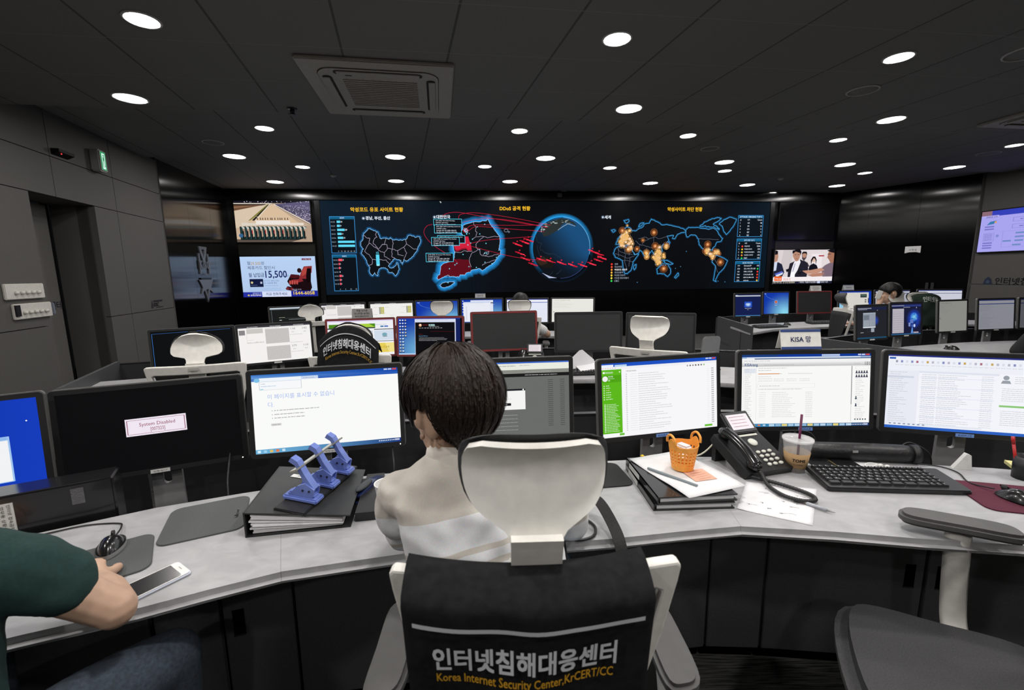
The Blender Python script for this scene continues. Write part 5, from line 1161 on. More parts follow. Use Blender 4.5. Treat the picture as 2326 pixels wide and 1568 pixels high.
M_FAB = mat('charcoal_fabric_panel', (.030, .031, .034), rough=.85, var=.2, scale=300.)
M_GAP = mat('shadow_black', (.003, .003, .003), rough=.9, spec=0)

def edge_top(poly_front, poly_back, label, z=.72, th=.032, group=None):
    """worktop slab with a rounded front edge"""
    poly = poly_front + poly_back[::-1]
    fs = {(round(x, 4), round(y, 4)) for x, y in poly_front}
    hit = lambda e: all((round(v.co.x, 4), round(v.co.y, 4)) in fs for v in e.verts) and abs(e.verts[0].co.z - e.verts[1].co.z) < 1e-5
    o = MB().prism(poly, z - th, z, bev=.0158, sel=hit, seg=4).build('worktop', M_TOP)
    return tag(o, label, 'worktop', group)
def lerp(a, b, t): return (a[0] + (b[0] - a[0]) * t, a[1] + (b[1] - a[1]) * t)

FRONT = [[(-1.75, .42), (-1.40, .63), (-1.15, .76), (-1.021, .815), (-.926, .852), (-.836, .888), (-.719, .945), (-.579, 1.007)],
         [(-.5785, 1.0073), (-.414, 1.046), (-.277, 1.077), (0, 1.10), (.278, 1.13), (.472, 1.160), (.654, 1.183)],
         [(.6545, 1.183), (.899, 1.151), (1.108, 1.112), (1.343, 1.078), (1.75, .99), (2.3, .84)]]
BACK = [[(-2.15, .72), (-1.70, 1.02), (-1.401, 1.20), (-1.152, 1.345), (-.926, 1.437), (-.815, 1.475)],
        [(-.8145, 1.4752), (-.607, 1.540), (-.488, 1.575), (0, 1.635), (.438, 1.672), (.72, 1.695)],
        [(.7205, 1.695), (.9, 1.688), (1.172, 1.653), (1.407, 1.622), (1.768, 1.56), (2.62, 1.32)]]
NM = ['left', 'middle', 'right']
for i in range(3):
    edge_top(FRONT[i], BACK[i], ['grey stone patterned worktop section under the phone and grey mouse pads', 'grey worktop section in front of the man and white chair', 'grey worktop section under the keyboard and desk telephone'][i], group='front console worktops')
# recessed cabinets under the worktop
CF = [(-1.62, .83), (-1.05, 1.16), (-.90, 1.235), (-.71, 1.305), (.70, 1.485), (.90, 1.475), (1.42, 1.42), (1.75, 1.36), (2.5, 1.16)]
def cabinet(p, q, label, handle=None, hz=.38):
    F = frame(p, q); L = dist(p, q)
    o = thing('cabinet_unit', label, 'cabinet', M=F, group='charcoal cabinets under the front console')
    MB().box((L / 2, .075, .355), (L - .006, .15, .57)).build('carcass', M_CAB, o)
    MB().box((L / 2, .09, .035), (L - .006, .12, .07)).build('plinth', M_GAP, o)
    dm = MB(); dm.box((L / 2, -.009, .375), (L - .012, .018, .60), bev=.002); dd = dm.build('door', M_CAB, o)
    if handle is not None:
        MB().box((handle, -.0185, hz), (.032, .002, .085)).build('recessed_handle', M_GAP, dd)
        MB().box((handle, -.019, hz - .043), (.034, .004, .004)).build('handle_lip', M_DARKMETAL, dd)
LBL = ['charcoal cabinet under the left worktop beside the person in green', 'charcoal cabinet under the phone on the left worktop', 'narrow charcoal cabinet with a black slot handle under the seam', 'long charcoal panel behind the white front chair', 'narrow charcoal filler cabinet at the right worktop seam', 'wide charcoal cabinet under the keyboard with a slot handle', 'charcoal cabinet with a slot handle at its left edge', 'charcoal cabinet at the far right end of the front console']
for i in range(8):
    a, b = CF[i], CF[i + 1]
    cabinet(a, b, LBL[i], {2: .045, 5: dist(a, b) - .05, 6: .05}.get(i), .40)
# shelf behind the worktop that carries the monitors, and the fabric screen behind it
SB = [(-2.45, 1.06), (-1.95, 1.42), (-1.5, 1.76), (-.98, 1.93), (0, 2.05), (.72, 2.09), (1.3, 2.06), (1.95, 1.95), (2.8, 1.68)]
bk = [p for b in BACK for p in b]
o = MB().prism([(x, y + .004) for x, y in bk] + [(x, y - .02) for x, y in SB[::-1]], .46, .498).build('console_shelf', M_CAB)
tag(o, 'low black shelf behind the front worktop carrying the monitor stands', 'shelf')
for i in range(len(SB) - 1):
    F = frame(SB[i], SB[i + 1]); L = dist(SB[i], SB[i + 1])
    o = thing('fabric_screen', 'charcoal fabric screen panel behind the front monitors, panel %s' % ['at the far left end', 'behind the left blue monitor', 'behind the System Disabled monitor', 'behind the error page monitor', 'behind the seated man', 'behind the KISA card monitor', 'behind the mail monitor', 'at the far right end'][i], 'screen', M=F, group='fabric screens of the front console')
    MB().box((L / 2, .015, .39), (L - .030, .03, .77)).build('panel', M_FAB, o)
    MB().box((L / 2, .015, .779), (L - .030, .034, .010)).build('edge_strip', M_DARKMETAL, o)

def console(name, pts_f, pts_b, screen_pts, lab, z=.72, low=.60, ends=True):
    """a further console: worktop, dark front, shelf and screen"""
    tag(MB().prism(pts_f + pts_b[::-1], z - .03, z, bev=.006).build('worktop', M_TOP), lab + ' grey worktop', 'worktop')
    o = thing('console_cabinet', lab + ' dark console base', 'cabinet')
    cf = [lerp(f, b, .5) for f, b in zip(pts_f, pts_b)] if len(pts_f) == len(pts_b) else None
    MB().prism([lerp(a, b, .45) for a, b in zip(pts_f, pts_b)] + pts_b[::-1], .0, z - .031).build('base', M_CAB, o)
    for e in (0, -1):
        F = frame(pts_f[e], screen_pts[e]); L = dist(pts_f[e], screen_pts[e])
        tag(MB().box((L / 2, .016 if e else -.016, .40), (L, .024, .80), M=F).build('console_end_panel', M_CAB), '%s end panel of the %s console' % ('left' if e == 0 else 'right', lab), 'end panel', 'console end panels')
    MB().prism([(x, y + .003) for x, y in pts_b] + screen_pts[::-1], .46, .498).build('monitor_shelf', M_CAB, o)
    for i in range(len(screen_pts) - 1):
        F = frame(screen_pts[i], screen_pts[i + 1]); L = dist(screen_pts[i], screen_pts[i + 1])
        t = thing('fabric_screen', 'charcoal fabric screen %d of the %s console, counted from the left' % (i + 1, lab), 'screen', group='fabric screens of the further consoles')
        sp = MB().box((L / 2, .018, .385), (L - .034, .03, .77), M=F).build('panel', M_FAB, t)
        MB().box((L / 2, .018, .776), (L - .034, .034, .008), M=F).build('edge_strip', M_DARKMETAL, t)
console('second', [(-2.75, 2.62), (-1.75, 2.98), (-.9, 3.02), (.4, 3.03), (1.0, 3.02), (1.62, 2.80)], [(-3.0, 3.14), (-1.95, 3.52), (-.95, 3.55), (.4, 3.58), (1.1, 3.57), (1.85, 3.32)], [(-3.15, 3.50), (-2.1, 3.90), (-1.0, 3.97), (.4, 4.0), (1.2, 3.99), (2.0, 3.70)], 'second row')
console('third', [(-3.1, 4.80), (-2.2, 5.15), (-1.2, 5.25), (-.3, 5.28), (.4, 5.25), (1.15, 5.05)], [(-3.3, 5.33), (-2.35, 5.68), (-1.25, 5.72), (-.3, 5.80), (.45, 5.74), (1.3, 5.55)], [(-3.45, 5.68), (-2.45, 6.08), (-1.3, 6.14), (-.3, 6.20), (.5, 6.15), (1.45, 5.92)], 'third row')
console('far', [(2.83, 5.27), (3.30, 5.60), (4.23, 5.82), (5.2, 5.95), (6.0, 5.90), (6.7, 5.60)], [(2.92, 5.96), (3.35, 6.20), (4.25, 6.42), (5.25, 6.62), (6.15, 6.52), (7.0, 6.15)], [(3.0, 6.52), (3.45, 6.80), (4.25, 6.98), (5.35, 7.22), (6.3, 7.12), (7.3, 6.65)], 'far right')
console('near', [(3.35, 3.30), (3.90, 3.62), (4.6, 3.86), (5.2, 3.92), (6.2, 3.85)], [(3.15, 3.92), (3.75, 4.22), (4.5, 4.42), (5.2, 4.50), (6.3, 4.45)], [(2.95, 4.30), (3.65, 4.66), (4.5, 4.88), (5.2, 4.98), (6.4, 4.95)], 'near right')

# ================================================================== office chairs
M_CHW = mat('chair_white_plastic', (.76, .74, .69), rough=.42)
M_MESH = mat('black_chair_mesh', (.012, .012, .013), rough=.8, var=.4, scale=400.)
M_CUSH = mat('charcoal_chair_cushion', (.045, .045, .047), rough=.85, var=.2, scale=250.)
M_ARMP = mat('grey_armrest_pad', (.085, .083, .080), rough=.6)
M_CAST = mat('black_caster', (.012, .012, .012), rough=.5)
def back_y(z): return -.225 - .17 * max(0, (z - .5)) + .06 * max(0, z - .99)
def Bk(x, z, d=0.): return Vector((x, back_y(z) - .03 * (1 - (x / .23) ** 2) + d, z))
def back_half(z):
    k = [(.50, .105), (.58, .145), (.70, .182), (.85, .215), (.96, .232), (1.0, .235)]
    for (a, u), (b, v) in zip(k, k[1:]):
        if z <= b: return u + (v - u) * max(0, (z - a) / (b - a))
    return k[-1][1]
def sweep_loop(mb, pts, w, th, d0=0.):
    """flat bar following a closed loop of (x, z) on the curved chair back"""
    n = len(pts); rr = []
    for i in range(n):
        (x0, z0), (x1, z1) = pts[i - 1], pts[(i + 1) % n]
        L = math.hypot(x1 - x0, z1 - z0) or 1; nx, nz = (z1 - z0) / L, -(x1 - x0) / L
        x, z = pts[i]; ww = w(x, z) if callable(w) else w
        a, b = (x + nx * ww / 2, z + nz * ww / 2), (x - nx * ww / 2, z - nz * ww / 2)
        rr.append([Bk(*a, d0 - th / 2), Bk(*b, d0 - th / 2), Bk(*b, d0 + th / 2), Bk(*a, d0 + th / 2)])
    mb.rings(rr, loop=True)
HEADS = {'mushroom': [(0, .041), (.011, .042), (.020, .050), (.032, .071), (.044, .092), (.060, .107), (.079, .115), (.10, .1185), (.122, .117), (.137, .112), (.147, .101), (.151, .084)],
         'dome': [(0, .040), (.03, .042), (.045, .052), (.050, .100), (.058, .116), (.075, .121), (.095, .119), (.115, .110), (.135, .093), (.15, .070), (.16, .045), (.165, .02)]}
def make_chair(label, loc, rz, head='mushroom', hdz=0., arm_dy=-.04, tilt=0., arms=True, arm_up=0., group='white framed office chairs', back_mat=None):
    o = thing('office_chair', label, 'chair', (loc[0], loc[1], 0), R_(rz), group)
    # seat
    s = MB(); s.prism(smooth_loop([(-.22, .20), (0, .245), (.22, .20), (.245, 0), (.22, -.20), (0, -.225), (-.22, -.20), (-.245, 0)], 5), .425, .50, bev=.03)
    s.build('seat', M_CUSH, o, smooth=True, auto=40)
    # back frame: one bar across the top, tapering sides
    zz = [.505 + .48 * k / 16 for k in range(17)]
    outer = [(back_half(z), z) for z in zz] + [(.226, .994)] + [(.226 - .452 * k / 12, .996) for k in range(1, 12)] + [(-.226, .994)] + [(-back_half(z), z) for z in zz[::-1]] + [(-.05, .502), (.05, .502)]
    hz = [.565 + .375 * k / 14 for k in range(15)]
    inner = [(back_half(z) - .027, z) for z in hz] + [(.19 - .38 * k / 10, .948) for k in range(11)] + [(-back_half(z) + .027, z) for z in hz[::-1]] + [(-.05, .56), (.05, .56)]
    fm = MB().prism(outer, -.012, .012, holes=[inner]); fm.warp(lambda c: Bk(c.x, c.y, c.z))
    fr = fm.build('back_frame', M_CHW, o, rec=True)
    md = fr.modifiers.new('round', 'BEVEL'); md.width = .005; md.segments = 2; md.limit_method = 'ANGLE'
    MB().grid(lambda u, v: Bk((u * 2 - 1) * (back_half(.53 + .43 * v) - .02), .53 + .43 * v, .036), 10, 8, .003).build('back_mesh', back_mat or M_MESH, o, smooth=True)
    MB().box((0, back_y(.993) - .047, .978), (.045, .003, .016), bev=.001).build('maker_badge', mat('grey_badge', (.42, .41, .38), rough=.4), fr)
    sp = MB(); sp.rings([[Bk(x, z, d + .022) for x, d in ((-w, -.009), (w, -.009), (w, .009), (-w, .009))] for z, w in ((.42, .05), (.55, .04), (.75, .034), (.95, .038), (1.0, .042))])
    sp.build('spine', M_CHW, o)
    # headrest
    z0 = 1.036 + hdz; prof = HEADS[head]
    nk = MB(); nk.rings([[Vector((x, back_y(z) - .03 + d, z)) for x, d in ((-.040, -.022 + dd), (.040, -.022 + dd), (.040, -.004 + dd), (-.040, -.004 + dd))] for z, dd in ((.94, .040), (.99, .037), (z0, .026), (z0 + .015, .022))])
    hr = nk.build('headrest_post', M_CHW, o)
    def width(t):
        for (a, u), (b, v) in zip(prof, prof[1:]):
            if t <= b: return u + (v - u) * (t - a) / (b - a)
        return prof[-1][1]
    H = prof[-1][0]
    def shell(u, v, grow=0., dy=0., dz=0.):
        t = v * H; w = width(t) + grow; x = (u * 2 - 1) * w
        y = back_y(z0) - .018 + .060 * (t / H) + 1.5 * x * x * min(1, t / .06) + dy
        y -= .046 * max(0, (t / H - .58) / .42) ** 2 * (1 - .25 * (x / .12) ** 2)
        return Vector((x, y, z0 + t + dz))
    MB().grid(lambda u, v: shell(u, v), 18, 16, -.010).build('headrest_shell', M_CHW, hr, smooth=True, auto=50)
    t0 = .04 if head == 'mushroom' else .046
    def cush(u, v, front):
        vv = (t0 + (H - t0 + .0) * v) / H
        p = shell(u, vv, .007, .012 + (.045 * (1 - abs(2 * u - 1) ** 4) * (1 - abs(2 * v - 1) ** 4) if front else 0), 0)
        p.z += .018 * v * (1 - (2 * u - 1) ** 4 * .5)
        return p
    cm_ = MB(); cm_.grid(lambda u, v: cush(u, v, True), 14, 10).grid(lambda u, v: cush(u, v, False), 14, 10)
    rim = [(i / 14, 0) for i in range(14)] + [(1, j / 10) for j in range(10)] + [(1 - i / 14, 1) for i in range(14)] + [(0, 1 - j / 10) for j in range(10)]
    bmesh.ops.remove_doubles(cm_.bm, verts=cm_.bm.verts, dist=.0008)
    cm_.build('headrest_cushion', M_CUSH, hr, smooth=True, rec=True)
    if arms:
        for sx in (-1, 1):
            au = arm_up if sx > 0 else 0.
            a = MB()
            a.tube(smooth_path([(sx * .20, -.02 + arm_dy, .435), (sx * .27, -.02 + arm_dy, .45), (sx * .295, -.015 + arm_dy, .52), (sx * .285, arm_dy, .655 + au)], 5), .030, n=8, flat=.55)
            ar = a.build('armrest', M_CHW, o, smooth=True)
            p = MB(); p.prism(smooth_loop([(-.034, .11), (0, .13), (.036, .10), (.042, .0), (.036, -.10), (0, -.125), (-.034, -.11), (-.036, 0)], 4), -.014, .014, M=Matrix.Translation((sx * .285, arm_dy, .674 + au)), bev=.008)
            p.build('armrest_pad', M_ARMP, ar, smooth=True, auto=50)
    u = MB(); u.box((0, -.02, .40), (.22, .26, .05), bev=.01); u.cyl((0, 0, .12), (0, 0, .40), .028); u.cyl((0, 0, .07), (0, 0, .13), .035)
    u.rings([[(-.05, -.18, .40), (.05, -.18, .40), (.05, -.18, .43), (-.05, -.18, .43)], [(-.05, -.27, .42), (.05, -.27, .42), (.05, -.255, .47), (-.05, -.255, .47)]])
    u.build('gas_lift', M_CAST, o)
    for k in range(5):
        M = Matrix.Rotation(2 * pi * k / 5 + .3, 4, 'Z')
        lg = MB(); lg.rings([[M @ Vector(p) for p in ((x, w, zb), (x, -w, zb), (x, -w, zt), (x, w, zt))] for x, w, zb, zt in ((.02, .03, .07, .115), (.29, .018, .065, .088))])
        lo = lg.build('base_leg', M_CHW, o)
        MB().cyl(M @ Vector((.29, -.022, .028)), M @ Vector((.29, .022, .028)), .028, n=14).cyl(M @ Vector((.29, 0, .03)), M @ Vector((.29, 0, .07)), .010, n=8).build('caster', M_CAST, lo)
    return o

c_front = make_chair('white framed chair in the foreground with the black lettered vest on its back', (.026, .965), 1.5, arm_dy=-.125)
c_right = make_chair('chair at the right picture edge with a grey armrest beside the keyboard', (1.044, .895), 62, arm_dy=-.04, arm_up=.085)
c_left = make_chair('chair under the person in the dark green shirt', (-1.06, .53), 23, arms=False)
make_chair('chair with a domed white headrest in front of the blue outlined black monitor', (-1.765, 2.63), 17, 'dome', -.045)
make_chair('chair wearing a black lettered jacket over its headrest, left of the seated man', (-.97, 2.86), 6, 'dome', -.03)
make_chair('turned chair with a mushroom headrest in front of the blank dark monitor', (.975, 2.92), -32, 'mushroom', .0)
make_chair('small domed grey headrest chair at the third row, left end', (-2.13, 4.86), 15, 'dome', -.04)
make_chair('chair with headrest in front of the plain blue third row monitor', (-.76, 5.04), 4, 'mushroom', -.02)
make_chair('chair of the person in the white top at the third row', (.10, 5.04), -3, 'mushroom', -.02)
make_chair('chair seen from the side at the far right desk', (3.62, 5.35), 78, 'mushroom', -.02)
make_chair('far right chair whose headrest shows left of the dark curly head', (4.70, 5.82), 12, 'mushroom', -.03)
make_chair('far right chair with a dark green vest hung on its back', (5.02, 5.78), -8, 'mushroom', -.03)
make_chair('black backed chair at the right picture edge under the head in profile', (4.10, 3.40), 5, 'mushroom', -.16, back_mat=M_CUSH)

# ------------------------------------------------------------------ garments hung on chairs
M_VEST = mat('black_vest_cloth', (.012, .0125, .0132), rough=.9, spec=.15, var=.25, scale=60., bump=.3)
VW = Matrix.Translation((.010, .965, 0)) @ Matrix.Rotation(R_(1.5), 4, 'Z')
def vest_pt(x, s):
    """s: distance down the back from the top edge (negative = over the top to the front)"""
    fold = .006 * sin(x * 34 + s * 9) * min(1, max(0, s) * 4) + .004 * noise.noise(Vector((x * 14, s * 10, 3.)))
    sag = .010 * (1 - (x / .2) ** 2)
    if s < 0: p = Bk(x, 1.012 - sag + s * .9, .020 - s * .05)
    elif s < .06: p = Bk(x, 1.012 - sag - .026 * (s / .06) ** 1.6, .020 - .082 * (s / .06) ** .8)
    else: p = Bk(x, .986 - sag - (s - .06), -.062 - .010 * min(1, s * 3) - fold - .012 * max(0, s - .25))
    return p
v = thing('hanging_vest', 'black vest with white Korean lettering hung on the front chair', 'vest', M=VW)
MB().grid(lambda a, b: vest_pt((a * 2 - 1) * (.192 - .012 * min(1, b * 1.5)), -.16 + .66 * b), 40, 46, .004).build('cloth', M_VEST, v, smooth=True)
s = Sheet(); s.text('인터넷침해대응센터', -.006, -.022, .041, '#d9dbe0', 'C', bold=.035, l=1, fit=.268)
s.text('Korea Internet Security Center,KrCERT/CC', -.006, .003, .0165, '#e0a820', 'C', bold=.012, l=1, fit=.262)
s.build('vest_lettering', v, m=print_mat(), warp=lambda p: vest_pt(p.x, .184 - p.z) + Vector((0, -.0095, 0)))
s = Sheet(); s.line([(-.166 + .332 * k / 30, -.096) for k in range(31)], .0075, '#c9ccd2', l=1)
s.build('piping', v, m=print_mat(), warp=lambda p: vest_pt(p.x, .184 - p.z) + Vector((0, -.0085, 0)))
# jacket over the headrest of the second row chair
VJ = Matrix.Translation((-.97, 2.86, 0)) @ Matrix.Rotation(R_(6), 4, 'Z')
def jack_pt(x, s):
    top = 1.172 - 3.4 * x * x - (.2 * max(0, x - .1))
    z = top - max(0, s - .02)
    y = -.345 - .05 * min(1, max(0, s) * 8) + 1.4 * x * x - .10 * max(0, s) + .012 * noise.noise(Vector((x * 12, max(0, s) * 9, 8.)))
    if s < 0: y -= s * .8; z = top + s * .7
    return Vector((x, y, z))
v = thing('hanging_jacket', 'black jacket with arched Korean lettering draped over a second row headrest', 'jacket', M=VJ)
MB().grid(lambda a, b: jack_pt(-.165 + .335 * a, -.09 + .50 * b), 30, 30, .004).build('cloth', M_VEST, v, smooth=True)
s = Sheet(); s.text('인터넷침해대응센터', .005, -.0, .048, '#c4c6ca', 'C', bold=.03, l=1, fit=.255)
s.text('Korea Internet Security Center,KrCERT/CC', .015, .030, .018, '#b89030', 'C', bold=.01, l=1, fit=.25)
s.build('jacket_lettering', v, m=print_mat(), warp=lambda p: jack_pt(p.x, .135 - p.z) + Vector((0, -.0085, 0)))
s = Sheet(); s.line([(-.145 + .30 * k / 24, -.075) for k in range(25)], .005, '#aeb0b4', l=1)
s.build('piping', v, m=print_mat(), warp=lambda p: jack_pt(p.x, .135 - p.z) + Vector((0, -.0085, 0)))
MB().box((-.155, -.44, .80), (.035, .006, .016), rz=.2).build('sleeve_patch', M_STRIP, v)
# green vest on a far right chair
v = thing('hanging_vest', 'dark green vest with pale lettering on a far right chair', 'vest', M=Matrix.Translation((5.02, 5.78, 0)) @ Matrix.Rotation(R_(-8), 4, 'Z'))
def gv(x, s): return Vector((x, -.33 - .06 * min(1, s * 6) + .03 * noise.noise(Vector((x * 9, s * 9, 1))) + 1.0 * (x - .05) ** 2, 1.16 - 1.6 * (x - .05) ** 2 - max(0, s)))
MB().grid(lambda a, b: gv(-.10 + .33 * a, -.02 + .42 * b), 16, 16, .004).build('cloth', mat('dark_green_cloth', (.012, .026, .018), rough=.85, bump=.3), v, smooth=True)
s = Sheet(); s.text('인터넷침', .0, 0, .06, '#b4bcb4', 'L', bold=.03, l=1, fit=.16); s.build('vest_lettering', v, m=print_mat(), warp=lambda p: gv(p.x, .10 - p.z) + Vector((0, -.006, 0)))

# ================================================================== people
M_SKIN = mat('skin', (.56, .36, .255), rough=.55, var=.08, scale=25.)
M_HAIR = mat('dark_brown_hair', (.020, .012, .0085), rough=.55, spec=.3, var=.5, scale=160.)
M_HAIRB = mat('black_hair', (.008, .007, .007), rough=.5, var=.3, scale=90.)
def remesh(o, vox, smooth=6, rumple=0.):
    m = o.modifiers.new('one_skin', 'REMESH'); m.mode = 'VOXEL'; m.voxel_size = vox; m.use_smooth_shade = True
    if rumple:
        tx = bpy.data.textures.get('cloth_folds') or bpy.data.textures.new('cloth_folds', 'CLOUDS'); tx.noise_scale = .07; tx.noise_depth = 1
        dm = o.modifiers.new('folds', 'DISPLACE'); dm.texture = tx; dm.strength = rumple; dm.mid_level = .5
    if smooth: q = o.modifiers.new('relax', 'SMOOTH'); q.iterations = smooth; q.factor = .5
    return o
def limb(mb, pts, rad, n=12, k=4):
    P = smooth_path(pts, k); m = len(pts) - 1
    rs = []
    for i in range(len(P)):
        t = i / (len(P) - 1) * m; a = min(int(t), m - 1); rs.append(rad[a] + (rad[a + 1] - rad[a]) * (t - a))
    mb.tube(P, rs, n=n); mb.ball(P[0], rs[0], n=12); mb.ball(P[-1], rs[-1], n=12)
    return mb
def torso(mb, rows, n=20, pw=2.4):
    """rows: (centre, half width, half depth, yaw)"""
    rr = []
    for c, a, b, yaw in rows:
        c = Vector(c); R = Matrix.Rotation(yaw, 3, 'Z'); r = []
        for j in range(n):
            t = 2 * pi * j / n; x = abs(cos(t)) ** (2 / pw) * (1 if cos(t) > 0 else -1); y = abs(sin(t)) ** (2 / pw) * (1 if sin(t) > 0 else -1)
            r.append(c + R @ Vector((a * x, b * y, 0)))
        rr.append(r)
    mb.rings(rr); return mb
def head_shape(mb, M):
    """head with face looking to +Y of M, origin between the ears"""
    mb.ball((0, -.012, .035), 1, (.076, .096, .090), 20, M=M)
    mb.ball((0, .028, -.035), 1, (.062, .064, .078), 18, M=M)
    mb.ball((0, .058, -.088), 1, (.030, .028, .024), 12, M=M)
    for sx in (-1, 1):
        mb.ball((sx * .040, .060, -.020), 1, (.024, .020, .022), 10, M=M)          # cheek bone
        mb.ball((sx * .042, .012, -.066), 1, (.016, .042, .026), 10, M=M)          # jaw
        mb.ball((sx * .028, .080, .022), 1, (.024, .014, .010), 10, M=M)           # brow
        mb.ball((sx * .078, -.010, -.010), 1, (.012, .024, .036), 12, M=M @ Matrix.Rotation(sx * -.35, 4, 'Z'))   # ear
        mb.ball((sx * .088, -.022, .002), 1, (.007, .010, .024), 10, M=M); mb.ball((sx * .080, -.008, -.038), 1, (.006, .009, .009), 10, M=M)
    nm = [M @ Vector(p) for p in ((0, .090, .015), (0, .100, -.005), (0, .108, -.024))]
    mb.tube(nm, [.008, .010, .013], n=8); mb.ball((0, .104, -.028), .013, n=8, M=M)
    mb.ball((0, .092, -.055), 1, (.022, .010, .006), 10, M=M); mb.ball((0, .090, -.064), 1, (.018, .010, .006), 10, M=M)
def face_bits(o, M):
    e = MB()
    for sx in (-1, 1): e.ball((sx * .030, .078, .004), 1, (.013, .009, .008), 12, M=M)
    e.build('eye', mat('eye_white', (.7, .68, .66), rough=.2), o, smooth=True)
    e = MB()
    for sx in (-1, 1): e.ball((sx * .030, .0855, .004), .0045, n=10, M=M)
    e.build('iris', mat('dark_iris', (.01, .008, .006), rough=.1), o, smooth=True)
    e = MB()
    for sx in (-1, 1): e.box((sx * .030, .092, .024), (.030, .004, .006), M=M)
    e.build('eyebrow', M_HAIRB, o)
def hair_edge(th):
    k = [(0, .052), (40, .040), (60, .020), (74, -.012), (82, .004), (92, .038), (114, .034), (126, -.026), (146, -.080), (180, -.096)]
    a = abs((math.degrees(th) + 180) % 360 - 180)
    for (p, u), (q, v) in zip(k, k[1:]):
        if a <= q: return u + (v - u) * (a - p) / (q - p)
    return k[-1][1]
def hair(parent, M, m, strands=900, size=(.094, .114, .106), seed=1, rough=.004, curl=0.):
    rnd = random.Random(seed); c = Vector((0, -.014, .034))
    def surf(th, t, lift=0.):
        """th azimuth from the front, t 0 crown .. 1 hair line"""
        ze = hair_edge(th) - c.z; zc = size[2]
        el0 = pi / 2; s = max(-1., min(1., ze / zc)); el1 = math.asin(s)
        el = el0 + (el1 - el0) * t
        r = 1 + lift
        nz = noise.noise(Vector((sin(th) * 3, cos(th) * 3, t * 1.5 + seed))) * .06 + noise.noise(Vector((th * 9, t * 2, seed))) * .03
        k = 1 + nz - .16 * max(0, t - .80) * 2.5
        return c + Vector((sin(th) * cos(el) * size[0] * k * r, cos(th) * cos(el) * size[1] * k * r, sin(el) * zc * k * r))
    g = MB(); nu, nv = 48, 16
    g.grid(lambda a, b: M @ surf(a * 2 * pi, max(b, .01)), nu, nv)
    inner = [[M @ surf(2 * pi * i / nu, 1.), M @ (c + (surf(2 * pi * i / nu, 1.) - c) * .80)] for i in range(nu + 1)]
    for i in range(nu): g.face([inner[i][0], inner[i + 1][0], inner[i + 1][1], inner[i][1]])
    # locks: thin tapering ribbons following the fall of the hair
    for k in range(strands):
        th = rnd.uniform(0, 2 * pi); t0 = rnd.uniform(.0, .75); ln = rnd.uniform(.30, .62); dr = rnd.gauss(.12, .16) + curl * rnd.uniform(-1, 1)
        w = rnd.uniform(.0010, .0030); lf = rnd.uniform(.01, .055); P = []
        for i in range(6):
            q = i / 5; t = min(1.07, t0 + ln * q)
            P.append(surf(th + dr * q * q, min(t, 1.0), lf * sin(pi * min(1, q * .9 + .08))) + Vector((0, 0, -.022 * max(0, t - 1.0) * 8)))
        for i in range(5):
            side = Vector((cos(th), -sin(th), 0)); wa, wb = w * (1 - (i / 5) ** 2), w * (1 - ((i + 1) / 5) ** 2)
            g.face([M @ (P[i] - side * wa), M @ (P[i] + side * wa), M @ (P[i + 1] + side * max(wb, .0002)), M @ (P[i + 1] - side * max(wb, .0002))])
    return g.build('hair', m, parent, smooth=True)
def hand_shape(mb, M, side=1, curl=(.35, .4, .45, .5), spread=.06, thumb=(.7, .35)):
    """hand from the wrist at the origin, fingers along +Y, back of the hand up (+Z); thumb on +X * side"""
    mb.rings([[M @ Vector((x * w, y, z * h + zo)) for x, z in ((-1, -.6), (-.6, -1), (.6, -1), (1, -.6), (1, .6), (.6, 1), (-.6, 1), (-1, .6))] for y, w, h, zo in ((-.02, .026, .017, 0), (.02, .031, .016, .002), (.06, .039, .015, .004), (.088, .038, .011, .003))])
    L = [(.040, .026, .020), (.045, .030, .021), (.041, .028, .020), (.031, .021, .018)]
    for k in range(4):
        x = side * (.028 - .0185 * k); p = Vector((x, .086 - .004 * abs(k - 1), .003)); a = 0.; P = [p.copy()]; yaw = side * (1.2 - k) * -spread
        for j, l in enumerate(L[k]):
            a += curl[k] * (1.0, 1.1, .7)[j]
            p = p + Vector((-sin(yaw) * cos(a) * l, cos(yaw) * cos(a) * l, -sin(a) * l)); P.append(p.copy())
        limb(mb, [M @ q for q in P], [.0092, .0088, .0080, .0068], n=8, k=3)
    a, b = thumb; p = Vector((side * .026, .012, -.004))
    P = [p, p + Vector((side * .022, .030, -.008)), p + Vector((side * (.022 + .022 * sin(a)), .058, -.014)), p + Vector((side * (.022 + .022 * sin(a) - .008 * b), .084, -.022))]
    limb(mb, [M @ q for q in P], [.014, .012, .0100, .008], n=8, k=3)
def aim(p, d, up=(0, 0, 1)):
    """matrix at p with +Y along d"""
    y = Vector(d).normalized(); z = Vector(up); x = y.cross(z).normalized(); z = x.cross(y)
    return Matrix(((x.x, y.x, z.x, p[0]), (x.y, y.y, z.y, p[1]), (x.z, y.z, z.z, p[2]), (0, 0, 0, 1)))

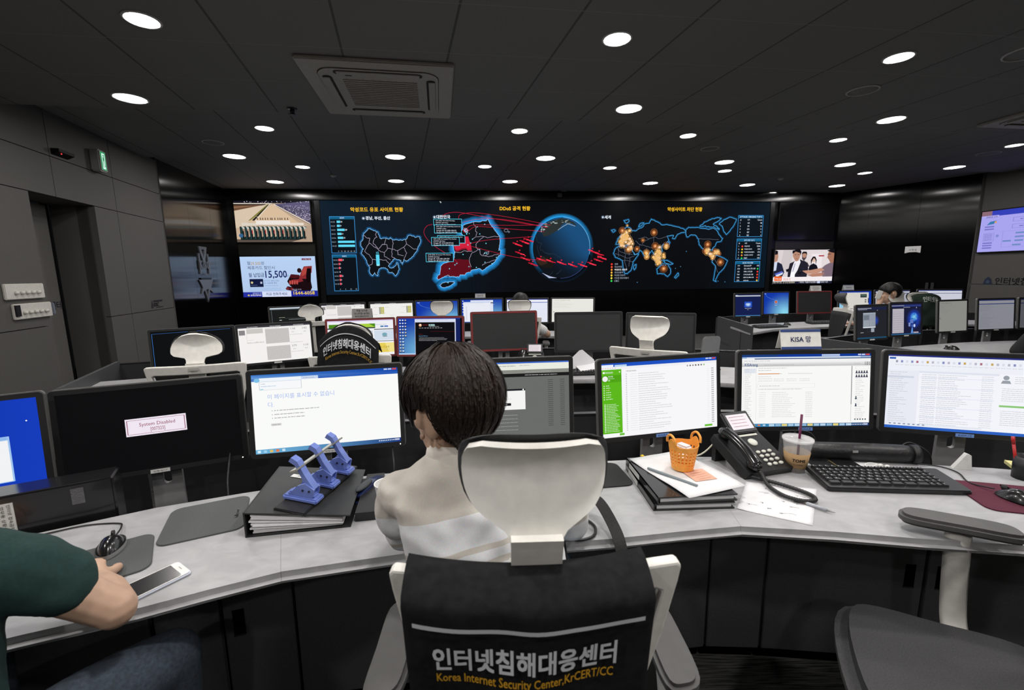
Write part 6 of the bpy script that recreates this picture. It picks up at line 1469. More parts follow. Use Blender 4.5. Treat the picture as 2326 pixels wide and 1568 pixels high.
# ---------------- the man at the middle of the front console
def striped_shirt():
    m = bpy.data.materials.new('beige_white_striped_knit'); m.use_nodes = True
    nt = m.node_tree; N = nt.nodes.new; L = nt.links.new; b = nt.nodes['Principled BSDF']; b.inputs['Roughness'].default_value = .85
    tc = N('ShaderNodeTexCoord'); d = N('ShaderNodeVectorMath'); d.operation = 'DOT_PRODUCT'; d.inputs[1].default_value = (-.20, .10, 1.)
    L(tc.outputs['Object'], d.inputs[0])
    nz = N('ShaderNodeTexNoise'); nz.inputs['Scale'].default_value = 300.; L(tc.outputs['Object'], nz.inputs['Vector'])
    mr = N('ShaderNodeMapRange'); mr.inputs['From Min'].default_value = .60; mr.inputs['From Max'].default_value = 1.10; L(d.outputs['Value'], mr.inputs['Value'])
    rp = N('ShaderNodeValToRGB'); rp.color_ramp.interpolation = 'CONSTANT'
    be, wh = (.72, .67, .60, 1), (.92, .93, .95, 1)
    z = lambda v: (v - .60) / .5
    el = rp.color_ramp.elements; el[0].position = 0; el[0].color = wh; el[1].position = z(SHIRT_Z[0]); el[1].color = be
    cur = 1
    for k, zz in enumerate(SHIRT_Z[1:]):
        e = el.new(z(zz)); e.color = wh if k % 2 == 0 else be
    L(mr.outputs['Result'], rp.inputs['Fac'])
    mx = N('ShaderNodeMix'); mx.data_type = 'RGBA'; mx.blend_type = 'MULTIPLY'; mx.inputs['Factor'].default_value = .25
    L(rp.outputs['Color'], mx.inputs['A']); L(nz.outputs['Color'], mx.inputs['B']); L(mx.outputs['Result'], b.inputs['Base Color'])
    return m
SHIRT_Z = [.800, .814, .832, .846, .864, .876, .9450]   # beige, white, beige, white, beige, white field, beige yoke (along the tilted axis)
P0 = Vector((-.06, .93, .0))
man = thing('person', 'man in a beige and white striped shirt sitting at the front console, seen from behind', 'person', P0)
def q(x, y, z): return Vector((x, y, z)) - P0
HM = Matrix.Translation(q(-.142, 1.006, 1.138)) @ Matrix.Rotation(R_(38), 4, 'Z') @ Matrix.Rotation(R_(-10), 4, 'X') @ Matrix.Scale(1.06, 4)
b = MB(); head_shape(b, HM)
limb(b, [q(-.13, 1.0, .98), q(-.136, 1.005, 1.05), q(-.14, 1.01, 1.12)], [.062, .056, .054])
hl = aim(q(-.235, 1.335, .752), (.15, 1, -.05)); hr_ = aim(q(.10, 1.34, .752), (-.2, 1, -.05))
limb(b, [q(-.255, 1.20, .765), q(-.235, 1.335, .755)], [.036, .027]); limb(b, [q(.13, 1.20, .765), q(.10, 1.34, .755)], [.036, .027])
hand_shape(b, hl, 1); hand_shape(b, hr_, -1)
remesh(b.build('body', M_SKIN, man, smooth=True), .0042, 4)
face_bits(man, HM)
hair(man, HM, M_HAIR, 5200, seed=4, size=(.106, .122, .112))
t = MB()
torso(t, [(q(-.035, .93, .60), .185, .115, .1), (q(-.04, .935, .70), .182, .112, .1), (q(-.06, .95, .80), .178, .110, .12), (q(-.085, .975, .88), .180, .108, .14), (q(-.105, .99, .945), .182, .098, .14), (q(-.118, .995, .992), .140, .080, .14), (q(-.13, 1.0, 1.024), .082, .068, .14), (q(-.134, 1.003, 1.040), .064, .062, .14)])
limb(t, [q(-.258, .985, .940), q(-.285, 1.03, .86), q(-.275, 1.10, .775), q(-.262, 1.20, .768)], [.062, .056, .048, .044])
limb(t, [q(.068, 1.03, .940), q(.13, 1.06, .86), q(.14, 1.12, .785), q(.13, 1.20, .768)], [.062, .056, .048, .044])
sh = remesh(t.build('striped_shirt', striped_shirt(), man, smooth=True), .007, 5, .022)
cl = MB(); rr = []
for k, (z, a) in enumerate(((1.020, .074), (1.040, .071), (1.062, .066), (1.058, .060))): rr.append([q(-.134 + a * cos(2 * pi * j / 20), 1.004 + a * .97 * sin(2 * pi * j / 20), z + .012 * sin(2 * pi * j / 20 + pi)) for j in range(20)])
cl.rings(rr, closed_ends=False).build('collar', mat('beige_collar', (.78, .73, .66), rough=.85), man, smooth=True)
M_JEANS = mat('light_blue_jeans', (.22, .34, .46), rough=.8, var=.15, scale=90.)
j = MB(); torso(j, [(q(-.03, .93, .50), .18, .13, 0), (q(-.03, .93, .58), .19, .125, 0), (q(-.032, .93, .66), .186, .117, .05), (q(-.034, .93, .715), .184, .117, .08)])
for sx, x1 in ((-1, -.16), (1, .10)):
    limb(j, [q(-.03 + sx * .09, .95, .56), q(x1, 1.18, .575), q(x1, 1.33, .565)], [.092, .080, .066]); limb(j, [q(x1, 1.33, .56), q(x1, 1.36, .30), q(x1, 1.36, .10)], [.064, .055, .044])
remesh(j.build('jeans', M_JEANS, man, smooth=True), .010, 4)
f = MB()
for x1 in (-.16, .10): f.ball(q(x1, 1.38, .045), 1, (.045, .11, .045), 14)
f.build('shoe', mat('dark_shoe', (.02, .02, .02), rough=.5), man, smooth=True)

# ---------------- the person in the dark green shirt at the left edge
P0 = Vector((-1.06, .56, 0))
lp = thing('person', 'person in a dark green short sleeved shirt reaching over the desk at left', 'person', P0)
b = MB(); HL = Matrix.Translation(q(-1.19, .74, 1.21)) @ Matrix.Rotation(R_(22), 4, 'Z') @ Matrix.Rotation(R_(-14), 4, 'X')
head_shape(b, HL); limb(b, [q(-1.15, .66, 1.0), q(-1.18, .72, 1.14)], [.062, .055])
elb, wri = q(-.838, .842, .768), q(-.985, .945, .760)
limb(b, [q(-.945, .775, .890), q(-.885, .812, .825), elb], [.046, .043, .038]); limb(b, [elb, q(-.90, .888, .768), wri], [.040, .040, .027])
hand_shape(b, aim(wri, (-.80, .60, -.05), (.10, .1, 1)), 1, (.32, .30, .34, .42), .10, (.9, .2))
limb(b, [q(-1.45, .82, .82), q(-1.46, 1.00, .76)], [.045, .028]); hand_shape(b, aim(q(-1.46, 1.00, .76), (.1, .9, -.05)), 1)
remesh(b.build('body', M_SKIN, lp, smooth=True), .0042, 4)
face_bits(lp, HL); hair(lp, HL, M_HAIRB, 500, seed=9)
t = MB()
torso(t, [(q(-1.07, .58, .55), .18, .125, .4), (q(-1.08, .61, .68), .182, .125, .4), (q(-1.10, .64, .82), .186, .122, .4), (q(-1.12, .66, .92), .182, .110, .4), (q(-1.14, .66, .985), .130, .085, .4), (q(-1.15, .67, 1.03), .070, .066, .4)])
limb(t, [q(-1.02, .715, .950), q(-.975, .755, .925), q(-.935, .782, .895), q(-.900, .802, .858)], [.072, .070, .066, .062]); limb(t, [q(-1.29, .60, .95), q(-1.40, .70, .90), q(-1.45, .80, .83)], [.072, .064, .058])
remesh(t.build('green_shirt', mat('dark_green_knit', (.010, .036, .032), rough=.9, var=.15, scale=150.), lp, smooth=True), .008, 5, .018)
M_JD = mat('dark_jeans', (.036, .048, .066), rough=.85, var=.3, scale=120.)
j = MB(); torso(j, [(q(-1.07, .57, .48), .19, .14, .4), (q(-1.07, .58, .57), .185, .13, .4)])
limb(j, [q(-.98, .62, .555), q(-.90, .80, .565), q(-.83, .95, .545)], [.090, .078, .066]); limb(j, [q(-.83, .95, .54), q(-.85, .95, .30), q(-.87, .93, .10)], [.064, .056, .046])
limb(j, [q(-1.16, .58, .555), q(-1.22, .78, .56), q(-1.27, .92, .545)], [.090, .078, .068]); limb(j, [q(-1.27, .92, .54), q(-1.27, .92, .30), q(-1.27, .89, .10)], [.066, .058, .046])
remesh(j.build('jeans', M_JD, lp, smooth=True), .010, 4)
f = MB()
for x1, y1 in ((-.87, .97), (-1.27, .93)): f.ball(q(x1, y1, .045), 1, (.045, .11, .045), 14)
f.build('shoe', mat('dark_shoe'), lp, smooth=True)

# ---------------- further people, seated
def seated(label, x, y, rz, shirt, hz=1.14, hyaw=0., hp=-8, arm=None, arm2=None, m=M_HAIRB, seed=2, strands=260, curl=0.):
    o = thing('person', label, 'person', (x, y, 0), R_(rz))
    HM = Matrix.Translation((0, .06, hz)) @ Matrix.Rotation(R_(hyaw), 4, 'Z') @ Matrix.Rotation(R_(hp), 4, 'X')
    b = MB(); head_shape(b, HM); limb(b, [(0, .02, hz - .20), (0, .05, hz - .05)], [.058, .054])
    t = MB(); torso(t, [((0, -.02, .52), .175, .12, 0), ((0, -.02, .66), .175, .115, 0), ((0, 0, hz - .36), .18, .115, 0), ((0, .01, hz - .24), .175, .10, 0), ((0, .02, hz - .18), .12, .08, 0), ((0, .03, hz - .13), .062, .06, 0)])
    for sx, A in ((-1, arm), (1, arm2)):
        e, w = A or ((sx * .25, .16, .74), (sx * .14, .40, .755))
        limb(t, [(sx * .165, .01, hz - .235), ((sx * .165 + e[0]) / 2 + sx * .02, (e[1]) / 2, (hz - .235 + e[2]) / 2)], [.062, .056])
        limb(b, [((sx * .165 + e[0]) / 2 + sx * .02, (e[1]) / 2, (hz - .235 + e[2]) / 2), e, w], [.044, .042, .028])
        hand_shape(b, aim(w, Vector(w) - Vector(e), (0, -.2, 1)), -sx, (.5, .5, .55, .6))
    remesh(b.build('body', M_SKIN, o, smooth=True), .006, 4); face_bits(o, HM)
    remesh(t.build('shirt', shirt, o, smooth=True), .010, 5)
    hair(o, HM, m, strands, seed=seed, curl=curl)
    j = MB()
    for sx in (-1, 1): limb(j, [(sx * .09, 0, .565), (sx * .11, .42, .565)], [.09, .07]); limb(j, [(sx * .11, .42, .555), (sx * .11, .44, .08)], [.068, .045])
    remesh(j.build('trousers', M_JD, o, smooth=True), .014, 3)
    return o, HM
M_WTOP = mat('white_cotton', (.66, .66, .66), rough=.85)
seated('person in a white top with a bare forearm at the third row console', .10, 5.00, -3, M_WTOP, hz=1.10, arm2=((.30, .12, .76), (.24, .34, .75)))
pr, HR_ = seated('person with dark curly hair and a blue collar turned left holding something white', 4.74, 5.56, 70, mat('pale_blue_cotton', (.25, .33, .46), rough=.85), hz=1.15, hyaw=-8, seed=5, curl=.5, arm=((-.16, .20, .86), (-.06, .17, 1.05)))
tag(MB().box((0, 0, 0), (.010, .055, .105), bev=.004).xform(Matrix.Translation((4.74, 5.56, 0)) @ Matrix.Rotation(R_(70), 4, 'Z') @ Matrix.Translation((-.075, .19, 1.14)) @ Matrix.Rotation(.3, 4, 'X')).build('mobile_phone', M_WHITE), 'white phone held to the cheek of the curly haired person', 'phone')
pe, HE = seated('person with dark hair cut off by the right picture edge, white wire at the neck', 4.19, 3.44, 8, mat('black_cotton', (.012, .012, .013), rough=.9), hz=1.14, seed=6, arm=((-.21, .10, .70), (-.10, .26, .70)), arm2=((.21, .10, .70), (.10, .26, .70)))
tag(MB().tube(smooth_path([(4.12, 3.44, 1.10), (4.10, 3.42, 1.05), (4.09, 3.43, .98)], 5), .006).build('earphone_wire', M_WHITE), 'white earphone wire on the person at the right picture edge', 'earphones')

# ================================================================== things on the consoles
TZ = .7202
M_BLK = mat('black_plastic', (.014, .014, .015), rough=.42)
M_BLKG = mat('glossy_black_plastic', (.010, .010, .011), rough=.22, coat=.3)
M_PADG = mat('grey_mouse_mat', (.085, .09, .09), rough=.9, var=.1, scale=300.)
M_PAPER = mat('white_paper', (.72, .72, .73), rough=.85, var=.02)
M_KEY = mat('black_keycap', (.022, .022, .023), rough=.5)
def at(x, y, z=TZ, rz=0.): return Matrix.Translation((x, y, z)) @ Matrix.Rotation(R_(rz), 4, 'Z')
FLAT = Matrix.Rotation(-pi / 2, 4, 'X')     # Sheet (x, -z) laid on a table: v towards the viewer

def mouse_mat(x, y, rz, w, d, label, m, logo=None):
    o = thing('mouse_mat', label, 'mouse pad', M=at(x, y, TZ, rz), group='mouse mats')
    MB().prism(rrect(w, d, .03, 5), 0, .004, bev=.0012).build('mat', m, o)
    if logo:
        s = Sheet(); s.text(logo, 0, 0, .012, '#b8bcbc', 'C', bold=.02)
        s.build('mat_logo', o, M=Matrix.Translation((w * .40, -d * .05, .0046)) @ Matrix.Rotation(pi / 2, 4, 'Z') @ FLAT, m=print_mat())
mouse_mat(-1.08, 1.05, 36, .24, .20, 'grey mouse mat under the mouse at the left', M_PADG)
mouse_mat(-.938, 1.272, 26, .215, .225, 'grey mouse mat with a small white logo beside the black ring binder', M_PADG, 'fellowes')
mouse_mat(.300, 1.535, 8, .22, .19, 'dark mouse mat half hidden behind the white headrest', mat('dark_mouse_mat', (.022, .024, .023), rough=.9))
mouse_mat(1.595, 1.335, -16, .25, .215, 'dark red mouse mat right of the keyboard', mat('dark_red_mouse_mat', (.085, .012, .028), rough=.9))

def pc_mouse(x, y, rz, label, rim=None, cord=None, z=TZ + .0045, col=None):
    o = thing('computer_mouse', label, 'mouse', M=at(x, y, z, rz), group='computer mice')
    def shell(u, v, dz=0., k=1.):
        a = u * 2 * pi; r = 1 - (1 - v) ** 2.2
        w = .030 * (1 + .12 * sin(a)); X = w * cos(a) * r * k; Y = .056 * sin(a) * r * k
        h = .034 * (1 - r ** 2.6) * (1 - .35 * max(0, Y / .056)) + .004
        return Vector((X, Y, h + dz))
    MB().grid(lambda u, v: shell(u, v), 28, 10).lathe([(.001, 0), (.024, 0)], n=20).build('shell', col or M_BLKG, o, smooth=True)
    if rim: MB().rings([[Vector((1.02 * .030 * (1 + .12 * sin(a)) * cos(a), 1.02 * .056 * sin(a), z_)) for a in [2 * pi * k / 28 for k in range(28)]] for z_ in (0, .011)], closed_ends=False).build('silver_rim', rim, o, smooth=True)
    MB().box((0, .030, .0295), (.0025, .035, .004), M=None).build('button_split', M_GAP, o)
    MB().cyl((-.003, .036, .027), (.003, .036, .027), .009, n=14).build('scroll_wheel', mat('dark_rubber', (.03, .03, .03), rough=.7), o, smooth=True)
    if cord:
        inv = o.matrix_world.inverted() if False else at(x, y, z, rz).inverted()
        MB().tube(smooth_path([inv @ Vector(p) for p in cord], 6), .0022, n=6).build('cord', M_BLK, o, smooth=True)
pc_mouse(-1.095, 1.118, 30, 'black mouse with a silver rim and curled cord on the left grey mat', mat('silver_plastic', (.5, .5, .5), rough=.3, metal=.6), [(-1.123, 1.166, .735), (-1.150, 1.215, .731), (-1.19, 1.25, .7235), (-1.28, 1.24, .7235), (-1.36, 1.195, .7235), (-1.44, 1.15, .7235)])
pc_mouse(1.585, 1.315, 10, 'black mouse on the dark red mat', None, [(1.575, 1.375, .735), (1.56, 1.44, .725), (1.60, 1.52, .7235), (1.58, 1.575, .7235), (1.48, 1.61, .7235)])

def keyboard(x, y, rz, label, z=TZ, w=.445, d=.150, tilt=5.):
    o = thing('keyboard', label, 'keyboard', M=at(x, y, z, rz) @ Matrix.Translation((0, -d / 2, .0)) @ Matrix.Rotation(R_(tilt), 4, 'X') @ Matrix.Translation((0, d / 2, 0)), group='black keyboards')
    MB().prism(rrect(w, d, .010, 3), 0, .016, bev=.003).box((0, d * .44, -.004), (w * .9, .012, .009)).build('case', M_BLK, o)
    k = MB(); lg = Sheet(); rows = [(.058, 15, .0215, .012), (.034, 15, .0215, .0165), (.014, 14, .0228, .0165), (-.006, 13, .0245, .0165), (-.026, 12, .0265, .0165), (-.046, 8, .040, .0165)]
    rn = random.Random(1)
    for (yy, n, pw, ph) in rows:
        for i in range(n):
            xx = -w / 2 + .014 + (i + .5) * (.318 / n); ww = .318 / n - .0035
            if n == 8 and i == 3: xx += .0; ww *= 1.0
            k.rings([[Vector((xx + sx * ww / 2 * f, yy + sy * ph / 2 * f, zz)) for sx, sy in ((-1, -1), (1, -1), (1, 1), (-1, 1))] for f, zz in ((1, .0155), (.82, .0235))])
            if n != 8: lg.rect(xx - .0042, -(yy + .004), xx - .0012, -(yy - .001), '#b8bcc0', 1)
        for i in range(3 if yy > -.03 or True else 0):
            xx = w / 2 - .105 + .0195 * i - .0
            if yy in (.014 - 100,): continue
            k.rings([[Vector((xx + sx * .008 * f, yy + sy * ph / 2 * f, zz)) for sx, sy in ((-1, -1), (1, -1), (1, 1), (-1, 1))] for f, zz in ((1, .0155), (.82, .0235))]); lg.rect(xx - .003, -(yy + .004), xx + .001, -(yy + .001), '#a8acb0', 1)
    k.build('keycaps', M_KEY, o)
    lg.build('key_legends', o, M=Matrix.Translation((0, 0, .0240)) @ FLAT, m=print_mat())
    return o
keyboard(1.275, 1.452, -5, 'black keyboard beside the iced coffee on the right worktop')
keyboard(-1.62, .96, 31, 'black keyboard under the arm of the person in green')
keyboard(.44, 3.215, 4, 'black keyboard under loose papers on the second row worktop')
keyboard(3.36, 5.80, 14, 'black keyboard at the left end of the far right desk')
keyboard(4.30, 6.16, 6, 'black keyboard below the red framed far right monitor')

# phone, left
o = thing('smartphone', 'white smartphone with a dark screen lying by the elbow', 'phone', M=at(-.879, .972, TZ, -33.4))
MB().prism(rrect(.078, .158, .011, 5), 0, .0078, bev=.003).build('case', mat('pale_blue_white_case', (.62, .66, .74), rough=.35), o)
MB().prism(rrect(.073, .153, .009, 5), .0078, .0082).build('front_plate', M_WHITE, o)
MB().prism(rrect(.067, .118, .001, 1), .0082, .0085).build('screen', M_BLKG, o)
s = Sheet(); s.rect(-.008, -.0008, .008, .0008, '#8a8c90', 0); s.build('earpiece', o, M=Matrix.Translation((0, .068, .0087)) @ FLAT, m=print_mat())

# black box with a label strip behind the worktop
F = frame((-1.560, 1.115), (-1.225, 1.315))
o = thing('desktop_computer', 'black computer box with a white Korean label strip left of the System Disabled monitor', 'computer', M=F @ Matrix.Translation((0, 0, .499)))
MB().box((.19, .07, .17), (.36, .10, .34), bev=.006).build('case', M_BLKG, o)
MB().box((.13, .019, .275), (.034, .002, .085)).build('label_strip', M_STRIP, o)
s = Sheet(); s.text('인터넷 접속금지', 0, -.004, .008, '#202020', 'C', fit=.078, l=1); s.text('업무용 상황실', 0, .010, .008, '#202020', 'C', fit=.072, l=1)
s.build('label_print', o, M=Matrix.Translation((.13, .0176, .275)) @ Matrix.Rotation(pi / 2, 4, 'Y'), m=print_mat())
MB().box((.285, .019, .300), (.030, .002, .050)).build('silver_seal', mat('crinkled_silver_seal', (.18, .18, .19), rough=.25, metal=.7, bump=.6, scale=160.), o)

# ring binder with loose pages, left
def wedge(mb, w, d, zl0, zl1, zr0, zr1):
    mb.rings([[Vector((x, y, z)) for x, z in ((-w / 2, zl0), (w / 2, zr0), (w / 2, zr1), (-w / 2, zl1))] for y in (-d / 2, d / 2)]); return mb
o = thing('ring_binder', 'bulging black ring binder full of paper beside the grey mat', 'binder', M=at(-.648, 1.350, TZ, 10))
wedge(MB(), .285, .315, 0, .004, 0, .004).build('bottom_cover', M_BLK, o)
tc = wedge(MB(), .285, .315, .072, .076, .034, .038); tc.build('top_cover', mat('black_binder_cover', (.030, .031, .031), rough=.45), o)
MB().box((-.141, 0, .038), (.004, .315, .076)).build('spine', M_BLK, o)
rn = random.Random(5); pg = MB()
for k in range(14):
    t = k / 13; zl = .006 + .060 * t; zr = .006 + .020 * t; dx = rn.uniform(-.006, .004); dy = rn.uniform(-.006, .004)
    pg.rings([[Vector((x + dx, y + dy, z)) for x, z in ((-.126, zl), (.118 - .05 * (1 - t) * 0, zr), (.118, zr + .0012), (-.126, zl + .0040))] for y in (-.150, .148)])
pg.build('pages', M_PAPER, o)
MB().tube([Vector((-.128 + .010 * cos(a), -.10, .036 + .030 * sin(a))) for a in [2 * pi * k / 16 for k in range(17)]], .002, n=6).tube([Vector((-.128 + .010 * cos(a), .10, .036 + .030 * sin(a))) for a in [2 * pi * k / 16 for k in range(17)]], .002, n=6).build('rings', M_DARKMETAL, o)
TILT = Matrix.Rotation(math.atan2(.038, .285), 4, 'Y')
s = Sheet(); s.rect(-.055, -.011, .055, .011, '#d9d9d6', 0); s.text('보안관제 대응 매뉴얼', 0, .004, .008, '#303030', 'C', fit=.07, l=1)
s.build('cover_label', o, M=Matrix.Translation((-.03, .075, .0625)) @ TILT @ Matrix.Rotation(-.25, 4, 'Z') @ FLAT, m=print_mat())
tag(wedge(MB(), .20, .27, 0, .028, 0, .028).xform(at(-.470, 1.385, TZ, 10) @ Matrix.Scale(.30, 4, (1, 0, 0))).build('thin_folder', M_BLK), 'thin black folder under the right edge of the bulging ring binder', 'folder')
# blue three lever hole punch on the binder
M_PUN = mat('periwinkle_blue_enamel', (.17, .24, .62), rough=.35, coat=.3)
o = thing('hole_punch', 'blue hole punch with three levers joined by a metal bar on the binder', 'hole punch', M=at(-.640, 1.245, TZ + .058, -8) @ TILT @ Matrix.Scale(1.12, 4))
tr = MB(); tr.box((0, .10, .004), (.085, .29, .008), bev=.002); tr.build('tray', M_BLK, o)
for k in range(3):
    y = .02 + .088 * k; u = MB()
    u.box((0, y, .014), (.098, .042, .014), bev=.004); u.box((.0, y, .024), (.075, .030, .012), bev=.004)
    for dy in (-.013, .013):
        u.prism([(-.030, .026), (.036, .026), (.038, .046), (.010, .060), (-.010, .050)], -.002, .002, M=Matrix.Translation((0, y + dy, 0)) @ Matrix.Rotation(pi / 2, 4, 'X'))
    b_ = u.build('punch_head', M_PUN, o)
    l = MB(); l.rings([[Vector((x, y + s_ * .011, z)) for x, z, s_ in ((a[0], a[1], -1), (a[0], a[1], 1), (a[0] + .006, a[1] + .012, 1), (a[0] + .006, a[1] + .012, -1))] for a in ((.030, .034), (.000, .070), (-.022, .104), (-.040, .112))])
    l.build('lever', M_PUN, b_)
    for dx in (-.030, .030): MB().cyl((dx, y - .022, .003), (dx, y - .030, -.012), .003, n=8).build('pin', M_SILVER, b_)
    for dx in (.006, .024): MB().cyl((dx, y - .0165, .040), (dx, y - .0125, .040), .003, n=8).build('rivet', M_DARKMETAL, b_)
MB().box((-.014, .108, .098), (.022, .235, .004), M=Matrix.Translation((-.014, .108, .098)) @ Matrix.Rotation(-.5, 4, 'Y') @ Matrix.Translation((.014, -.108, -.098))).build('lever_bar', mat('brushed_steel', (.50, .49, .44), rough=.3, metal=.8), o)
# stapler
o = thing('stapler', 'dark blue stapler with a grey thumb rest left of the seated man', 'stapler', M=at(-.487, 1.428, TZ, -14))
nb = mat('navy_plastic', (.012, .022, .085), rough=.3, coat=.3)
MB().rings([[Vector((x * w, y, z)) for x, z in ((-1, 0), (1, 0), (.8, h), (-.8, h))] for y, w, h in ((-.085, .008, .006), (-.06, .019, .010), (.0, .018, .010), (.06, .018, .014), (.072, .012, .010))]).build('base', nb, o)
MB().rings([[Vector((x * w, y, z + h * q)) for x, q in ((-1, 0), (1, 0), (.8, 1), (-.8, 1))] for y, w, z, h in ((-.078, .012, .022, .006), (-.05, .016, .024, .014), (.02, .017, .020, .022), (.065, .015, .012, .020))]).build('arm', nb, o)
MB().ball((0, -.035, .044), 1, (.015, .045, .008), 14).build('thumb_rest', mat('slate_rubber', (.05, .055, .06), rough=.7), o, smooth=True)
def cup_profile(rb, rt, h, th=.0012): return [(rb - .002, .001), (rb, 0), (rt, h), (rt + .0022, h), (rt + .0022, h + .003), (rt - th, h + .002), (rb - th, .003), (.001, .003)]
tag(MB().lathe([(.001, 0)] + cup_profile(.026, .037, .085), c=(-.398, 1.322, TZ), n=28).build('paper_cup', mat('white_cup_paper', (.78, .78, .77), rough=.7), smooth=True, auto=40), 'white paper cup half hidden behind the man\'s arm', 'cup')

# black strap bag hanging over the worktop edge right of the front chair
o = thing('shoulder_bag', 'black bag with a wide strap hanging over the worktop edge behind the front chair', 'bag', (.24, 1.06, .0))
q_ = lambda x, y, z: Vector((x - .24, y - 1.06, z))
def ribbon(pts, w, side, th=.003):
    P = smooth_path(pts, 6); mb = MB(); S_ = Vector(side).normalized() * w / 2; rr = []
    for i, p in enumerate(P):
        t = (P[min(i + 1, len(P) - 1)] - P[max(i - 1, 0)]).normalized(); n = t.cross(S_).normalized() * th / 2
        rr.append([p - S_ - n, p + S_ - n, p + S_ + n, p - S_ + n])
    return mb.rings(rr)
cl_b = mat('black_webbing', (.016, .016, .016), rough=.85, var=.3, scale=300., bump=.2)
ribbon([q_(.165, 1.275, .735), q_(.20, 1.275, .790), q_(.245, 1.235, .790), q_(.275, 1.165, .755), q_(.285, 1.105, .725), q_(.288, 1.085, .66), q_(.288, 1.075, .50)], .034, (1, .25, 0)).build('strap', cl_b, o)
MB().prism(smooth_loop([(-.14, .05), (.0, .06), (.14, .05), (.15, 0), (.14, -.05), (0, -.06), (-.14, -.05), (-.15, 0)], 4), .30, .58, bev=.03).build('body', cl_b, o, smooth=True, auto=50)
ribbon([q_(.135, 1.25, .735), q_(.125, 1.17, .738), q_(.13, 1.10, .73), q_(.135, 1.085, .66), q_(.14, 1.075, .52)], .016, (1, .2, 0)).build('side_strap', cl_b, o)
MB().tube(smooth_path([q_(.145, 1.25, .726), q_(.20, 1.245, .726), q_(.232, 1.20, .726), q_(.220, 1.15, .726), q_(.175, 1.13, .726), q_(.14, 1.15, .726)], 6), .004, n=8).build('cord_loop', M_BLK, o, smooth=True)

# two flat binders, papers, pens and the orange basket
for k, lab in enumerate(('lower flat black binder under the papers and orange basket', 'upper flat black binder directly under the loose papers')):
    o = thing('flat_binder', lab, 'binder', M=at(.553 + .004 * k, 1.442, TZ + .024 * k, 2 + 2 * k), group='flat black binders')
    mb = MB(); mb.box((0, 0, .002), (.255, .30, .004)); mb.box((0, 0, .021), (.255, .30, .004)); mb.box((-.1255, 0, .0115), (.004, .30, .023)); mb.build('cover', M_BLKG, o)
    MB().box((.002, .0, .0113), (.235, .288, .014)).build('pages', M_PAPER, o)
    MB().box((-.1282, .06, .0115), (.0012, .10, .016)).build('spine_label', M_STRIP, o)
o = thing('document_sheet', 'white papers in a clear pocket lying askew on the flat binders', 'paper', M=at(.585, 1.455, TZ + .0475, 20))
MB().grid(lambda a, b: Vector((-.112 + .224 * a, -.155 + .31 * b, .0015 + .004 * (a - .5) ** 2 + .002 * sin(b * 7))), 10, 10, .0012).build('sheet', M_PAPER, o, smooth=True)
MB().grid(lambda a, b: Vector((-.114 + .228 * a, -.158 + .316 * b, .0045 + .004 * (a - .5) ** 2 + .003 * sin(b * 9 + a * 4))), 12, 12).build('clear_pocket', mat('clear_film', (.9, .9, .92), rough=.12, alpha=.13), o, smooth=True)
s = Sheet(); s.poly([(-.02, -.03), (.06, -.02), (.05, .06), (-.03, .05)], '#d9a58c', 0)
for k in range(5): s.scribble(-.01, -.012 + .014 * k, .05, .003, '#a87868', random.Random(k), 1)
s.build('salmon_note', o, M=Matrix.Translation((.01, -.03, .0065)) @ FLAT, m=print_mat())
tag(MB().cyl((.468, 1.475, .7755), (.585, 1.340, .7755), .0045, n=10).build('felt_pen', mat('slate_pen', (.20, .24, .26), rough=.4)), 'slate coloured pen lying on the clear pocket below the basket', 'pen')
o = thing('mesh_basket', 'small orange plastic basket with round handles standing on the papers', 'basket', M=at(.588, 1.475, TZ + .0555, 15))
M_ORG = mat('orange_plastic', (.92, .38, .06), rough=.45)
mb = MB()
def bk(u, v):
    a = u * 2 * pi; r = .036 + .014 * v; lift = .022 * max(0, cos(2 * a)) ** 3 * max(0, v - .75) * 4
    return Vector((r * cos(a), r * sin(a), .088 * v + lift))
nu, nv = 44, 15
def fbk(b2):
    V = [[b2.verts.new(bk(i / nu, j / nv)) for j in range(nv + 1)] for i in range(nu)]
    for i in range(nu):
        for j in range(nv):
            if j in (3, 5, 7, 9, 11) and i % 2 == 0: continue
            b2.faces.new((V[i][j], V[(i + 1) % nu][j], V[(i + 1) % nu][j + 1], V[i][j + 1]))
    b2.faces.new([V[i][0] for i in range(nu)][::-1])
    bmesh.ops.recalc_face_normals(b2, faces=b2.faces); bmesh.ops.solidify(b2, geom=b2.faces[:], thickness=.002)
mb._add(fbk); mb.build('lattice_body', M_ORG, o, smooth=True, auto=40)
for sx in (-1, 1):
    MB().tube(smooth_path([(sx * .048, -.024, .094), (sx * .050, -.020, .113), (sx * .051, 0, .124), (sx * .050, .020, .113), (sx * .048, .024, .094)], 5), .0042, n=8).build('handle', M_ORG, o, smooth=True)
tag(MB().box((0, 0, .012), (.035, .05, .024), bev=.006).xform(at(.590, 1.478, TZ + .116, 30)).build('eraser', mat('white_eraser', (.75, .75, .76), rough=.6)), 'white eraser lying in the orange basket', 'eraser')

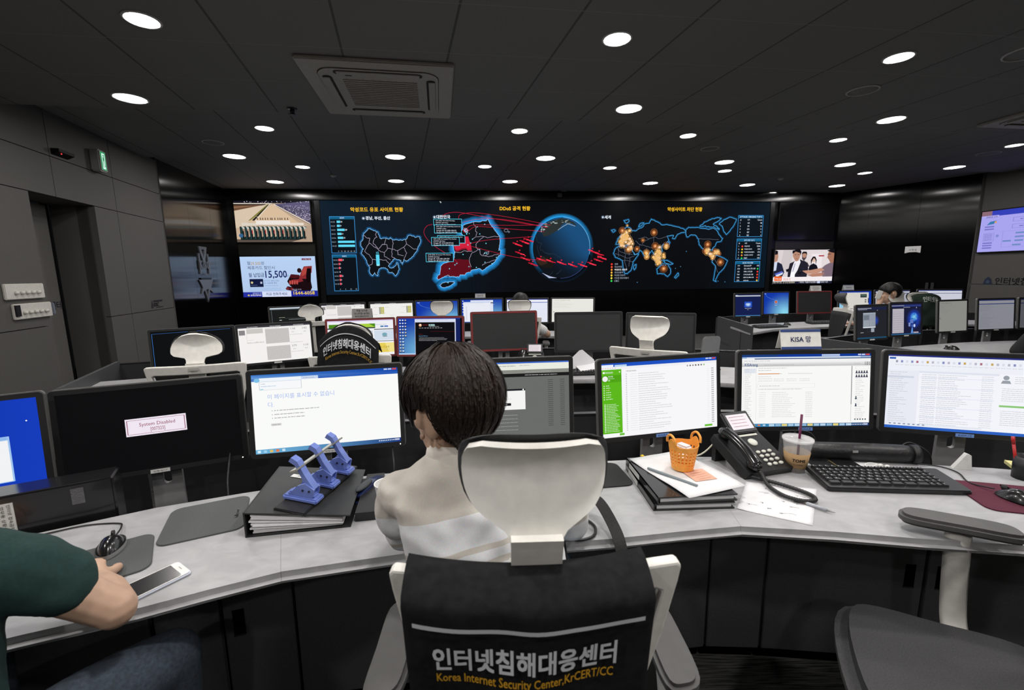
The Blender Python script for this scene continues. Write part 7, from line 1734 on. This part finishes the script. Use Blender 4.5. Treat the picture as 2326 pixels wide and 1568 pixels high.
# desk telephone
def telephone(M, label, small=False):
    o = thing('desk_telephone', label, 'telephone', M=M, group='desk telephones')
    T = Matrix.Rotation(R_(24), 4, 'X')
    mb = MB(); mb.rings([[T @ Vector((x, y, z)) for x, z in ((-.105, z0), (.105, z0), (.100, .028), (-.100, .028))] for y, z0 in ((0, 0), (.03, -.006), (.185, -.006), (.20, 0))]); mb.build('body', M_BLK, o)
    MB().box((-.07, .17, .035), (.05, .02, .07)).build('foot', M_BLK, o); MB().box((.06, .16, .034), (.05, .02, .066)).build('foot', M_BLK, o)
    D = T @ Matrix.Translation((.03, .185, .028)) @ Matrix.Rotation(R_(18), 4, 'X')
    MB().box((0, .045, .006), (.125, .095, .014), bev=.004, M=D).build('display_hood', mat('dark_slate_plastic', (.035, .035, .037), rough=.5), o)
    MB().box((0, .045, .0135), (.098, .066, .001), M=D).build('display', mat('pale_lcd', (.50, .47, .50), rough=.3, emit=(.62, .56, .62), estr=.45), o)
    s = Sheet(); rn = random.Random(2)
    for k in range(4): s.scribble(-.04, -.02 + .014 * k, .07, .004, '#b08a90', rn, 0)
    s.build('display_print', o, M=D @ Matrix.Translation((0, .045, .0145)) @ FLAT, m=print_mat())
    k = MB(); kb = mat('pale_key', (.62, .63, .56), rough=.5)
    for r in range(4):
        for c in range(3): k.lathe([(.001, .033), (.0085, .033), (.0095, .028), (.001, .028)], n=14, M=T @ Matrix.Translation((.012 + .026 * c, .085 - .020 * r, 0)) @ Matrix.Diagonal((1, .72, 1, 1)))
    k.build('keypad', kb, o, smooth=True)
    MB().lathe([(.001, .033), (.017, .033), (.019, .028), (.001, .028)], n=24, M=T @ Matrix.Translation((.030, .135, 0))).build('navigation_ring', kb, o, smooth=True)
    MB().box((.03, .172, .0295), (.10, .009, .003), M=T).build('button_strip', kb, o)
    h = MB(); h.tube([T @ Vector(p) for p in smooth_path([(-.066, .015, .052), (-.066, .05, .060), (-.066, .10, .064), (-.066, .15, .060), (-.066, .185, .052)], 5)], [.020 + .004 * abs(i / 20 - .5) * 2 for i in range(21)], n=12, flat=.72)
    h.ball((0, 0, 0), 1, (.026, .030, .018), 14, M=T @ Matrix.Translation((-.066, .022, .046))).ball((0, 0, 0), 1, (.026, .030, .018), 14, M=T @ Matrix.Translation((-.066, .180, .046)))
    hs = h.build('handset', M_BLKG, o, smooth=True)
    return o
PM = at(.918, 1.520, TZ, 16)
tel = telephone(PM, 'black desk telephone with pale keys left of the iced coffee')
pi_ = PM.inverted()
path = smooth_path([pi_ @ Vector(p) for p in ((.856, 1.512, .762), (.862, 1.470, .752), (.860, 1.420, .733), (.872, 1.355, .731), (.915, 1.318, .731), (.955, 1.325, .731), (.958, 1.365, .731), (.915, 1.425, .731), (.862, 1.475, .731), (.832, 1.500, .731))], 26)
co = MB(); ring = []
for i, p in enumerate(path): ring.append(.0072 if i % 3 else .0058)
co.tube(path, ring, n=8); co.build('coiled_cord', M_BLK, tel, smooth=True)
telephone(at(.14, 3.36, TZ, -4), 'small looking desk telephone on the second row worktop behind the man')
telephone(at(5.0, 6.30, TZ, 30), 'dark desk telephone beside the red framed far right monitor')

# note paper and pen
o = thing('note_paper', 'sheet of white note paper with pen scribbles under the telephone cord', 'paper', (.85, 1.34, TZ))
c4 = [(.691, 1.294), (.815, 1.475), (1.021, 1.415), (.862, 1.196)]
def npt(a, b):
    p0 = lerp(c4[0], c4[3], a); p1 = lerp(c4[1], c4[2], a); p = lerp(p0, p1, b)
    return Vector((p[0] - .85, p[1] - 1.34, .001 + .018 * max(0, .22 - a - b * .6) ** 1.4))
MB().grid(npt, 14, 14, .0004).build('sheet', M_PAPER, o, smooth=True)
s = Sheet(); rn = random.Random(8)
for k in range(16):
    a, b = rn.uniform(.1, .85), rn.uniform(.12, .85); s.line([(npt(a + rn.uniform(0, .03) * q, b + rn.uniform(-.02, .02)).x, -npt(a + .02 * q, b + rn.uniform(-.02, .02)).y) for q in range(6)], .0011, '#7a7a82', l=1)
s.build('handwriting', o, M=Matrix.Translation((0, 0, .0022)) @ FLAT, m=print_mat(), step=.0001)
o = thing('ballpoint_pen', 'clear ballpoint pen lying on the note paper', 'pen', (.925, 1.305, TZ + .007))
dv = Vector((.62, -.78, 0)); MB().cyl(dv * -.045, dv * .045, .005, n=10).build('barrel', mat('grey_clear_barrel', (.42, .44, .48), rough=.2), o, smooth=True)
MB().cyl(dv * .045, dv * .068, .004, .0008, n=10).build('tip', M_SILVER, o, smooth=True); MB().cyl(dv * -.045, dv * -.010, .0056, n=10).build('grip', mat('brown_grip', (.14, .11, .09), rough=.6), o, smooth=True)

# iced coffee
o = thing('iced_coffee_cup', 'clear plastic coffee cup with a brown sleeve and purple straw', 'cup', (1.040, 1.562, TZ))
m_cl = mat('clear_plastic', (.95, .95, .95), rough=.06, alpha=.22, spec=.6)
MB().lathe([(.001, 0)] + cup_profile(.031, .048, .118), n=32).build('cup_wall', m_cl, o, smooth=True)
MB().lathe([(.050, .117), (.0515, .120), (.051, .126), (.046, .127), (.042, .122), (.001, .122), (.001, .1215), (.042, .1213), (.048, .117)], n=32).build('lid', mat('clear_lid', (.9, .9, .9), rough=.15, alpha=.35), o, smooth=True)
MB().lathe([(.0348, .020), (.0352, .020), (.0435, .076), (.0430, .076)], n=32).build('paper_sleeve', mat('kraft_sleeve', (.44, .28, .135), rough=.8), o, smooth=True)
s = Sheet(); s.text('TOMS', 0, 0, .011, '#2a160c', 'C', bold=.05); s.text('COFFEE', 0, .014, .006, '#3a2412', 'C')
def wrap(p):
    z = .046 - (p.z * -1) if False else .046 + p.z
    r = .0352 + (z - .020) * .148 + .0006; a = -pi / 2 - .35 + p.x / r
    return Vector((r * cos(a), r * sin(a), z))
s.build('sleeve_print', o, m=print_mat(), warp=wrap)
MB().cyl((.004, .0, .012), (.010, .006, .212), .0042, n=12).build('straw', mat('purple_straw', (.11, .006, .05), rough=.4), o, smooth=True)
MB().lathe([(.001, .004), (.030, .004), (.034, .03), (.001, .03)], n=24).build('coffee_rest', mat('melted_ice_coffee', (.10, .06, .035), rough=.1), o, smooth=True)

# right end oddments
o = thing('phone_folio', 'black open phone case lying behind the keyboard', 'phone', M=at(1.215, 1.580, TZ, -4))
MB().prism(rrect(.085, .120, .008, 3, .035, 0), 0, .010, bev=.002).build('phone', M_BLKG, o); MB().prism(rrect(.075, .118, .008, 3, -.05, 0), 0, .005, bev=.001).build('flap', M_BLK, o); MB().box((-.008, 0, .007), (.004, .10, .003)).build('hinge_trim', mat('brass_trim', (.30, .24, .12), rough=.4, metal=.6), o)
o = thing('earphones', 'white earphones bundled behind the keyboard', 'earphones', (1.345, 1.566, TZ))
MB().tube(smooth_path([(-.035, -.005, .004), (-.03, .02, .008), (0, .03, .010), (.03, .012, .006), (.02, -.01, .004), (-.01, 0, .008), (.012, .014, .012)], 6), .0022, n=6).build('wire', M_WHITE, o, smooth=True)
MB().ball((.014, .002, .012), .008, (1.2, .9, .9), 10).ball((.034, -.004, .010), .008, (1.2, .9, .9), 10).build('ear_bud', M_WHITE, o, smooth=True)
o = thing('cylinder_bag', 'black cylindrical bag lying along the back of the right worktop', 'bag', (1.33, 1.625, TZ + .034))
mb = MB(); P = [(-.19, .045, 0), (-.18, .045, 0), (0, .022, 0), (.15, -.002, 0), (.185, -.008, 0)]
mb.tube(P, [.018, .033, .034, .034, .030], n=18); mb.build('body', mat('black_soft_leather', (.013, .013, .014), rough=.4, bump=.3, scale=120.), o, smooth=True)
MB().cyl((.180, -.008, 0), (.200, -.011, 0), .036, n=20).build('end_cap', M_BLK, o, smooth=True); MB().box((-.03, -.008, .012), (.020, .002, .008)).build('maker_tag', mat('grey_tag', (.35, .35, .36), rough=.5), o)
o = thing('desk_sheet', 'thin white sheet beside the black cylindrical bag', 'paper', M=at(1.335, 1.600, TZ, -6)); MB().box((0, 0, .0006), (.10, .04, .001)).build('sheet', M_PAPER, o)
tag(MB().prism([(0, 0), (.055, 0), (.048, .055), (.035, .06)], 0, .018, M=Matrix.Rotation(pi / 2, 4, 'X')).xform(at(1.628, 1.578, TZ, -18)).build('power_adapter', M_WHITE), 'white wedge shaped adapter in front of the rightmost monitor stand', 'adapter')
o = thing('pen_holder', 'black wire pen holder with coloured pens at the right end', 'pen holder', (1.79, 1.475, TZ))
MB().lathe([(.001, 0), (.034, 0), (.036, .08), (.034, .08), (.032, .003), (.001, .003)], n=24).build('holder', M_BLK, o, smooth=True)
for nm, cc, x, y, tx, ty in (('red_pen', (.45, .02, .02), -.015, .01, -.03, .01), ('white_pen', (.7, .7, .7), .012, .005, .02, .02), ('blue_pen', (.03, .12, .45), .006, -.012, .035, -.01)):
    p = thing(nm, {'red_pen': 'red pen', 'white_pen': 'white pen', 'blue_pen': 'blue pen'}[nm] + ' standing in the wire pen holder', 'pen', (1.79 + x, 1.475 + y, TZ + .006))
    MB().cyl((0, 0, 0), (tx * .8, ty * .8, .115), .0045, n=10).build('barrel', mat(nm, cc, rough=.35), p, smooth=True); MB().cyl((tx * .8, ty * .8, .115), (tx * .95, ty * .95, .14), .0052, n=10).build('cap', mat(nm), p, smooth=True)
o = thing('memo_pad', 'pale yellow memo pad at the right picture edge', 'memo pad', M=at(1.915, 1.500, TZ, -28))
MB().box((0, 0, .006), (.20, .13, .012)).build('pad', mat('pale_yellow_paper', (.72, .66, .30), rough=.8), o)
# cables behind the worktop
def cable(pts, r, m, label, cat='cable'): tag(MB().tube(smooth_path(pts, 6), r, n=6).build('cable', m, smooth=True), label, cat, 'cables behind the monitors')
cable([(.50, 1.66, .735), (.60, 1.70, .730), (.72, 1.67, .735), (.80, 1.70, .775)], .0035, mat('cream_cable', (.55, .53, .42), rough=.5), 'cream network cable behind the orange basket')
o = thing('cable_plug', 'orange cable plug behind the telephone', 'plug', (.815, 1.70, .778)); MB().box((0, 0, 0), (.035, .014, .012), rz=.2, bev=.002).build('plug', mat('orange_plug', (.70, .20, .04), rough=.5), o)
o = thing('cable_plug', 'yellow cable plug behind the flat binders', 'plug', (.505, 1.662, .737)); MB().box((0, 0, 0), (.012, .020, .012), bev=.002).build('plug', mat('yellow_plug', (.70, .52, .04), rough=.5), o)
cable([(-1.10, 1.66, .78), (-1.07, 1.58, .70), (-1.05, 1.53, .60), (-1.10, 1.50, .502)], .004, M_BLK, 'black cable hanging beside the System Disabled monitor stand')
cable([(-.50, 1.78, .80), (-.48, 1.70, .76), (-.465, 1.65, .70), (-.47, 1.63, .60)], .004, M_BLK, 'black cable hanging right of the error page monitor stand')
cable([(1.10, 1.76, .80), (1.20, 1.74, .80), (1.23, 1.72, .74), (1.24, 1.70, .66)], .003, M_BLK, 'black cable looping behind the iced coffee')
cable([(1.50, 1.66, .76), (1.56, 1.68, .775), (1.62, 1.66, .74), (1.64, 1.66, .68)], .003, M_BLK, 'black cable looping right of the cylindrical bag')

# second row and right hand oddments
o = thing('open_papers', 'loose white papers standing open on the second row worktop', 'paper', M=at(.56, 3.30, TZ + .02, 20))
MB().grid(lambda a, b: Vector((-.14 + .20 * a, -.02 + .02 * b, .005 + .15 * b * (1 - .55 * abs(a - .45) * 2))), 8, 8, .001).grid(lambda a, b: Vector((-.10 + .25 * a, -.09 + .10 * b, .006 + .03 * b + .02 * a * b)), 8, 8, .001).build('sheets', M_PAPER, o)
MB().tube([(-.15, -.03, .012), (-.15, .07, .016)], .012, n=10).build('rolled_edge', M_PAPER, o, smooth=True)
pc_mouse(-.02, 3.30, 10, 'pale mouse on the second row worktop behind the seated man', None, None, TZ, mat('pale_grey_plastic', (.5, .5, .5), rough=.4))
pc_mouse(3.72, 6.02, 20, 'black mouse on the far right desk beside its keyboard', None, None, TZ)
pc_mouse(4.00, 4.02, 40, 'glossy black mouse on the near right desk', None, None, TZ)
o = thing('desk_divider', 'grey rounded divider plate standing at the right end of the second row', 'divider', M=at(1.47, 3.30, TZ, 12))
MB().prism(rrect(.15, .25, .03, 5, 0, .125), -.006, .006, M=Matrix.Rotation(R_(82), 4, 'X') @ Matrix(((1, .18, 0, 0), (0, 1, 0, 0), (0, 0, 1, 0), (0, 0, 0, 1))), bev=.003).build('plate', mat('grey_translucent_plate', (.16, .165, .17), rough=.5), o)
MB().box((0, .0, .004), (.16, .08, .008)).build('foot', M_BLK, o)
s = Sheet(); s.rect(-.03, -.012, .03, .012, '#c8c8c4', 0); s.rect(.0, -.008, .022, .006, '#8a8a88', 1)
for x, y, z, lb in ((3.50, 4.05, .722, 'small white tag card below the dark window monitor'), (5.05, 4.40, .722, 'small white tag below the dim list monitor')):
    s2 = Sheet(); s2.v, s2.f, s2.c = list(s.v), list(s.f), list(s.c)
    tag(s2.build('tag_card', None, M=at(x, y, z, 20) @ Matrix.Rotation(.5, 4, 'Y'), m=print_mat()), lb, 'tag')
